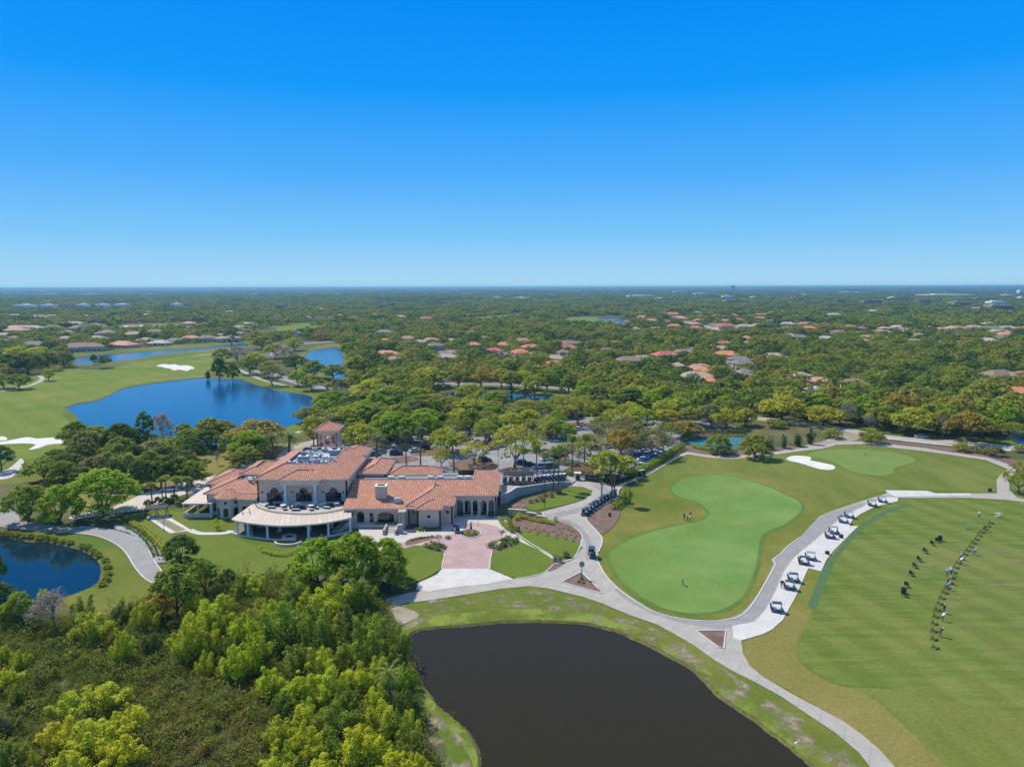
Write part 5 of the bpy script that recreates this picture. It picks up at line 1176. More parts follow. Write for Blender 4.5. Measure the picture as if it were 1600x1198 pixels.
KNAME = {'oak': 'shade_tree', 'thin': 'thin_tree', 'lush': 'dense_tree', 'tall': 'tall_tree', 'brush': 'thicket_tree', 'wild': 'ragged_tree', 'column': 'columnar_tree', 'bare': 'leafless_tree', 'palm': 'fan_palm', 'date': 'feather_palm', 'cycad': 'small_palm', 'shrub': 'shrub', 'bigshrub': 'rounded_bush'}
PLACES = [(60, 760, 'left of the clubhouse'), (160, 790, 'by the left cart path'), (200, 700, 'between lake and entrance road'), (260, 770, 'beside the entrance road'), (390, 700, 'on the lake shore behind the clubhouse'), (345, 590, 'on the far shore of the lake'),
          (40, 590, 'at the left edge of the fairway'), (60, 980, 'beside the left pond'), (145, 1120, 'in the yellow thicket'), (340, 990, 'in the thicket left of centre'), (330, 1060, 'at the edge of the scrub'), (440, 960, 'below the clubhouse lawn'), (550, 890, 'between lawn and driveway'), (560, 1010, 'in the thicket by the near pond'), (620, 1100, 'on the bank of the near pond'), (500, 1170, 'at the bottom of the thicket'),
          (570, 700, 'behind the bell tower'), (640, 720, 'at the car park edge behind the clubhouse'), (720, 720, 'in the front car park row'), (800, 700, 'in the middle of the car park'), (870, 740, 'beside the cart yard'), (955, 740, 'by the cart loop'), (1010, 690, 'in the right part of the car park'), (910, 660, 'at the back of the car park'), (600, 640, 'between the lake and the car park'),
          (430, 580, 'on the road strip behind the lake'), (500, 600, 'beside the canal pond'), (760, 600, 'in the boulevard row'), (700, 650, 'on the shore of the pond behind the car park'), (1120, 690, 'beside the tennis court'), (1240, 690, 'along the path behind the practice green'), (1300, 670, 'along the main road behind the practice green'), (1450, 680, 'along the main road at the right'), (1560, 700, 'at the right edge beside the road'), (1050, 640, 'in the woods behind the tennis court'),
          (740, 560, 'in the woods behind the boulevard'), (880, 560, 'in the woods at centre'), (1000, 600, 'in the woods right of centre'), (1200, 600, 'in the right hand woods'), (1400, 620, 'in the woods above the main road'), (1550, 640, 'in the woods at the right edge'), (200, 560, 'along the far stream'), (75, 590, 'on the left fairway edge'), (820, 790, 'beside the cart road'), (730, 830, 'by the brick driveway'), (590, 590, 'behind the canal pond')]
TREES = []
ntpl = {}
def tree(u, v, w, h, kind='oak', col='oak', where=None, group=None, label=None, zb=0.0, cat=None):
    """u, v base of the trunk; w crown width and h visible height, all in survey pixels"""
    q = at(u, v, zb); D = q.y; Rr = w / 2 / F * D * (1.13 if kind in ('oak', 'thin', 'tall') else 1.03)
    if kind in ('palm',): ht = hgt(u, v - h, D) - zb
    else: ht = max(hgt(u, v - h, D + Rr * .25) - zb, Rr * .55)
    Rr = min(Rr, 14)
    k = ntpl.get(kind, 0); ntpl[kind] = k + 1; t = TPL[kind][k % len(TPL[kind])]
    root = empty(KNAME[kind], (q.x, q.y, zb), rnd.uniform(0, 6.28)); root.scale = (Rr / t['R'], Rr / t['R'], ht / t['H'])
    a = link('trunk', t['trunk'], root); c = link('crown' if 'palm' not in kind else 'crown', t['crown'], root)
    b = [min(.6, q_ * LEAFK) for q_ in LEAF[col]]; j = rnd.uniform(-.12, .12); g = rnd.uniform(-.08, .08)
    c.color = (b[0] * (1 + j + g), b[1] * (1 + j), b[2] * (1 + j), 1)
    root['category'] = cat or ('shrub' if 'shrub' in kind else 'palm' if kind in ('palm', 'date', 'cycad') else 'tree')
    HB_T.append((q.x, q.y, Rr)); TREES.append((u, v, kind, col, root, where, group, label, w))
    return root
HB_T = []
T_ = tree
# --- left of the clubhouse
for a in [(45,815,74,62,'lush','green'),(95,820,64,66,'lush','lush'),(160,804,112,76,'lush','lush'),(70,752,60,42,'oak','green'),(105,748,56,44,'lush','dark'),(138,722,52,52,'oak','dull'),(190,716,58,58,'lush','dark'),(229,702,24,62,'tall','dark'),(255,697,32,55,'thin','grey'),(288,698,28,38,'tall','green'),(240,704,52,28,'thin','oak'),
          (180,762,46,48,'lush','dark'),(222,764,46,50,'lush','dark'),(252,762,40,46,'oak','dark'),(276,758,36,46,'oak','dark'),(292,742,34,42,'oak','dull'),(150,750,44,40,'oak','dull'),(2,736,36,44,'oak','dark'),(128,760,40,34,'oak','dark'),(310,740,30,28,'thin','oak'),(200,745,40,40,'oak','oak'),
          (205,760,22,52,'palm','palm'),(238,788,22,34,'palm','palm'),(254,781,20,36,'palm','palm'),(259.5,778,20,36,'palm','palm'),(272.5,776,22,32,'palm','palm'),(292.5,777,22,32,'palm','palm'),(190,742,22,50,'palm','palm'),(172,748,20,44,'palm','palm'),
          (284,880,57,48,'lush','dark'),(0,945,26,84,'tall','dark'),(6,966,40,60,'oak','dark'),(30,978,46,58,'oak','green'),(86,990,55,66,'bare','grey'),(60,985,36,44,'thin','grey'),(70,938,24,24,'brush','lime'),(132,968,44,46,'brush','green'),(145,1004,74,62,'brush','lime'),(193,980,38,52,'brush','dark'),(195,1038,44,72,'brush','lime'),(232,990,50,72,'brush','rust'),(237,1024,42,52,'brush','dark'),(213,1000,30,50,'brush','green'),
          (276,965,62,86,'tall','green'),(250,975,44,56,'tall','rust'),(320,930,42,62,'tall','green'),(357,930,24,44,'tall','dark'),(383,940,48,52,'brush','green'),(330,990,78,68,'brush','lime'),(300,1034,76,84,'brush','lime'),(335,1024,46,60,'brush','lime'),(322,1058,36,50,'brush','lime'),(370,1068,62,76,'brush','lime'),(352,1062,36,42,'brush','lime'),
          (5,1040,42,42,'brush','lime'),(34,1048,38,42,'brush','lime'),(15,1082,54,48,'brush','lime'),(27,1108,36,42,'brush','green'),(58,1078,26,34,'cycad','datec'),(110,1120,64,46,'brush','yellow'),(163,1112,74,54,'brush','yellow'),(204,1150,62,58,'brush','yellow'),(98,1172,74,62,'brush','yellow'),(150,1184,92,76,'brush','yellow'),(194,1202,70,62,'brush','yellow'),(108,1232,84,66,'brush','yellow'),(54,1206,18,48,'brush','lime'),(18,1200,62,62,'brush','green'),(8,1150,50,52,'brush','dull'),
          # centre thicket
          (500,918,96,82,'lush','lush'),(556,920,96,92,'lush','lush'),(606,908,66,72,'lush','lush'),(604,925,64,60,'lush','green'),(460,948,62,62,'brush','green'),(522,965,82,76,'brush','green'),(565,958,62,70,'brush','green'),(395,940,54,52,'brush','green'),(408,966,38,38,'brush','lime'),(440,1014,92,96,'brush','green'),(500,1024,72,92,'brush','green'),(580,1044,82,98,'brush','green'),(620,1034,62,72,'brush','green'),(548,1000,60,70,'brush','dark'),
          (400,1054,72,82,'brush','lime'),(382,1012,62,72,'brush','lime'),(425,1090,58,62,'brush','lime'),(610,1104,56,70,'date','palm'),(470,1106,82,72,'brush','lime'),(520,1096,72,72,'brush','green'),(560,1086,62,62,'brush','dull'),(440,1166,72,62,'brush','lime'),(480,1196,82,82,'brush','lime'),(522,1156,82,72,'brush','green'),(562,1196,92,82,'brush','lime'),(600,1156,72,72,'brush','green'),(636,1186,62,72,'brush','green'),(636,1124,52,62,'brush','dark'),(620,1224,92,62,'brush','lime'),(500,1234,92,62,'brush','lime'),(430,1226,80,60,'brush','lime'),(590,1110,50,52,'brush','green'),(640,1150,46,50,'brush','dark'),(350,960,50,40,'brush','green'),(430,975,50,46,'brush','green'),(300,1000,40,50,'brush','green'),(655,1215,44,52,'brush','dark'),
          # lake shore and behind the clubhouse
          (345,696,52,42,'oak','oak'),(400,704,84,52,'oak','rust'),(390,716,62,46,'lush','lush'),(383,726,50,30,'lush','oak'),(427,716,34,44,'date','datec'),(452,716,38,46,'date','datec'),(293,704,36,36,'oak','green'),(340,726,14,22,'bare','grey'),(562,704,56,44,'oak','yoak'),(620,694,76,54,'lush','lush'),(589,717,38,44,'date','datec'),(635,731,22,60,'palm','datec'),(657,731,24,66,'palm','datec'),(709.6,742,26,60,'palm','palm'),(700,708,60,42,'oak','yoak'),(742,726,44,40,'thin','yoak'),(690,730,28,34,'thin','yoak'),
          (804,731,76,72,'thin','yoak'),(757,694,36,42,'thin','oak'),(770,686,42,40,'oak','oak'),(605,684,62,44,'lush','lush'),(660,688,62,46,'lush','lush'),(735,676,46,38,'lush','green'),(815,668,46,34,'oak','oak'),(885,686,36,26,'lush','lush'),(860,686,36,32,'oak','oak'),(839,704,30,40,'thin','oak'),(817,756,20,58,'palm','palm'),(839,763,20,70,'palm','palm'),(849,755,18,50,'palm','palm'),(864.7,769,20,72,'palm','palm'),(872.5,764,20,70,'palm','palm'),(894,736,20,58,'palm','palm'),(913,724,20,46,'palm','palm'),(940,778,20,66,'palm','palm'),(956,786,20,80,'palm','palm'),(959.5,786,20,74,'palm','palm'),
          (955,746,74,44,'oak','yoak'),(925,724,50,50,'thin','oak'),(970,710,46,42,'oak','rust'),(1018,714,64,48,'thin','dull'),(1040,690,46,34,'thin','oak'),(903,664,62,46,'thin','oak'),(950,690,44,34,'thin','dull'),(862,644,30,22,'lush','lush'),(810,664,42,34,'thin','oak'),(770,656,40,32,'oak','oak'),(955,644,34,22,'oak','dark'),(992,629,46,30,'oak','yoak'),(985,654,38,28,'oak','yoak'),(1003,672,46,36,'tall','lush'),(970,700,40,38,'thin','dull'),(1040,668,46,30,'oak','yoak'),(1065,644,52,34,'oak','green'),(1085,650,32,30,'lush','green'),(1108,658,40,28,'oak','oak'),(1135,670,44,34,'oak','yoak'),(1166,664,28,28,'oak','yoak'),(1070,684,46,30,'oak','rust'),(1122,709,42,32,'lush','oak'),(1181,716,52,40,'lush','oak'),(940,678,40,30,'thin','oak'),(905,712,34,34,'thin','oak'),(883,720,30,30,'thin','oak'),(720,668,44,32,'oak','yoak'),(765,690,46,30,'thin','oak'),(690,676,44,34,'lush','green'),
          (1200,702,19,30,'column','dark'),(1224,700,17,28,'column','dark'),(1246,697,18,28,'column','dark'),(1266,694,18,34,'column','dark'),(1212,668,32,14,'bigshrub','oak'),(1301,684,30,16,'bigshrub','oak'),(1361,692,40,22,'bigshrub','oak'),(1503,705,26,15,'bigshrub','oak'),(1528,707,20,13,'bigshrub','dull'),(1552,712,30,17,'bigshrub','dull'),(1594,706,20,12,'bigshrub','oak'),(1592,770,48,52,'thin','oak'),
          (1222,658,64,44,'oak','yoak'),(1163,666,30,28,'oak','yoak'),(1285,665,54,34,'oak','yoak'),(1323,669,24,40,'bare','grey'),(1357,675,18,26,'bare','grey'),(1380,671,46,40,'oak','oak'),(1425,678,62,44,'oak','yoak'),(1472,685,22,36,'bare','grey'),(1512,689,64,48,'oak','rust'),(1566,663,26,22,'lush','green'),(1580,684,42,26,'thin','oak'),(1345,662,50,44,'tall','green'),(1250,650,50,36,'tall','dark'),(1455,668,44,40,'tall','green'),(1400,655,46,40,'tall','rust'),(1540,660,46,40,'tall','green'),
          # boulevard, canal, lake strip
          (670,605,54,34,'oak','yoak'),(717,605,40,32,'oak','oak'),(752,606,36,30,'oak','rust'),(783,606,34,32,'oak','yoak'),(820,609,37,32,'oak','yoak'),(855,611,35,36,'oak','green'),(888,614,32,28,'lush','green'),(921,618,44,30,'lush','lush'),(945,622,34,26,'oak','green'),(390,585,32,30,'oak','oak'),(426,603,37,34,'thin','dull'),(462,581,38,28,'oak','dark'),(491,591,34,30,'oak','green'),(521,593,36,26,'oak','green'),(466,603,28,26,'oak','lush'),(487,610,35,26,'oak','oak'),(528,616,34,26,'oak','dull'),(520,644,62,36,'lush','green'),(505,654,36,32,'lush','lush'),(530,669,52,36,'oak','oak'),(560,660,46,34,'oak','oak'),(610,664,56,32,'oak','oak'),(665,672,66,36,'lush','lush'),(660,644,46,30,'oak','green'),(618,642,56,36,'oak','dark'),(693,644,36,34,'thin','rust'),(735,658,50,36,'oak','yoak'),(578,624,52,34,'oak','yoak'),(632,615,34,24,'oak','green'),(600,610,40,28,'oak','oak'),(560,590,40,36,'oak','oak'),(550,560,34,28,'oak','green'),(580,575,36,30,'oak','dark'),(480,660,40,26,'oak','oak'),
          (325,592,11,20,'column','dark'),(343,593,24,36,'lush','dark'),(364,593,22,26,'lush','green'),(362,540,20,26,'tall','dark'),(348,567,28,24,'oak','oak'),(372,567,30,28,'thin','grey'),(76,595,16,20,'oak','yoak'),(30,608,34,26,'oak','green'),(6,607,28,24,'oak','oak'),(147,570,10,17,'oak','dark'),(15,584,42,34,'oak','dark'),(45,584,42,36,'oak','dark'),(76,579,32,30,'oak','dark'),(100,574,28,26,'oak','dull'),(60,566,40,26,'oak','lime'),(30,566,36,26,'oak','lime'),(400,575,30,26,'oak','yoak'),(430,560,30,24,'oak','yoak'),(460,548,26,22,'oak','lime'),(445,566,30,26,'thin','grey'),(410,546,30,22,'oak','oak'),(420,590,30,26,'oak','oak'),
          # small planting
          (867,878,12,13,'cycad','datec'),(875.5,879,12,13,'cycad','datec'),(883,870,12,13,'cycad','datec'),(888,871,12,12,'cycad','datec'),(686,851,13,17,'bare','redtwig'),(784,842,12,15,'bare','redtwig'),(797.5,832,10,13,'bare','redtwig'),
          (232,792,15,13,'bigshrub','dark'),(247,788,14,13,'bigshrub','dark'),(259,787,14,13,'bigshrub','dark'),(273,785,15,15,'bigshrub','dark'),(283,789,18,12,'bigshrub','dull'),(1050,664,30,24,'oak','rust')]:
    if a[4] == 'brush' and (a[5] in ('green', 'dark', 'dull', 'rust') or (a[0] + a[1]) % 3 == 0): a = a[:2] + (a[2] * 1.12, a[3], 'wild', a[5] if (a[0] + a[1]) % 2 and a[5] != 'green' else 'lime' if (a[0] * 3 + a[1]) % 5 < 2 else a[5])
    if a[5] == 'yellow': a = a[:2] + (a[2] * 1.18, a[3] * 1.08) + a[4:]
    T_(*a)
def shrubs(pts, col, label, group, w=7, h=6, kind='shrub'):
    for u, v in pts:
        r = T_(u, v, w * rnd.uniform(.85, 1.2), h * rnd.uniform(.85, 1.15), kind, col, label=label, group=group)
shrubs([(805,808),(811,809),(817,811),(823,812),(830,814),(837,815),(844,817),(851,817),(858,819),(863,820),(808,813),(868,815)], 'goldc', 'yellow-green shrub in the row below the stepped garden wall', 'shrubs below the stepped garden wall', 9, 9)
shrubs([(409,858),(412,863),(418,865),(424,867),(431,868),(438,869),(445,869),(452,867),(458,865)], 'goldc', 'golden shrub in the arc of shrubs in front of the fire pit wall', 'shrubs round the fire pit wall', 8, 7)
shrubs([(u, v) for u, v in [(728,836),(733,838),(739,838),(744,836),(731,833),(741,833),(736,836)]], 'lush', 'small green shrub in the round bed on the brick driveway', 'shrubs in the round driveway bed', 6, 5)
shrubs([(822,826),(829,829),(836,828),(843,832),(850,830),(857,834),(864,831),(871,836),(878,833),(885,838),(892,836),(899,841),(826,832),(840,836),(855,838),(870,841),(884,843),(896,846),(888,828),(895,831),(880,826),(902,838)], 'oak', 'small grassy tuft in the mulch slope beside the cart road', 'tufts in the mulch slope', 4.5, 3.2)
shrubs([(838,784),(845,780),(852,776),(860,772),(868,769),(876,765),(884,762),(829,786),(848,784),(862,777),(874,771)], 'dull', 'grey-green shrub at the foot of the long retaining wall', 'shrubs at the foot of the retaining wall', 8, 7)
shrubs([(905,910),(912,912),(909,906)], 'box', 'low green shrub round the post clock', 'shrubs round the post clock', 6, 5)
shrubs([(0,838),(10,837),(20,838),(30,839),(40,840),(50,841),(62,843),(74,844),(86,846),(98,848),(110,850),(128,856),(138,858),(146,864),(154,870),(165,878),(168,888),(170,898),(166,908),(160,915)], 'oak', 'reedy shrub on the bank of the left pond', 'shrubs on the bank of the left pond', 13, 9, 'bigshrub')
shrubs([(768,808),(722,806),(700,842)], 'box', 'clipped shrub beside the arcade', 'clipped shrubs beside the arcade', 11, 7)
shrubs([(645,845),(651,843),(657,842),(663,841),(669,840),(675,839)], 'dull', 'low grey-green shrub in the bed left of the brick driveway', 'shrubs in the bed left of the driveway', 6, 4)
shrubs([(341,828),(338,822)], 'goldc', 'golden shrub beside the patio path', 'shrubs beside the patio path', 10, 14)

for u, v in [(70,1040),(90,1060),(130,1040),(250,1060),(280,1080),(230,1090),(260,1120),(300,1110),(340,1100),(380,1120),(290,1150),(330,1170),(370,1180),(260,1180),(400,1150),(410,1200),(230,1060),(90,1010),(110,1030),(170,1010),(40,1015),(180,1060),(330,1140),(240,1150),(390,1090),(280,1210),(340,1215),(60,1120),(50,1160),(80,1090)]:
    T_(u + rnd.uniform(-8, 8), v, rnd.uniform(16, 30), rnd.uniform(12, 22), 'wild' if rnd.random() < .5 else 'bigshrub', ['green', 'dull', 'oak', 'green', 'rust'][rnd.randrange(5)], label='scrubby low tree scattered in the undergrowth at lower left', group='low scrub trees')
for u, v in [(120,700),(150,700),(175,730),(160,745),(212,735),(235,745),(262,735),(275,715),(300,720),(210,705),(300,760),(130,735),(90,735),(320,705),(365,712),(240,722),(190,725),(100,760),(330,695),(285,745)]:
    T_(u, v, rnd.uniform(38, 52), rnd.uniform(34, 46), ['lush', 'oak', 'tall', 'lush'][(u + v) % 4], ['dark', 'green', 'dull', 'dark', 'green', 'oak'][(u * 3 + v) % 6])
for u, v, w_, h_ in [(450,985,60,60),(490,990,60,60),(535,1050,60,60),(420,1030,60,60),(460,1060,70,66),(500,1060,60,60),(540,1120,60,60),(480,1140,64,60),(590,1075,60,60),(610,1060,56,64),(635,1080,48,56),(520,1200,64,60),(600,1200,60,56),(450,1120,60,56),(300,960,44,50),(345,1000,50,56),(360,1030,50,50),(410,1000,44,46),(260,940,36,46),(570,1150,60,60),(620,1160,56,60),(455,1200,60,56),(585,1000,60,60),(540,990,50,50),(480,960,50,46)]:
    T_(u, v, w_, h_, 'brush' if (u + v) % 3 else 'wild', ['lime', 'green', 'oak', 'lime', 'green', 'lush'][(u * 7 + v) % 6])
# hedges: leafy boxes along a line
def hedge(pts, w, h, col, label, name='hedge', dens=26, leaf=.28):
    g = np.random.default_rng(len(pts) * 31 + int(pts[0][0])); L = smooth_line([tuple(at(*q)[:2]) for q in pts], 4)
    o0 = Vector((*L[0], 0)); C = []; D = []; core = MB()
    for i in range(len(L) - 1):
        a, b = np.array(L[i]), np.array(L[i + 1]); ln = np.linalg.norm(b - a); t = (b - a) / (ln + 1e-9); nn = np.array([-t[1], t[0]])
        k = int(ln * dens * (w + h) * .8) + 1
        for _ in range(k):
            s = g.uniform(); th = g.uniform(0, PI); th = th; kk = g.uniform(.55, 1.05); pos = a + (b - a) * s + nn * math.copysign(abs(math.cos(th)) ** .5, math.cos(th)) * w / 2 * kk; z = h * (math.sin(th) ** .45) * max(kk, .75)
            C.append([pos[0] - o0.x, pos[1] - o0.y, z]); D.append([nn[0] * math.cos(th), nn[1] * math.cos(th), .6 + math.sin(th)])
    C, D = np.array(C), np.array(D) + g.normal(size=(len(C), 3)) * .5; D /= np.linalg.norm(D, axis=1)[:, None]
    o = link(name, quads_mesh(name, g, C, D, np.full(len(C), leaf) * g.uniform(.8, 1.7, len(C)), g.uniform(size=len(C)), M['leaf']), None, o0)
    o.color = rgba([q_ * LEAFK for q_ in LEAF[col]]); tag(o, label, 'hedge'); return o
hedge([(864,742),(885,743),(900,744)], 2.0, 1.8, 'dark', 'clipped dark hedge left of the starter booth')
hedge([(906,745),(930,747),(950,750),(968,751)], 2.4, 2.2, 'dark', 'clipped dark hedge right of the starter booth')
hedge([(985,748),(1005,737),(1030,723),(1052,709),(1066,700)], 3.0, 2.2, 'green', 'long green hedge between car park and cart path')
hedge([(958,797),(968,790),(975,782),(979,772),(978,768)], 2.4, 1.6, 'green', 'curved green hedge right of the parked cart line')
hedge([(1082,699),(1100,703),(1130,708),(1150,706)], 2.0, 1.4, 'lush', 'bright green hedge in front of the tennis court')
hedge([(787,812),(791,820),(799,828),(806,832)], 3.0, 1.2, 'green', 'low green ground hedge along the concrete walk')
hedge([(770,858),(781,852),(792,850),(801,843)], 4.2, 1.1, 'box', 'dense low hedge right of the brick driveway')
hedge([(668,852),(678,855),(692,859)], 3.4, 1.0, 'box', 'dense low hedge left of the brick driveway')
hedge([(650,829),(668,829),(690,828)], 1.6, .9, 'box', 'narrow hedge at the foot of the east bay wall')
hedge([(585,822),(610,822),(622,821)], 2.2, 1.2, 'box', 'dark hedge below the arched porch wall')
hedge([(192,822),(215,832),(235,852),(245,872)], 1.6, .7, 'box', 'low dark ground hedge beside the left cart path')
hedge([(205,818),(228,830),(246,846),(262,866)], 1.6, .9, 'yoak', 'ragged golden hedge above the stone strip')
hedge([(862,722),(880,727),(905,728)], 2.4, 1.5, 'dark', 'dark hedge between two car park rows')
hedge([(1064,690),(1100,682),(1166,682)], 1.6, 3.0, 'dark', 'tall dark hedge behind the tennis court')
hedge([(630,703),(645,704),(660,707)], 3.0, 1.2, 'green', 'green hedge on a car park island behind the clubhouse')
hedge([(330,760),(350,745),(372,728)], 2.5, 1.8, 'dark', 'dark hedge beside the entrance road and west wing')

# ------------------------------------------------------------------ the woods: individuals first, the mass after
EXCL = [px(q) for q in ([(-150,600),(0,590),(60,585),(90,572),(160,577),(240,556),(300,548),(352,541),(400,540),(440,530),(520,533),(545,545),(548,600),(560,640),(520,680),(480,700),(560,700),(640,670),(780,650),(900,655),(960,645),(1150,650),(1270,662),(1400,678),(1600,696),(1800,710),(1800,1400),(-300,1400),(-300,600)],
        [(106,575),(106,552),(250,540),(390,532),(392,545),(250,560),(150,576)], [(130,518),(190,505),(335,503),(335,513),(210,517)], [(640,504),(820,489),(820,498),(700,506)], [(865,507),(880,495),(975,493),(995,505),(985,513),(940,510)], [(365,528),(420,510),(500,503),(508,520),(470,526)], [(1330,527),(1335,516),(1415,518),(1415,528)], [(1530,527),(1530,520),(1650,520),(1650,526)],
        [(858,546),(858,531),(928,533),(930,545)], [(1308,598),(1308,588),(1452,587),(1452,596)], [(668,655),(668,612),(800,606),(908,617),(905,655)], [(960,563),(965,550),(992,549),(995,563)], [(1570,700),(1570,678),(1700,668),(1700,700)],
        [(540,608),(640,596),(800,597),(950,612),(1000,624),(1000,630),(890,616),(760,607),(600,606)], [(620,568),(622,558),(655,562),(690,566),(690,575)])]
EXB = [(min(p[0] for p in e), max(p[0] for p in e), min(p[1] for p in e), max(p[1] for p in e), e) for e in EXCL]
def hcap(x, y):
    """greatest height a tree at x, y may have before it hides the roof of a house behind it"""
    c = 99
    for hx, hy, hw, hd in HB:
        dy = hy - hd * .5 - y
        if 0 <= dy < 150 and abs(x - hx * y / hy) < hw * .75: c = min(c, (5.5 if math.sin(hx * 3.7 + x) > .0 else 2.4) + dy * 60 / y)
    return c
def blocked(x, y, mrg=0):
    for x0, x1, y0, y1, e in EXB:
        if x0 < x < x1 and y0 < y < y1 and inside((x, y), e): return True
    for hx, hy, hw, hd in HB:
        if abs(x - hx) < hw + mrg and hy - 5 - hd * .6 < y < hy + hd * .5 + 4 + mrg: return True
    return False
g = np.random.default_rng(5)
near_pts = []
def grid(y0, y1, sp, jitter=.42, half=.9, drop=.0, mrg=0):
    out = []; y = y0
    while y < y1:
        X = y * half + 40; n = int(2 * X / sp)
        xs = -X + (np.arange(n) + .5) * sp + g.uniform(-jitter, jitter, n) * sp; ys = y + g.uniform(-jitter, jitter, n) * sp; k = g.uniform(size=n)
        for i in range(n):
            if k[i] < drop: continue
            out.append((xs[i], ys[i]))
        y += sp * .92
    return out
FIELDS = []
for i, (u, v, w, h, m_) in enumerate([(1180,505,70,2.2,'dry'),(1100,526,60,3,'fairway'),(1430,505,60,2,'fairway'),(700,476,60,1.6,'fairway'),(260,492,50,2,'dry'),(980,481,70,1.5,'dry'),(1520,494,60,1.8,'fairway'),(1250,482,60,1.3,'dry'),(480,488,60,1.6,'fairway'),(90,489,50,1.5,'dry'),(1350,486,40,1.2,'outfield'),(850,486,40,1.4,'fairway'),(1060,472,50,1,'dry'),(600,470,70,1,'fairway'),(1480,472,80,1.2,'dry'),(200,473,60,1,'dry'),(1560,553,50,3,'fairway'),(700,585,36,3,'dry')]):
    pl = px([(u - w / 2, v), (u - w * .3, v - h), (u + w * .1, v - h * .8), (u + w / 2, v - h * .6), (u + w * .45, v + h * .6), (u, v + h), (u - w * .35, v + h * .8)])
    sheet('field', pl, Z1 * 3, M[m_]); e = [(a[0], a[1]) for a in pl]; EXB.append((min(a[0] for a in e), max(a[0] for a in e), min(a[1] for a in e), max(a[1] for a in e), e))
for line, w_ in (([(990,517),(1060,512),(1130,519),(1230,514)],8),([(1040,492),(1090,506),(1140,522)],8),([(1240,530),(1330,521),(1420,520),(1600,519)],8),([(0,523),(90,520),(200,535),(330,530)],8),([(780,552),(830,553),(900,560)],7),([(660,552),(700,549),(760,548),(790,560)],7),([(20,487),(200,488),(400,487)],9),([(1180,482),(1400,480),(1600,487)],10)):
    wl_ = [tuple(at(*q)[:2]) for q in line]; ribbon('street', wl_, w_, Z1 * 4, M['path'])
    for a, b in zip(wl_[:-1], wl_[1:]):
        n_ = 14
        for k in range(n_): HB.append((a[0] + (b[0] - a[0]) * k / n_, a[1] + (b[1] - a[1]) * k / n_, math.dist(a, b) / n_ * .55 + 3, 4))
cand = [q for q in grid(250, 950, 8.2, drop=.10) if not blocked(*q)]
tl = [(x, y, r) for x, y, r in HB_T if y > 240]
cand = [q for q in cand if not any((q[0] - x) ** 2 + (q[1] - y) ** 2 < (r * .8 + 2.5) ** 2 for x, y, r in tl)]
cand.sort(key=lambda q: math.hypot(q[0], q[1]))
def mass_color(x, y):
    k = (math.sin(x * .031 + 1.3) + math.sin(y * .027 + x * .011) + math.sin((x - y) * .017)) / 3
    r = g.uniform() + k * .25
    return 'dark' if r < .18 else 'green' if r < .46 else 'lush' if r < .62 else 'oak' if r < .80 else 'yoak' if r < .93 else 'rust' if r < .95 else 'dull'
N_IND = max(0, 330 - sum(1 for t in TREES if t[2] not in ('shrub', 'bigshrub', 'palm', 'date', 'cycad', 'bare', 'brush')) )
N_IND = min(N_IND, 190)
for (x, y) in cand[:N_IND]:
    u, v = proj(x, y, 0); wpx = g.uniform(7.5, 12) * F / y; kind = 'tall' if g.uniform() < .5 else 'oak'
    hpx = min(g.uniform(7, 12), max(hcap(x, y), 2.5)) * F / y
    if hpx < 5.5 * F / y: kind = 'bigshrub' if hpx < 3.5 * F / y else 'oak'; wpx = min(wpx, hpx * 1.3)
    T_(u, v, wpx, hpx, kind, mass_color(x, y))
rest = cand[N_IND:]
def low_tree(rng, n, per, leaf, R, H_, z0, r):
    B = dome_blobs(rng, n, R, z0, H_, *r, flat=.9); C, Nn, S_, T = leaf_arrays(rng, B, per, leaf, inner=.6); return C, Nn, S_, T
def proto_single(s, tallish=False):
    r = np.random.default_rng(s); A = low_tree(r, 13, 22, 1.05, 5.0, 9.5, 1.0, (1.5, 2.3)); return quads_mesh('woodland_tree', r, *A, M['leaf_wood'])
def proto_grey(s):
    r = np.random.default_rng(s); A = low_tree(r, 12, 16, .8, 4.4, 9, 1.5, (1.3, 2.0)); return quads_mesh('woodland_tree', r, *A, M['leaf_wood'], .25)
def proto_patch(s, size, nt, nb, per, leaf, hh):
    r = np.random.default_rng(s); Cs = []
    for _ in range(nt):
        ox_, oy_ = r.uniform(-size / 2, size / 2, 2); h = hh * r.uniform(.7, 1.25); k = size / math.sqrt(nt) * .62
        C, Nn, S_, T = low_tree(r, nb, per, leaf, k, h, h * .15, (k * .3, k * .45)); C = C + np.array([ox_, oy_, 0]); Cs.append((C, Nn, S_, np.clip(T * .6 + r.uniform(0, .4), 0, 1)))
    return quads_mesh('woodland_patch', r, *[np.concatenate([c[i] for c in Cs]) for i in range(4)], M['leaf_wood'])
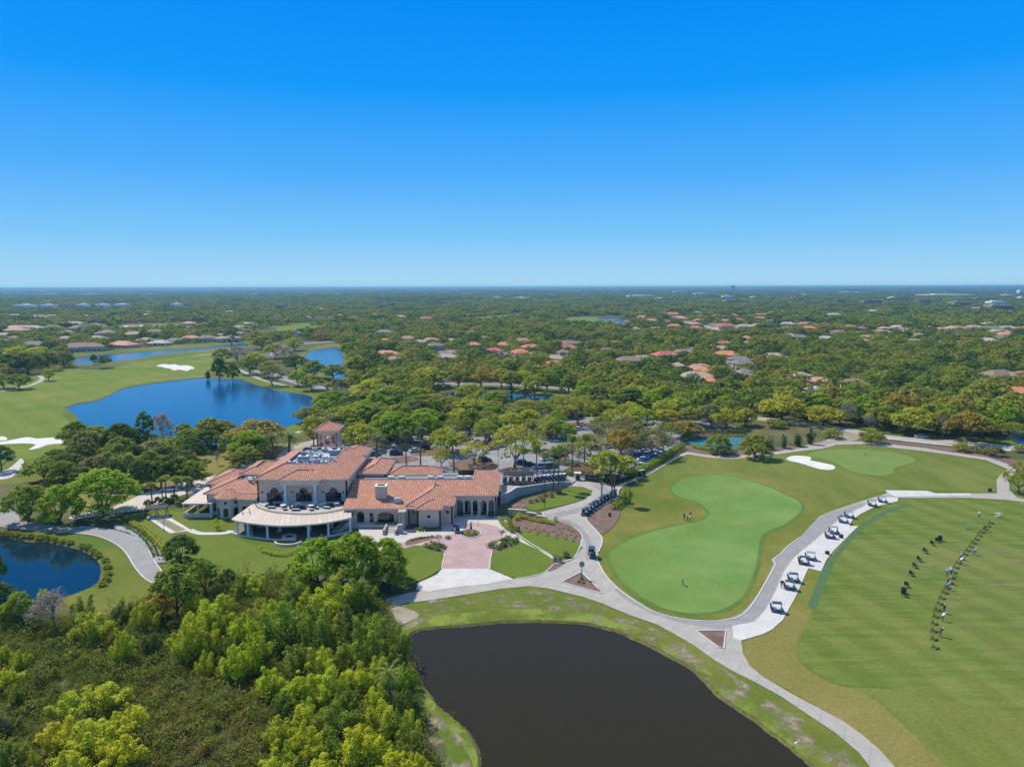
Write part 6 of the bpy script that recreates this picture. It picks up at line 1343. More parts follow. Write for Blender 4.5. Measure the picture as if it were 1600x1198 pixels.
def scatter(name, pts, protos, label, cat, seed=1):
    """pts: (x, y, z, sx, sz, proto index); instances the prototype meshes on a point mesh"""
    rng = np.random.default_rng(seed); n = len(pts); A = np.array(pts, dtype=np.float32)
    me = bpy.data.meshes.new(name); me.vertices.add(n); me.vertices.foreach_set('co', A[:, :3].ravel())
    a = me.attributes.new('scl', 'FLOAT_VECTOR', 'POINT'); a.data.foreach_set('vector', np.stack([A[:, 3], A[:, 3], A[:, 4]], 1).astype(np.float32).ravel())
    a = me.attributes.new('rot', 'FLOAT_VECTOR', 'POINT'); a.data.foreach_set('vector', np.stack([np.zeros(n), np.zeros(n), rng.uniform(0, 6.28, n)], 1).astype(np.float32).ravel())
    a = me.attributes.new('idx', 'INT', 'POINT'); a.data.foreach_set('value', A[:, 5].astype(np.int32))
    o = link(name, me); tag(o, label, cat, None, 'stuff')
    ng = bpy.data.node_groups.new(name + '_scatter', 'GeometryNodeTree')
    ng.interface.new_socket('Geometry', in_out='INPUT', socket_type='NodeSocketGeometry'); ng.interface.new_socket('Geometry', in_out='OUTPUT', socket_type='NodeSocketGeometry')
    nn = ng.nodes; i_, o_ = nn.new('NodeGroupInput'), nn.new('NodeGroupOutput'); ip = nn.new('GeometryNodeInstanceOnPoints')
    gi = nn.new('GeometryNodeGeometryToInstance')
    for pm in protos[::-1]:
        po = bpy.data.objects.new(pm.name, pm); oi = nn.new('GeometryNodeObjectInfo'); oi.inputs['Object'].default_value = po; oi.inputs['As Instance'].default_value = False
        ng.links.new(oi.outputs['Geometry'], gi.inputs[0])
    def na(nm, tp, sock):
        t = nn.new('GeometryNodeInputNamedAttribute'); t.data_type = tp; t.inputs['Name'].default_value = nm; ng.links.new(t.outputs[0], ip.inputs[sock])
    na('scl', 'FLOAT_VECTOR', 'Scale'); na('idx', 'INT', 'Instance Index'); ip.inputs['Pick Instance'].default_value = True
    t = nn.new('GeometryNodeInputNamedAttribute'); t.data_type = 'FLOAT_VECTOR'; t.inputs['Name'].default_value = 'rot'; ng.links.new(t.outputs[0], ip.inputs['Rotation'])
    ng.links.new(i_.outputs[0], ip.inputs['Points']); ng.links.new(gi.outputs[0], ip.inputs['Instance']); ng.links.new(ip.outputs[0], o_.inputs[0])
    md = o.modifiers.new('scatter', 'NODES'); md.node_group = ng
    return o
pts = []
for x, y in rest:
    s = g.uniform(.7, 1.2) if g.uniform() < .75 else g.uniform(1.2, 1.65); sz = min(s, 1.25) * g.uniform(.65, 1.15); cp = hcap(x, y) / 9.5
    if sz > cp: sz = cp; s = min(s, max(cp * 1.3, .35))
    pts.append((x, y, 0, s, sz, 5 if g.uniform() < (.35 if 130 < x < 330 and 430 < y < 640 else .07) else int(g.integers(0, 5))))
scatter('woods', pts, [proto_single(i) for i in range(101, 106)] + [proto_grey(120)], 'mixed green woods of countless trees reaching from the boulevard to the estates', 'woods', 1)
pts = [(x, y, 0, g.uniform(.85, 1.15), min(g.uniform(.7, 1.2), hcap(x, y) / 10), int(g.integers(0, 4))) for x, y in grid(950, 2700, 24, drop=.04) if not blocked(x, y, 6)]
scatter('distant_woods', pts, [proto_patch(i, 27, 7, 6, 9, 2.6, 9.5) for i in range(131, 135)], 'distant green woods on the flat plain beyond the estates', 'woods', 2)
pts = [(x, y, 0, g.uniform(.9, 1.2), g.uniform(.7, 1.3), int(g.integers(0, 4))) for x, y in grid(2700, 8000, 78, drop=.05) if not blocked(x, y, 20)]
pts += [(x, y, 0, g.uniform(4, 5.2), g.uniform(1.0, 2.0), int(g.integers(0, 4))) for x, y in grid(8000, 19600, 400, drop=.03)]
scatter('horizon_woods', pts, [proto_patch(i, 90, 26, 3, 8, 6.5, 11) for i in range(141, 145)], 'blue-green woods fading towards the horizon', 'woods', 3)
# undergrowth of the scrub at the lower left
lot = []
for u, v in [(u, v) for v in (648, 656, 665, 674, 683, 693) for u in range(640, 1150, 26)]:
    u += g.uniform(-12, 12); v += g.uniform(-4, 4); q = at(u, v)
    if v > 688 and u < 960: continue
    if v > 668 and g.uniform() < .45: continue
    if any(inside((q.x, q.y), P_) for P_ in PONDS) or any((q.x - x) ** 2 + (q.y - y) ** 2 < (r * .8 + 2.2) ** 2 for x, y, r in HB_T): continue
    if u > 1050 and v > 676: continue
    T_(u, v, g.uniform(30, 46), g.uniform(26, 38), ['oak', 'thin', 'oak'][int(g.integers(0, 3))], ['oak', 'yoak', 'dull', 'green', 'oak', 'yoak', 'lush'][int(g.integers(0, 7))])
for u, v in [(700,652),(716,656),(750,654),(800,655),(818,652),(845,655),(885,652),(680,640),(905,640),(735,628),(800,612),(835,616),(728,650),(742,648),(822,651),(893,646)]: T_(u, v, g.uniform(34, 48), g.uniform(27, 36), 'thin' if v % 2 else 'oak', 'oak' if u % 3 else 'yoak')
ug = px([(-160,950),(60,960),(160,975),(260,915),(330,900),(450,905),(600,940),(640,1010),(660,1090),(675,1180),(690,1300),(-260,1330)]); xs = [p[0] for p in ug]; ys = [p[1] for p in ug]
def tuft(s, n, leaf, hh, asp):
    r = np.random.default_rng(s); B = [(r.uniform(-.7, .7), r.uniform(-.7, .7), hh * r.uniform(.2, .6), r.uniform(.35, .6), hh * r.uniform(.35, .6)) for _ in range(6)]
    C, Nn, S_, T = leaf_arrays(r, B, n // 6, leaf, jit=1.2); return quads_mesh('undergrowth_tuft', r, C, Nn, S_, T, M['leaf_brush'], asp)
pts = []
nU = int((max(xs) - min(xs)) * (max(ys) - min(ys)) * 1.5)
for x, y in zip(g.uniform(min(xs), max(xs), nU), g.uniform(min(ys), max(ys), nU)):
    if inside((x, y), ug) and not any(inside((x, y), q) for q in PONDS[:2]): s = g.uniform(.5, 1.4) if g.uniform() < .93 else g.uniform(1.6, 2.6); pts.append((x, y, 0, s, s * g.uniform(.5, 1.4), int(g.integers(0, 4))))
scatter('undergrowth', pts, [tuft(i, 150, .2, 1.1, .45) for i in (151, 152)] + [tuft(153, 130, .24, 1.4, .3), tuft(154, 130, .18, .9, .8)], 'olive and brown scrub undergrowth between the thickets at lower left', 'scrub', 4)
# stones of the rip-rap strip
def stone(s):
    r = random.Random(s); bm = bmesh.new(); bmesh.ops.create_icosphere(bm, subdivisions=1, radius=.4)
    for v in bm.verts: v.co *= r.uniform(.7, 1.25); v.co.z *= .7
    me = bpy.data.meshes.new('stone'); bm.to_mesh(me); bm.free(); me.materials.append(M['stone']); return me
rp_ = px([(180,821),(205,825),(230,840),(247,859),(258,880),(245,880),(236,861),(220,846),(200,832),(180,828)]); xs = [p[0] for p in rp_]; ys = [p[1] for p in rp_]; pts = []
for x, y in zip(g.uniform(min(xs), max(xs), 5000), g.uniform(min(ys), max(ys), 5000)):
    if inside((x, y), rp_): s = g.uniform(.5, 1.4); pts.append((x, y, .1, s, s, int(g.integers(0, 3))))
scatter('rip_rap', pts, [stone(i) for i in range(3)], 'strip of pale rip-rap stones beside the left cart path', 'stones', 5)
# reeds and edge growth round the near pond
pts = []
for li, (dn, off) in enumerate(((6, .5), (3, .4))):
    loop = PONDS[li]
    for i in range(len(loop)):
        a, b = loop[i], loop[(i + 1) % len(loop)]
        if a[1] < 78: continue
        for _ in range(int(math.dist(a, b) * dn * .7)):
            s = g.uniform(); pts.append((a[0] + (b[0] - a[0]) * s + g.normal() * .3, a[1] + (b[1] - a[1]) * s + g.normal() * .3, -.1, g.uniform(.12, .38), g.uniform(.12, .4), int(g.integers(0, 2))))
scatter('bank_grass', pts, [tuft(161, 60, .3, 1.4, .2), tuft(162, 60, .3, 1.2, .3)], 'ragged grass fringe along the banks of the near ponds', 'bank grass', 6)

# labels of the trees
nm = []
for (u, v, kind, col, root, where, group, label, w) in TREES:
    if label: root['label'] = label; root['group'] = group; continue
    pl = min(PLACES, key=lambda t: ((t[0] - u) * .8) ** 2 + ((t[1] - v) * 1.6) ** 2)[2]
    cd = CDESC[col]
    pl = pl.replace('along the main road behind the practice green', 'along the road behind the practice green').replace('at the car park edge behind the clubhouse', 'at car park edge behind clubhouse').replace('on the lake shore behind the clubhouse', 'on lake shore behind clubhouse')
    base = f'{cd} {KDESC[kind]} {pl}' if kind != 'bare' else f'{"reddish " if col == "redtwig" else "grey "}leafless tree {pl}'
    nm.append((u, base, root, 'trees of the grounds' if root['category'] == 'tree' else 'palms of the grounds' if root['category'] == 'palm' else 'bushes of the grounds'))
name_unique(nm)

# ------------------------------------------------------------------ golf carts
def wheel(parent, x, y, r, w, rim='metal'):
    mb = MB(); mb.tube((x, y - w / 2, r), (x, y + w / 2, r), r, r, 14); t = mb.build('wheel', M['black'], parent)
    mb = MB(); mb.tube((x, y - w / 2 - .01, r), (x, y + w / 2 + .01, r), r * .55, r * .55, 10); mb.build('rim', M[rim], t)
def golf_cart(color=(.03, .035, .05), roof=True, name='golf_cart'):
    t = empty(name, (0, 0, 0))
    mb = MB()
    prof = [(-1.15, .32), (-1.15, .62), (-.55, .70), (-.2, .70), (-.2, .34), (.62, .34), (.78, .78), (1.02, .74), (1.2, .5), (1.2, .3)]
    for sy in (-.56, .56): mb.face([(x, sy, z) for x, z in (prof if sy < 0 else prof[::-1])])
    for i in range(len(prof)):
        a, b = prof[i], prof[(i + 1) % len(prof)]; mb.face([(a[0], .56, a[1]), (b[0], .56, b[1]), (b[0], -.56, b[1]), (a[0], -.56, a[1])])
    b = mb.build('body', M['paint'], t); b.color = rgba(color)
    mb = MB(); mb.box(-.62, -.14, -.52, .52, .70, .84); mb.box(-.70, -.58, -.50, .50, .84, 1.22); mb.build('seat', M['cream_plastic'], t)
    for x, y in ((-.82, -.5), (-.82, .5), (.82, -.5), (.82, .5)): wheel(t, x, y, .24, .2)
    mb = MB(); mb.box(-.10, .10, -.5, .5, .4, .72) if False else None
    mb = MB(); mb.tube((.62, -.26, .75), (.35, -.26, 1.05), .02, .02, 4); mb.tube((.35, -.42, 1.05), (.35, -.10, 1.05), .03, .03, 5); mb.build('steering_wheel', M['dark'], t)
    if roof:
        mb = MB(); mb.box(-.95, .85, -.58, .58, 1.78, 1.86, top=.06); o = mb.build('roof', M['paint'], t); o.color = rgba(roof if isinstance(roof, tuple) else (.05, .05, .055))
        for x, y, x2 in ((.80, -.52, .72), (.80, .52, .72), (-.74, -.52, -.86), (-.74, .52, -.86)): mb = MB(); mb.tube((x, y, .7), (x2, y, 1.80), .025, .025, 4); mb.build('roof_post', M['dark'], t)
        mb = MB(); mb.face([(.83, -.5, .8), (.83, .5, .8), (.74, .5, 1.76), (.74, -.5, 1.76)]); mb.build('windscreen', M['glass'], t)
    mb = MB(); mb.box(-1.22, -.98, -.45, .45, .66, .74); mb.box(-1.2, -1.16, -.45, .45, .95, 1.0); mb.build('bag_rack', M['dark'], t)
    for y in (-.24, .24):
        mb = MB(); mb.tube((-1.08, y, .74), (-1.22, y, 1.5), .13, .15, 8); mb.tube((-1.21, y, 1.5), (-1.24, y, 1.66), .11, .08, 6); mb.build('golf_bag', M['dark'], t)
    for y in (-.4, .4): mb = MB(); mb.tube((1.2, y, .52), (1.23, y, .52), .07, .07, 8); mb.build('headlight', M['lamp_glass'], t)
    register(t); return t
def recolor(root, **kw):
    for ch in COL.objects:
        if ch.parent == root:
            k = ch.name.split('.')[0]
            if k in kw: ch.color = rgba(kw[k])
cart0 = golf_cart(); used = [False]
def place_cart(u, v, rz, label, group, body=(.035, .045, .075), roof=(.06, .06, .065), z=0.0, s=1.0):
    q = at(u, v, z)
    o = cart0 if not used[0] else copy_tree(cart0); used[0] = True
    o.location = (q.x, q.y, z + .07); o.rotation_euler = (0, 0, rz); o.scale = (s, s, s)
    o['label'] = label; o['group'] = group; o['category'] = 'golf cart'
    if group: pass
    KROOT.append((o, body, roof)); return o
KROOT = []
RF = [(.05, .05, .06), (.10, .11, .13), (.05, .05, .06), (.30, .29, .27)]
LB = [(1214,956,-.2,'nearest the clubhouse road, parked alone'),(1234,921,-.15,'front cart of second pair, person behind'),(1240,909,-.2,'rear cart of second pair from near end'),(1256,882,-.3,'front cart of the middle pair'),(1267,875,-.3,'rear cart of the middle pair'),(1297,841,-.15,'front cart of the pair on the wide apron'),(1303,834,-.15,'rear cart of the pair on the wide apron'),(1318,817,-.4,'front cart of the fourth pair'),(1327,809,-.35,'rear cart of the fourth pair'),(1363,791,-.4,'second from the far end'),(1379,785,-.4,'at the far end of the apron')]
for u, v, rz, w in LB: place_cart(u, v, rz, f'dark golf cart on the white apron, {w}', 'golf carts on the range apron', roof=RF[int(u) % 4], s=.98)
n = 10
for i in range(n):
    f = i / (n - 1); u, v = 914 + 46 * f, 805 - 30 * f - 2 * math.sin(f * PI)
    place_cart(u, v, -2.2 + .25 * f, f'dark golf cart in the curved line by the loop, {ORD[i]} from its lower end', 'golf carts lined up by the loop', roof=(.30, .29, .27) if i % 3 == 1 else (.06, .06, .07), s=1.0)
for i in range(8):
    u = 838 + i * 6.2; q0 = at(u, 753, 1.4); z = yard_z(q0.x, q0.y) - .25
    place_cart(u, 752.5 - i * .55, 1.2, f'white topped golf cart above retaining wall, {ORD[i]} from left', 'golf carts above the retaining wall', body=(.10, .10, .12), roof=(.62, .62, .62), z=max(z, .3))
for i, u in enumerate((789, 798, 808, 818, 827)):
    place_cart(u, 755, 1.4, f'golf cart in the shade under the dark canopy, {ORD[i]} from the left', 'golf carts under the canopy', body=(.3, .3, .3), roof=(.08, .08, .09), z=YZ + .02)
for i, (u, v, rz, w) in enumerate([(917,750,1.5,'just right of the booth'),(924,751,1.5,'in the middle before the hedge'),(931,752,1.5,'furthest from the booth')]): place_cart(u, v, rz, f'dark golf cart before the clipped hedge, {w}', 'golf carts before the hedge', s=1.1)
place_cart(1003, 744, .65, 'golf cart with tan top driving on the path beside the long hedge', None, roof=(.55, .42, .28), s=1.1)
place_cart(925, 870, 1.62, 'navy golf cart driving up the cart road beside the putting green', None, body=(.03, .05, .10), s=1.2)
place_cart(713, 831, 1.9, 'golf cart standing in the shade on the brick driveway by the bay wall', None, body=(.25, .26, .28), roof=(.05, .05, .06), s=1.15)
for o, body, roof in KROOT: recolor(o, body=body, roof=roof)
# ------------------------------------------------------------------ cars
def car(kind):
    t = empty('parked_car', (0, 0, 0)); L, W = (4.6, 1.8) if kind == 'sedan' else (4.8, 1.95) if kind == 'suv' else (5.6, 2.0)
    hb, hr = (.92, 1.43) if kind == 'sedan' else (1.05, 1.75) if kind == 'suv' else (1.05, 1.85); h = L / 2
    prof = [(-h, .35), (-h, hb - .08), (-h + .15, hb), (h - 1.1, hb), (h - .15, hb - .2), (h, hb - .35), (h, .35)]
    if kind == 'pickup': prof = [(-h, .4), (-h, hb - .02), (h - 1.3, hb), (h - .15, hb - .12), (h, hb - .3), (h, .4)]
    mb = MB(); w = W / 2
    for sy in (-w, w): mb.face([(x, sy, z) for x, z in (prof if sy < 0 else prof[::-1])])
    for i in range(len(prof)):
        a, b = prof[i], prof[(i + 1) % len(prof)]; mb.face([(a[0], w, a[1]), (b[0], w, b[1]), (b[0], -w, b[1]), (a[0], -w, a[1])])
    bo = mb.build('body', M['paint'], t); bv = bo.modifiers.new('bevel', 'BEVEL'); bv.width = .07; bv.segments = 2; bv.limit_method = 'ANGLE'
    xr0, xr1, x0, x1 = {'sedan': (-1.15, .45, -1.75, 1.15), 'suv': (-2.05, .5, -2.3, 1.2), 'pickup': (-.6, .75, -.8, 1.4)}[kind]
    zi = hb - .02; wi, wr = w - .08, w - .28; b = [(x0, -wi, zi), (x1, -wi, zi), (x1, wi, zi), (x0, wi, zi)]; tp = [(xr0, -wr, hr), (xr1, -wr, hr), (xr1, wr, hr), (xr0, wr, hr)]
    mb = MB(); 
    for i in range(4): j = (i + 1) % 4; mb.face([b[i], b[j], tp[j], tp[i]])
    mb.build('windows', M['glass'], t)
    mb = MB(); mb.box(xr0 - .04, xr1 + .04, -wr - .04, wr + .04, hr - .03, hr + .05, top=.05); mb.build('roof', M['paint'], t)
    for x in (-h * .6, h * .62):
        for y in (-w + .08, w - .08): wheel(t, x, y, .33, .22)
    for y in (-w * .7, w * .7):
        mb = MB(); mb.box(h - .03, h + .02, y - .16, y + .16, .62, .75); mb.build('headlight', M['lamp_glass'], t)
        mb = MB(); mb.box(-h - .02, -h + .03, y - .15, y + .15, .68, .85); mb.build('tail_light', M['tail_red'], t)
    if kind == 'pickup': mb = MB(); mb.box(-h + .1, -.85, -w + .12, w - .12, hb - .01, hb + .02); mb.build('bed', M['dark'], t)
    register(t); return t
CARS = {k: [car(k), False] for k in ('sedan', 'suv', 'pickup')}
CC = {'black': (.012, .012, .014), 'white': (.75, .75, .76), 'navy': (.015, .03, .09), 'silver': (.42, .45, .48), 'grey': (.12, .13, .14), 'red': (.32, .015, .02), 'blue': (.04, .16, .45), 'tan': (.38, .32, .25), 'green': (.02, .07, .06)}
nc = []
def place_car(u, v, rz, kind, col, where):
    q = at(u, v); t, us = CARS[kind]; o = t if not us else copy_tree(t); CARS[kind][1] = True
    o.location = (q.x, q.y, Z1 * 6); o.rotation_euler = (0, 0, rz); o['category'] = {'sedan': 'car', 'suv': 'SUV', 'pickup': 'pickup truck'}[kind]
    for ch in list(COL.objects):
        if ch.parent == o and ch.name.split('.')[0] in ('body', 'roof'): ch.color = rgba(CC[col])
    nc.append((u, f"{col} {o['category']} parked {where}", o, 'cars in the car park'))
B0 = 'behind the clubhouse roofs'; B1 = 'in the front car park row'; B2 = 'in the middle of the car park'; B3 = 'behind the cart yard'; B4 = 'beside the long hedge'; B5 = 'at the back of the car park'
for a in [(565,711,.1,'sedan','black',B0),(585,712,.1,'sedan','green',B0),(619,711,.2,'suv','black',B0),(649,706,.5,'sedan','white',B0),(667,702,.5,'suv','black',B0),(757.6,721,.05,'suv','navy',B1),(818,726,.0,'suv','black',B1),(845,732,.25,'pickup','silver',B1),(828,728,.1,'sedan','black',B1),(862,731,.4,'suv','green',B1),(853.5,719,.5,'sedan','white',B3),(784,698,.6,'sedan','silver',B2),(746,692,.2,'sedan','white',B2),(730,688,.2,'suv','grey',B2),(853,679,.2,'sedan','white',B2),(883,708,.4,'suv','silver',B3),(875.6,713,.4,'sedan','red',B3),(866,716,.4,'sedan','black',B3),(820,706,.5,'sedan','grey',B2),(770,702,.5,'sedan','tan',B2),(905,672,.3,'sedan','white',B5),(935,676,.3,'suv','black',B5),(800,676,.2,'sedan','silver',B5),(760,670,.2,'sedan','black',B5),(1005,692,.4,'sedan','blue',B5),(980,686,.4,'sedan','silver',B5),(950,700,.4,'sedan','white',B5),(930,702,.4,'suv','grey',B5),(1085,676,.3,'sedan','white',B5),(1110,672,.3,'suv','navy',B5),
          (974,737,.0,'sedan','white',B4),(983,740,.0,'sedan','white',B4),(980,731,.0,'sedan','blue',B4),(989,735,.0,'sedan','silver',B4),(994,726,.0,'sedan','white',B4),(1000,730,.0,'sedan','white',B4),(1006,720,.0,'sedan','white',B4),(1012,721,.0,'sedan','blue',B4),(1015,713,.0,'suv','silver',B4),(1024,716,.0,'sedan','blue',B4),(1025,709,.0,'sedan','white',B4),(1033,712,.0,'sedan','white',B4),(1034,706,.0,'sedan','white',B4),(1042,709,.0,'sedan','white',B4),(998,715,.0,'suv','navy',B4),(1008,708,.0,'sedan','silver',B4),
          (214,768,.6,'suv','blue','by the left entrance road'),(265.5,767,.2,'sedan','white','by the left entrance road'),(559.5,608,.3,'sedan','white','on the road by the canal'),(545,603,.3,'suv','black','on the road by the canal'),(430,553,.4,'sedan','silver','on the roadside behind the lake'),(445,545,.4,'sedan','white','on the roadside behind the lake'),(8,716,.2,'suv','white','beside the left sand area'),(700,604,.1,'sedan','white','on the boulevard'),(1440,684,-.15,'sedan','silver','on the main road at the right')]:
    place_car(*a)
name_unique(nc)

# ------------------------------------------------------------------ people
def person_mesh(pose):
    J = {'pelvis': (0, 0, .95), 'waist': (0, 0, 1.1), 'chest': (0, 0, 1.32), 'neck': (0, 0, 1.48), 'head': (0, .02, 1.60), 'top': (0, .02, 1.72)}
    a = {'sl': (-.19, 0, 1.42), 'el': (-.26, .02, 1.15), 'wl': (-.24, .10, .92), 'hl': (-.23, .13, .84), 'sr': (.19, 0, 1.42), 'er': (.26, .02, 1.15), 'wr': (.24, .10, .92), 'hr': (.23, .13, .84)}
    l = {'pl': (-.10, 0, .90), 'kl': (-.12, .03, .50), 'al': (-.13, -.02, .09), 'fl': (-.14, .16, .04), 'pr_': (.10, 0, .90), 'kr': (.12, .03, .50), 'ar': (.13, -.02, .09), 'fr': (.14, .16, .04)}
    if pose in ('address', 'swing'):
        for k, (dy, dz) in {'waist': (.08, -.02), 'chest': (.24, -.08), 'neck': (.36, -.14), 'head': (.44, -.16), 'top': (.52, -.17)}.items(): x, y, z = J[k]; J[k] = (x, y + dy, z + dz)
        a = {'sl': (-.19, .28, 1.28), 'el': (-.15, .38, 1.05), 'wl': (-.05, .44, .84), 'hl': (-.02, .45, .76), 'sr': (.19, .28, 1.28), 'er': (.15, .38, 1.05), 'wr': (.05, .44, .84), 'hr': (.02, .45, .76)}
        l['kl'] = (-.17, .08, .50); l['kr'] = (.17, .08, .50); l['al'] = (-.22, -.02, .09); l['ar'] = (.22, -.02, .09); l['fl'] = (-.25, .16, .04); l['fr'] = (.25, .16, .04)
    if pose == 'swing': a.update({'el': (.12, .40, 1.35), 'wl': (.38, .30, 1.55), 'hl': (.44, .28, 1.62), 'er': (.42, .25, 1.30), 'wr': (.44, .26, 1.52), 'hr': (.46, .25, 1.60)})
    if pose == 'walk': l.update({'kl': (-.10, .22, .52), 'al': (-.10, .26, .10), 'fl': (-.10, .43, .06), 'kr': (.10, -.06, .48), 'ar': (.10, -.34, .13), 'fr': (.10, -.22, .04)}); a['wl'] = (-.24, -.1, .95); a['hl'] = (-.24, -.12, .87)
    R_ = dict(pelvis=.15, waist=.14, chest=.165, neck=.065, head=.10, top=.075, sl=.075, el=.05, wl=.033, hl=.045, sr=.075, er=.05, wr=.033, hr=.045, pl=.10, kl=.062, al=.042, fl=.04, pr_=.10, kr=.062, ar=.042, fr=.04)
    P_ = {**J, **a, **l}; names = list(P_); ix = {k: i for i, k in enumerate(names)}
    E_ = [('pelvis', 'waist'), ('waist', 'chest'), ('chest', 'neck'), ('neck', 'head'), ('head', 'top'), ('chest', 'sl'), ('sl', 'el'), ('el', 'wl'), ('wl', 'hl'), ('chest', 'sr'), ('sr', 'er'), ('er', 'wr'), ('wr', 'hr'), ('pelvis', 'pl'), ('pl', 'kl'), ('kl', 'al'), ('al', 'fl'), ('pelvis', 'pr_'), ('pr_', 'kr'), ('kr', 'ar'), ('ar', 'fr')]
    me = bpy.data.meshes.new('person'); me.from_pydata([P_[k] for k in names], [(ix[a_], ix[b_]) for a_, b_ in E_], [])
    o = bpy.data.objects.new('person', me); COL.objects.link(o)
    o.modifiers.new('skin', 'SKIN'); sv = me.skin_vertices[0].data if me.skin_vertices else None
    if sv is None: 
        bm = bmesh.new(); bm.from_mesh(me); bm.verts.layers.skin.verify(); bm.to_mesh(me); bm.free(); sv = me.skin_vertices[0].data
    for k in names: sv[ix[k]].radius = (R_[k], R_[k] * (.8 if k in ('pelvis', 'waist', 'chest') else 1)); sv[ix[k]].use_root = (k == 'pelvis')
    sb = o.modifiers.new('sub', 'SUBSURF'); sb.levels = 1; sb.render_levels = 1
    dg = bpy.context.evaluated_depsgraph_get(); dg.update(); m2 = bpy.data.meshes.new_from_object(o.evaluated_get(dg)); bpy.data.objects.remove(o)
    m2.name = 'person_' + pose
    m2.materials.clear()
    for m in ('skin', 'shirt', 'trouser', 'cap'): m2.materials.append(M[m])
    hz = P_['head'][2]
    for f in m2.polygons:
        c = f.center; nk = P_['neck'][2]
        hand = min((Vector(P_['hl']) - c).length, (Vector(P_['hr']) - c).length, (Vector(P_['wl']) - c).length, (Vector(P_['wr']) - c).length)
        headd = (Vector(P_['head']) - c).length
        f.material_index = 3 if (headd < .24 and c.z > hz + .05) else 0 if headd < .17 or hand < .16 else 1 if c.z > 1.0 or (hand < .4 and c.z > .8) else 2
        if f.material_index == 1 and c.z < 1.0 and abs(c.x) < .16 and pose != 'address': f.material_index = 2
    return m2
PM = {k: person_mesh(k) for k in ('stand', 'address', 'swing', 'walk')}
def person(u, v, rz, pose, shirt, label, group=None, z=0.0, s=1.08, club=True):
    q = at(u, v, z); o = link('person', PM[pose], None, (q.x, q.y, z + Z1 * 4)); o.rotation_euler = (0, 0, rz); o.scale = (s, s, s); o.color = rgba(shirt); tag(o, label, 'person', group)
    mb = MB()
    if pose == 'address' and club:
        mb.tube((0, .45, .86), (.0, .85, .05), .018, .018, 4); mb.box(-.06, .06, .83, .93, .0, .08); k = mb.build('golf_club', M['metal'])
    elif pose == 'swing' and club:
        mb.tube((.44, .27, 1.6), (-.1, .1, 2.05), .018, .018, 4); mb.box(-.16, -.06, .06, .14, 2.0, 2.12); k = mb.build('golf_club', M['metal'])
    else: return o
    k.location = o.location; k.rotation_euler = o.rotation_euler; k.scale = o.scale; tag(k, 'thin golf club held by the ' + label.split(',')[0].replace('golfer ', 'golfer ')[:70], 'golf club', 'golf clubs'); CL.append((u, k)); return o
CL = []
W_, BL, DK, GY, RD = (.75, .75, .75), (.12, .25, .55), (.03, .03, .04), (.35, .36, .38), (.4, .08, .07)
person(1067, 914, 2.4, 'address', (.55, .6, .35), 'golfer in a pale top putting alone on the near part of the green')
for u, v, rz, ps, c, l in ((1069, 812, .5, 'stand', DK, 'person in a dark top at the left end of the group beside the putting green'), (1074, 813, -1.2, 'stand', GY, 'person in a grey top second from left in the putting green group'), (1078, 814.5, 2.0, 'stand', W_, 'person in a white top nearest the camera in the putting green group'), (1078.5, 809.5, 3.4, 'stand', RD, 'person in a reddish top at the back of the putting green group')): person(u, v, rz, ps, c, l, 'people beside the putting green')
person(1353, 713, 1.2, 'address', GY, 'golfer in a grey top alone on the chipping green')
person(811, 832, .8, 'walk', DK, 'person in a dark top and white cap walking where concrete walk meets the narrow path', club=False)
person(1221, 919, .2, 'stand', DK, 'person in dark clothes standing behind the second pair of range carts')
person(1250, 880, .2, 'stand', GY, 'person in grey standing behind the middle pair of range carts')
R3 = lambda x, y: (1350 + x / 4.608, 780 + y / 4.608)
for x, y, rz, ps, c, l in ((828, 135, -1.3, 'stand', W_, 'person in white standing beyond the far end of the range line'), (865, 232, -1.4, 'swing', DK, 'golfer in a dark top at the far end of the range line'), (790, 402, -1.5, 'address', BL, 'golfer in a blue top standing forward of the range line'), (700, 437, -1.5, 'stand', GY, 'golfer in a grey top, rear one of the pair at mid line'), (694, 470, -1.4, 'address', W_, 'golfer in a white top, front one of the pair at mid line'),
                       (622, 545, -1.2, 'stand', W_, 'person in a white top, right one of the close pair at the line centre'), (598, 555, -.9, 'stand', (.6, .6, .62), 'person in pale grey, left one of the close pair at the line centre'), (603, 608, -1.5, 'swing', RD, 'golfer in a reddish top just before the close pair'), (598, 652, -1.5, 'address', BL, 'golfer in a blue top, nearest of the central group'), (574, 822, -1.4, 'stand', DK, 'golfer in dark top behind the white shirted one near the line end'), (562, 878, -1.5, 'address', W_, 'golfer in a white top near the close end of the range line'), (546, 990, -1.5, 'swing', DK, 'golfer in a dark top nearest the camera on the range')):
    u, v = R3(x, y); person(u, v, rz, ps, c, l, 'golfers on the driving range', s=1.12)
CL.sort(key=lambda t: t[0])
for i, (u, k) in enumerate(CL): k['label'] = f'thin metal golf club in a golfer\'s hands, {ORD[i]} from left'
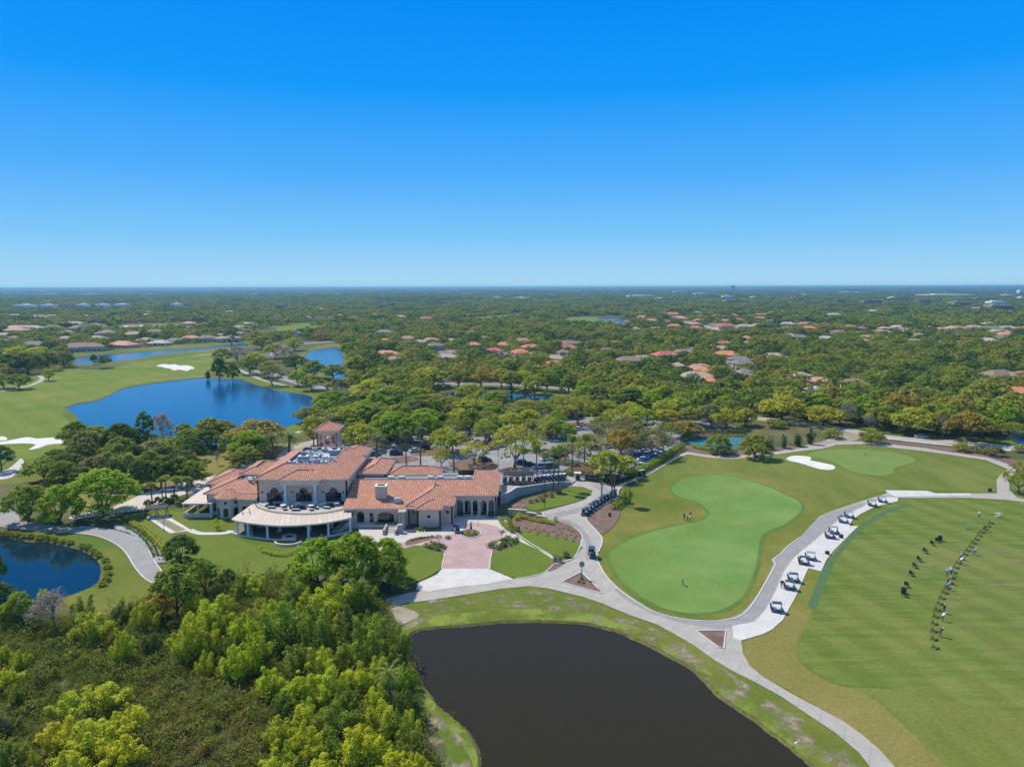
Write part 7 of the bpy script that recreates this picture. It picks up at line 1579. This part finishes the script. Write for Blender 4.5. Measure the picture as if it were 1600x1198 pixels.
# ------------------------------------------------------------------ range furniture
def bag_stand(name='bag_stand'):
    t = empty(name, (0, 0, 0))
    mb = MB(); mb.tube((-.35, -.28, 0), (0, 0, .95), .03, .03, 5); mb.tube((.35, -.28, 0), (0, 0, .95), .03, .03, 5); mb.tube((-.25, .3, 0), (0, 0, .95), .03, .03, 5); mb.build('frame', M['dark'], t)
    mb = MB(); mb.tube((0, 0, .5), (1.1, -.05, .28), .05, .05, 5); mb.box(.55, 1.05, -.14, .12, .0, .16); mb.build('ball_tray', M['dark'], t)
    mb = MB(); mb.box(-.28, .28, -.16, -.10, .28, .40); mb.build('crossbar', M['dark'], t); register(t); return t
bs0 = bag_stand(); pts = [(905,178),(882,200),(862,220),(838,245),(820,270),(800,295),(777,322),(758,350),(736,376),(715,406),(690,436),(668,466),(650,500),(636,535),(620,574),(606,608),(586,645),(567,680),(548,720),(531,760),(514,806),(502,854),(492,904),(489,958),(489,1018),(496,1078)][::-1]
for i, (x, y) in enumerate(pts):
    u, v = R3(x, y); q = at(u, v); o = bs0 if i == 0 else copy_tree(bs0); o.location = (q.x, q.y, Z1 * 4); o.rotation_euler = (0, 0, rnd.uniform(-.2, .1)); o['category'] = 'bag stand'; o['group'] = 'bag stands along the range line'
    o['label'] = f'dark bag stand in the long range line, {ORD[i]} from the near end'
def range_seat():
    t = empty('range_chair', (0, 0, 0)); mb = MB(); mb.box(-.3, .3, -.28, .28, .38, .46); mb.build('seat', M['dark'], t)
    mb = MB(); mb.box(-.3, .3, .24, .30, .46, .98, top=0); mb.build('backrest', M['dark'], t)
    for x in (-.27, .27):
        for y in (-.25, .25): mb = MB(); mb.tube((x * 1.1, y * 1.15, 0), (x, y, .4), .035, .03, 4); mb.build('leg', M['dark'], t)
    for x in (-.3, .3): mb = MB(); mb.box(x - .04, x + .04, -.26, .28, .62, .67); mb.build('armrest', M['dark'], t)
    register(t); return t
rs0 = range_seat(); i = 0
for x, y in ((290,700),(308,632),(343,552),(367,494),(397,446),(440,386),(492,332),(528,310)):
    u, v = R3(x, y); q = at(u, v); o = rs0 if i == 0 else copy_tree(rs0); o.location = (q.x, q.y, Z1 * 4); o.rotation_euler = (0, 0, 1.9 + rnd.uniform(-.3, .3)); o.scale = (1.25,) * 3; o['category'] = 'chair'; o['group'] = 'chairs behind the range line'
    o['label'] = f'black chair in the short row behind the range line, {ORD[i]} from the near end'; i += 1
def bin_(u, v, label, h=1.15, w=.34, mat='dark', cat='bin', name='litter_bin'):
    q = at(u, v); t = empty(name, (q.x, q.y, 0), .4, label, cat); mb = MB(); mb.box(-w, w, -w, w, 0.03, h); mb.build('body', M[mat], t); mb = MB(); mb.box(-w - .04, w + .04, -w - .04, w + .04, h, h + .1, top=.05); mb.build('lid', M['black'], t)
for x, y, l in ((285,678,'tall black bin behind the near end of the chair row'), (545,298,'tall black bin at the far end of the chair row')): bin_(*R3(x, y), l)
bin_(1292.5, 866, 'small dark cooler box alone at the edge of the apron', .7); bin_(1314, 840.5, 'small dark cooler box beside the pair of carts on the wide apron', .7); bin_(1546.5, 768, 'small dark box on the corner of grass by the path junction', .9); bin_(952.5, 807, 'small dark ball washer in the mulch beside the cart line', 1.0, .25)
bin_(856, 162 * 0 + 712, 'dark bin', .1) if False else None
q = at(*R3(965, 130)); t = empty('ball_rack', (q.x, q.y, 0), .3, 'white ball rack frame at the top of the driving range', 'ball rack')
for x in (-.75, .75):
    for y in (-.3, .3): mb = MB(); mb.tube((x, y, 0), (x, y, 1.15), .05, .05, 5); mb.build('post', M['white_trim'], t)
mb = MB(); mb.box(-.8, .8, -.12, .12, .45, .52); mb.box(-.8, .8, -.35, -.2, 1.1, 1.16); mb.box(-.8, .8, .2, .35, 1.1, 1.16); mb.build('shelf', M['white_trim'], t)
q = at(*R3(752, 218)); t = empty('push_cart', (q.x, q.y, 0), .3, 'small grey golf push cart standing behind the far end of the range line', 'push cart')
for x in (-.35, .35): wheel(t, x, 0, .18, .05)
mb = MB(); mb.tube((0, 0, .2), (.1, .5, 1.0), .05, .04, 5); mb.tube((0, -.1, .2), (.05, .2, 1.0), .14, .15, 8); mb.build('frame', M['metal'], t)
# practice pins
pins = [(1076.5,753.5),(1099,773),(1155.5,783),(1198,770),(1144,746.5),(1070,832),(1150,875),(1118,920),(1373,711),(1372.5,729)]
for i, (u, v) in enumerate(pins):
    q = at(u, v); t = empty('practice_pin', (q.x, q.y, Z1 * 5), 0, f"short white practice pin on the {'putting' if i < 8 else 'chipping'} green, {['at its far left end','left of centre in its far half','in the middle of its far half','at its right end','near its top edge','just below its narrow waist','in its near half at the right','at its near end','by the golfer','near its front edge'][i]}", 'golf pin', 'practice pins')
    mb = MB(); mb.cyl(0, 0, 0, .75, .02, .02, 5); mb.build('pin', M['white_trim'], t); mb = MB(); mb.cyl(0, 0, .5, .75, .07, .07, 6); mb.build('marker', M['white_trim'], t)
# post clock on the triangle, post in the round bed, lamp posts
q = at(909, 905); t = empty('post_clock', (q.x, q.y, 0), 0, 'dark green post clock with round head on the planted triangle', 'clock')
mb = MB(); mb.cyl(0, 0, 0, .5, .28, .18, 10); mb.cyl(0, 0, .5, 2.9, .09, .07, 8); mb.build('post', M['dark'], t)
mb = MB(); mb.tube((0, -.16, 3.3), (0, .16, 3.3), .55, .55, 20); mb.cyl(0, 0, 3.82, 4.05, .12, .02, 8); h_ = mb.build('clock_head', plain('green_paint', (.02, .10, .08), .4), t)
mb = MB(); mb.tube((0, -.19, 3.3), (0, .19, 3.3), .42, .42, 20); mb.build('dial', plain('clock_dial', (.25, .42, .42), .4), h_)
mb = MB(); mb.box(-.02, .02, -.21, -.20, 3.3, 3.62); mb.box(0, .22, -.21, -.20, 3.28, 3.32); mb.build('hand', M['dark'], h_)
q = at(736, 834); t = empty('furled_parasol', (q.x, q.y, 0), 0, 'slim dark blue furled canopy on a post in the round driveway bed', 'parasol')
mb = MB(); mb.cyl(0, 0, 0, 3.2, .05, .04, 6); mb.build('post', M['dark'], t); mb = MB(); mb.cyl(0, 0, 1.3, 3.0, .3, .12, 9); mb.cyl(0, 0, 3.0, 3.3, .12, .02, 9); mb.build('canopy', plain('navy_cloth', (.03, .05, .14), .8), t)
for u, v, h, lb in ((256.5,829,21,'thin dark lamp post at the edge of the sand patio'), (778.5,737,34,'tall thin lamp post in the front car park row'), (690,707,26,'thin lamp post in the middle of the car park'), (930,700,24,'thin lamp post at the right of the car park'), (851,792,34,'thin lamp post on the grass island slope'), (1395,672,18,'thin pole on the verge of the main road'), (747,822,46,'thin flagpole in front of the arcade')):
    q = at(u, v); hh = hgt(u, v - h, q.y); t = empty('lamp_post', (q.x, q.y, 0), 0, lb, 'lamp post'); mb = MB(); mb.cyl(0, 0, 0, hh, .07, .05, 6); mb.cyl(0, 0, 0, .3, .16, .14, 8); mb.build('pole', M['metal' if 'flag' in lb else 'dark'], t)
    if 'flag' not in lb: mb = MB(); mb.box(-.3, .3, -.12, .12, hh, hh + .14); mb.build('lamp_head', M['dark'], t)
    else: mb = MB(); mb.cyl(0, 0, hh, hh + .2, .1, .02, 8); mb.build('finial', M['metal'], t)
# dark pergola roof beside the sand patio, its chairs
q0, q1 = at(226, 793, 2.6), at(262, 790, 2.6); c = (q0 + q1) / 2; t = empty('pergola', (c.x, c.y, 0), math.atan2(q1.y - q0.y, q1.x - q0.x), 'long low dark shade roof behind the sand patio', 'pergola')
w = (q1 - q0).length / 2; mb = MB(); mb.box(-w, w, -1.8, 1.8, 2.4, 2.6); mb.build('roof', M['dark'], t)
for x in (-w + .3, 0, w - .3):
    for y in (-1.5, 1.5): mb = MB(); mb.box(x - .09, x + .09, y - .09, y + .09, 0, 2.4); mb.build('post', M['dark'], t)
# tennis fence
tf = [at(*q) for q in [(1064,690),(1100,703),(1150,702),(1168,692),(1165,682),(1090,682),(1064,690)]]
t = empty('court_fence', (tf[0].x, tf[0].y, 0), 0, 'dark wire fence round the tennis court', 'fence'); mb = MB()
for i in range(len(tf) - 1):
    a, b = tf[i], tf[i + 1]; n = max(1, int((b - a).length / 3))
    for k in range(n): p_ = a + (b - a) * k / n; mb.tube((p_.x, p_.y, 0), (p_.x, p_.y, 3), .05, .05, 4)
    for z in (.1, 1.5, 3): mb.tube((a.x, a.y, z), (b.x, b.y, z), .04, .04, 4)
local(t, mb).build('fence_frame', M['dark'], t)
# bird on the near pond edge
q = at(1244, 1166, -.5); t = link('egret', None) if False else None
bm = MB(); bm.tube((-.35, 0, .42), (.0, 0, .5), .06, .14, 8); bm.tube((0, 0, .5), (.2, 0, .62), .13, .05, 8); bm.tube((.2, 0, .62), (.26, 0, .95), .04, .03, 6); bm.tube((.26, 0, .95), (.44, 0, .93), .045, .01, 6); bm.tube((0, .04, 0), (0, .04, .42), .012, .012, 4); bm.tube((.05, -.04, 0), (.02, -.04, .42), .012, .012, 4)
o = bm.build('egret', M['white_trim']); o.location = (q.x, q.y, -.48); tag(o, 'small white egret at the edge of the near pond', 'bird')

# ------------------------------------------------------------------ light, sky, air
E_ = math.radians(52); hx, hy = -.77, .64
sd = Vector((math.cos(E_) * hx, math.cos(E_) * hy, math.sin(E_)))
sun = bpy.data.lights.new('sun', 'SUN'); sun.energy = SUN_STR; sun.angle = math.radians(.53); sun.color = (1, .93, .80)
so = bpy.data.objects.new('sun', sun); COL.objects.link(so); so.rotation_euler = (-sd).to_track_quat('-Z', 'Y').to_euler(); so.location = (0, 0, 200)
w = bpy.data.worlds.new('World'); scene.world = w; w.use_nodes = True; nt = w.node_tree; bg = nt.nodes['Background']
sky = nt.nodes.new('ShaderNodeTexSky'); sky.sky_type = 'NISHITA'; sky.sun_disc = False; sky.sun_elevation = E_; sky.sun_rotation = math.atan2(hx, hy)
sky.altitude = 0; sky.air_density = 1.0; sky.dust_density = .3; sky.ozone_density = 2.5
hs = nt.nodes.new('ShaderNodeHueSaturation'); hs.inputs['Saturation'].default_value = SKY_SAT; nt.links.new(sky.outputs[0], hs.inputs['Color'])
tc = nt.nodes.new('ShaderNodeTexCoord'); sx = nt.nodes.new('ShaderNodeSeparateXYZ'); nt.links.new(tc.outputs['Generated'], sx.inputs[0])
rp = ramp(nt, [(0, (.42, .72, .93)), (.02, (.36, .67, .93)), (.07, (.20, .56, .95)), (.145, (.080, .425, .97)), (.25, (.006, .32, .96)), (.36, (0, .255, .92)), (.50, (.08, .28, .74)), (1, (.24, .38, .66))]); nt.links.new(sx.outputs[2], rp.inputs[0])  # top stops lie above the view; paler and warmer there as added fill light
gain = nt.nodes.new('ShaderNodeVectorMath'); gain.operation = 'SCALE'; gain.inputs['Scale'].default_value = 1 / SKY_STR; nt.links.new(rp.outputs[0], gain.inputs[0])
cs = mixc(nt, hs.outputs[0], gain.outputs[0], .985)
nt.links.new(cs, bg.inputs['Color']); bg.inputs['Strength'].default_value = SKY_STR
hz = MB(); hz.box(-20600, 20600, -400, 20600, -1.9, 69); o = hz.build('haze', []); o.display_type = 'WIRE'; tag(o, 'thin bluish air haze over the whole plain', 'haze', None, 'stuff')
m = bpy.data.materials.new('haze_air'); m.use_nodes = True; nt = m.node_tree; nt.nodes.remove(nt.nodes['Principled BSDF'])
pv = nt.nodes.new('ShaderNodeVolumePrincipled'); pv.inputs['Color'].default_value = (.25, .54, .76, 1); pv.inputs['Density'].default_value = HAZE; pv.inputs['Anisotropy'].default_value = .2
nt.links.new(pv.outputs[0], nt.nodes['Material Output'].inputs['Volume']); o.data.materials.append(m)
for o in COL.objects:
    lb = o.get('label')
    while lb and len(lb.split()) > 16 and ' the ' in lb: lb = lb.replace(' the ', ' ', 1); o['label'] = lb
scene.view_settings.view_transform = 'Standard'; scene.view_settings.look = 'None'; scene.view_settings.exposure = EXPOSURE; scene.view_settings.gamma = 1
try:
    scene.cycles.volume_bounces = 0; scene.cycles.max_bounces = 6; scene.cycles.transparent_max_bounces = 12
except Exception: pass
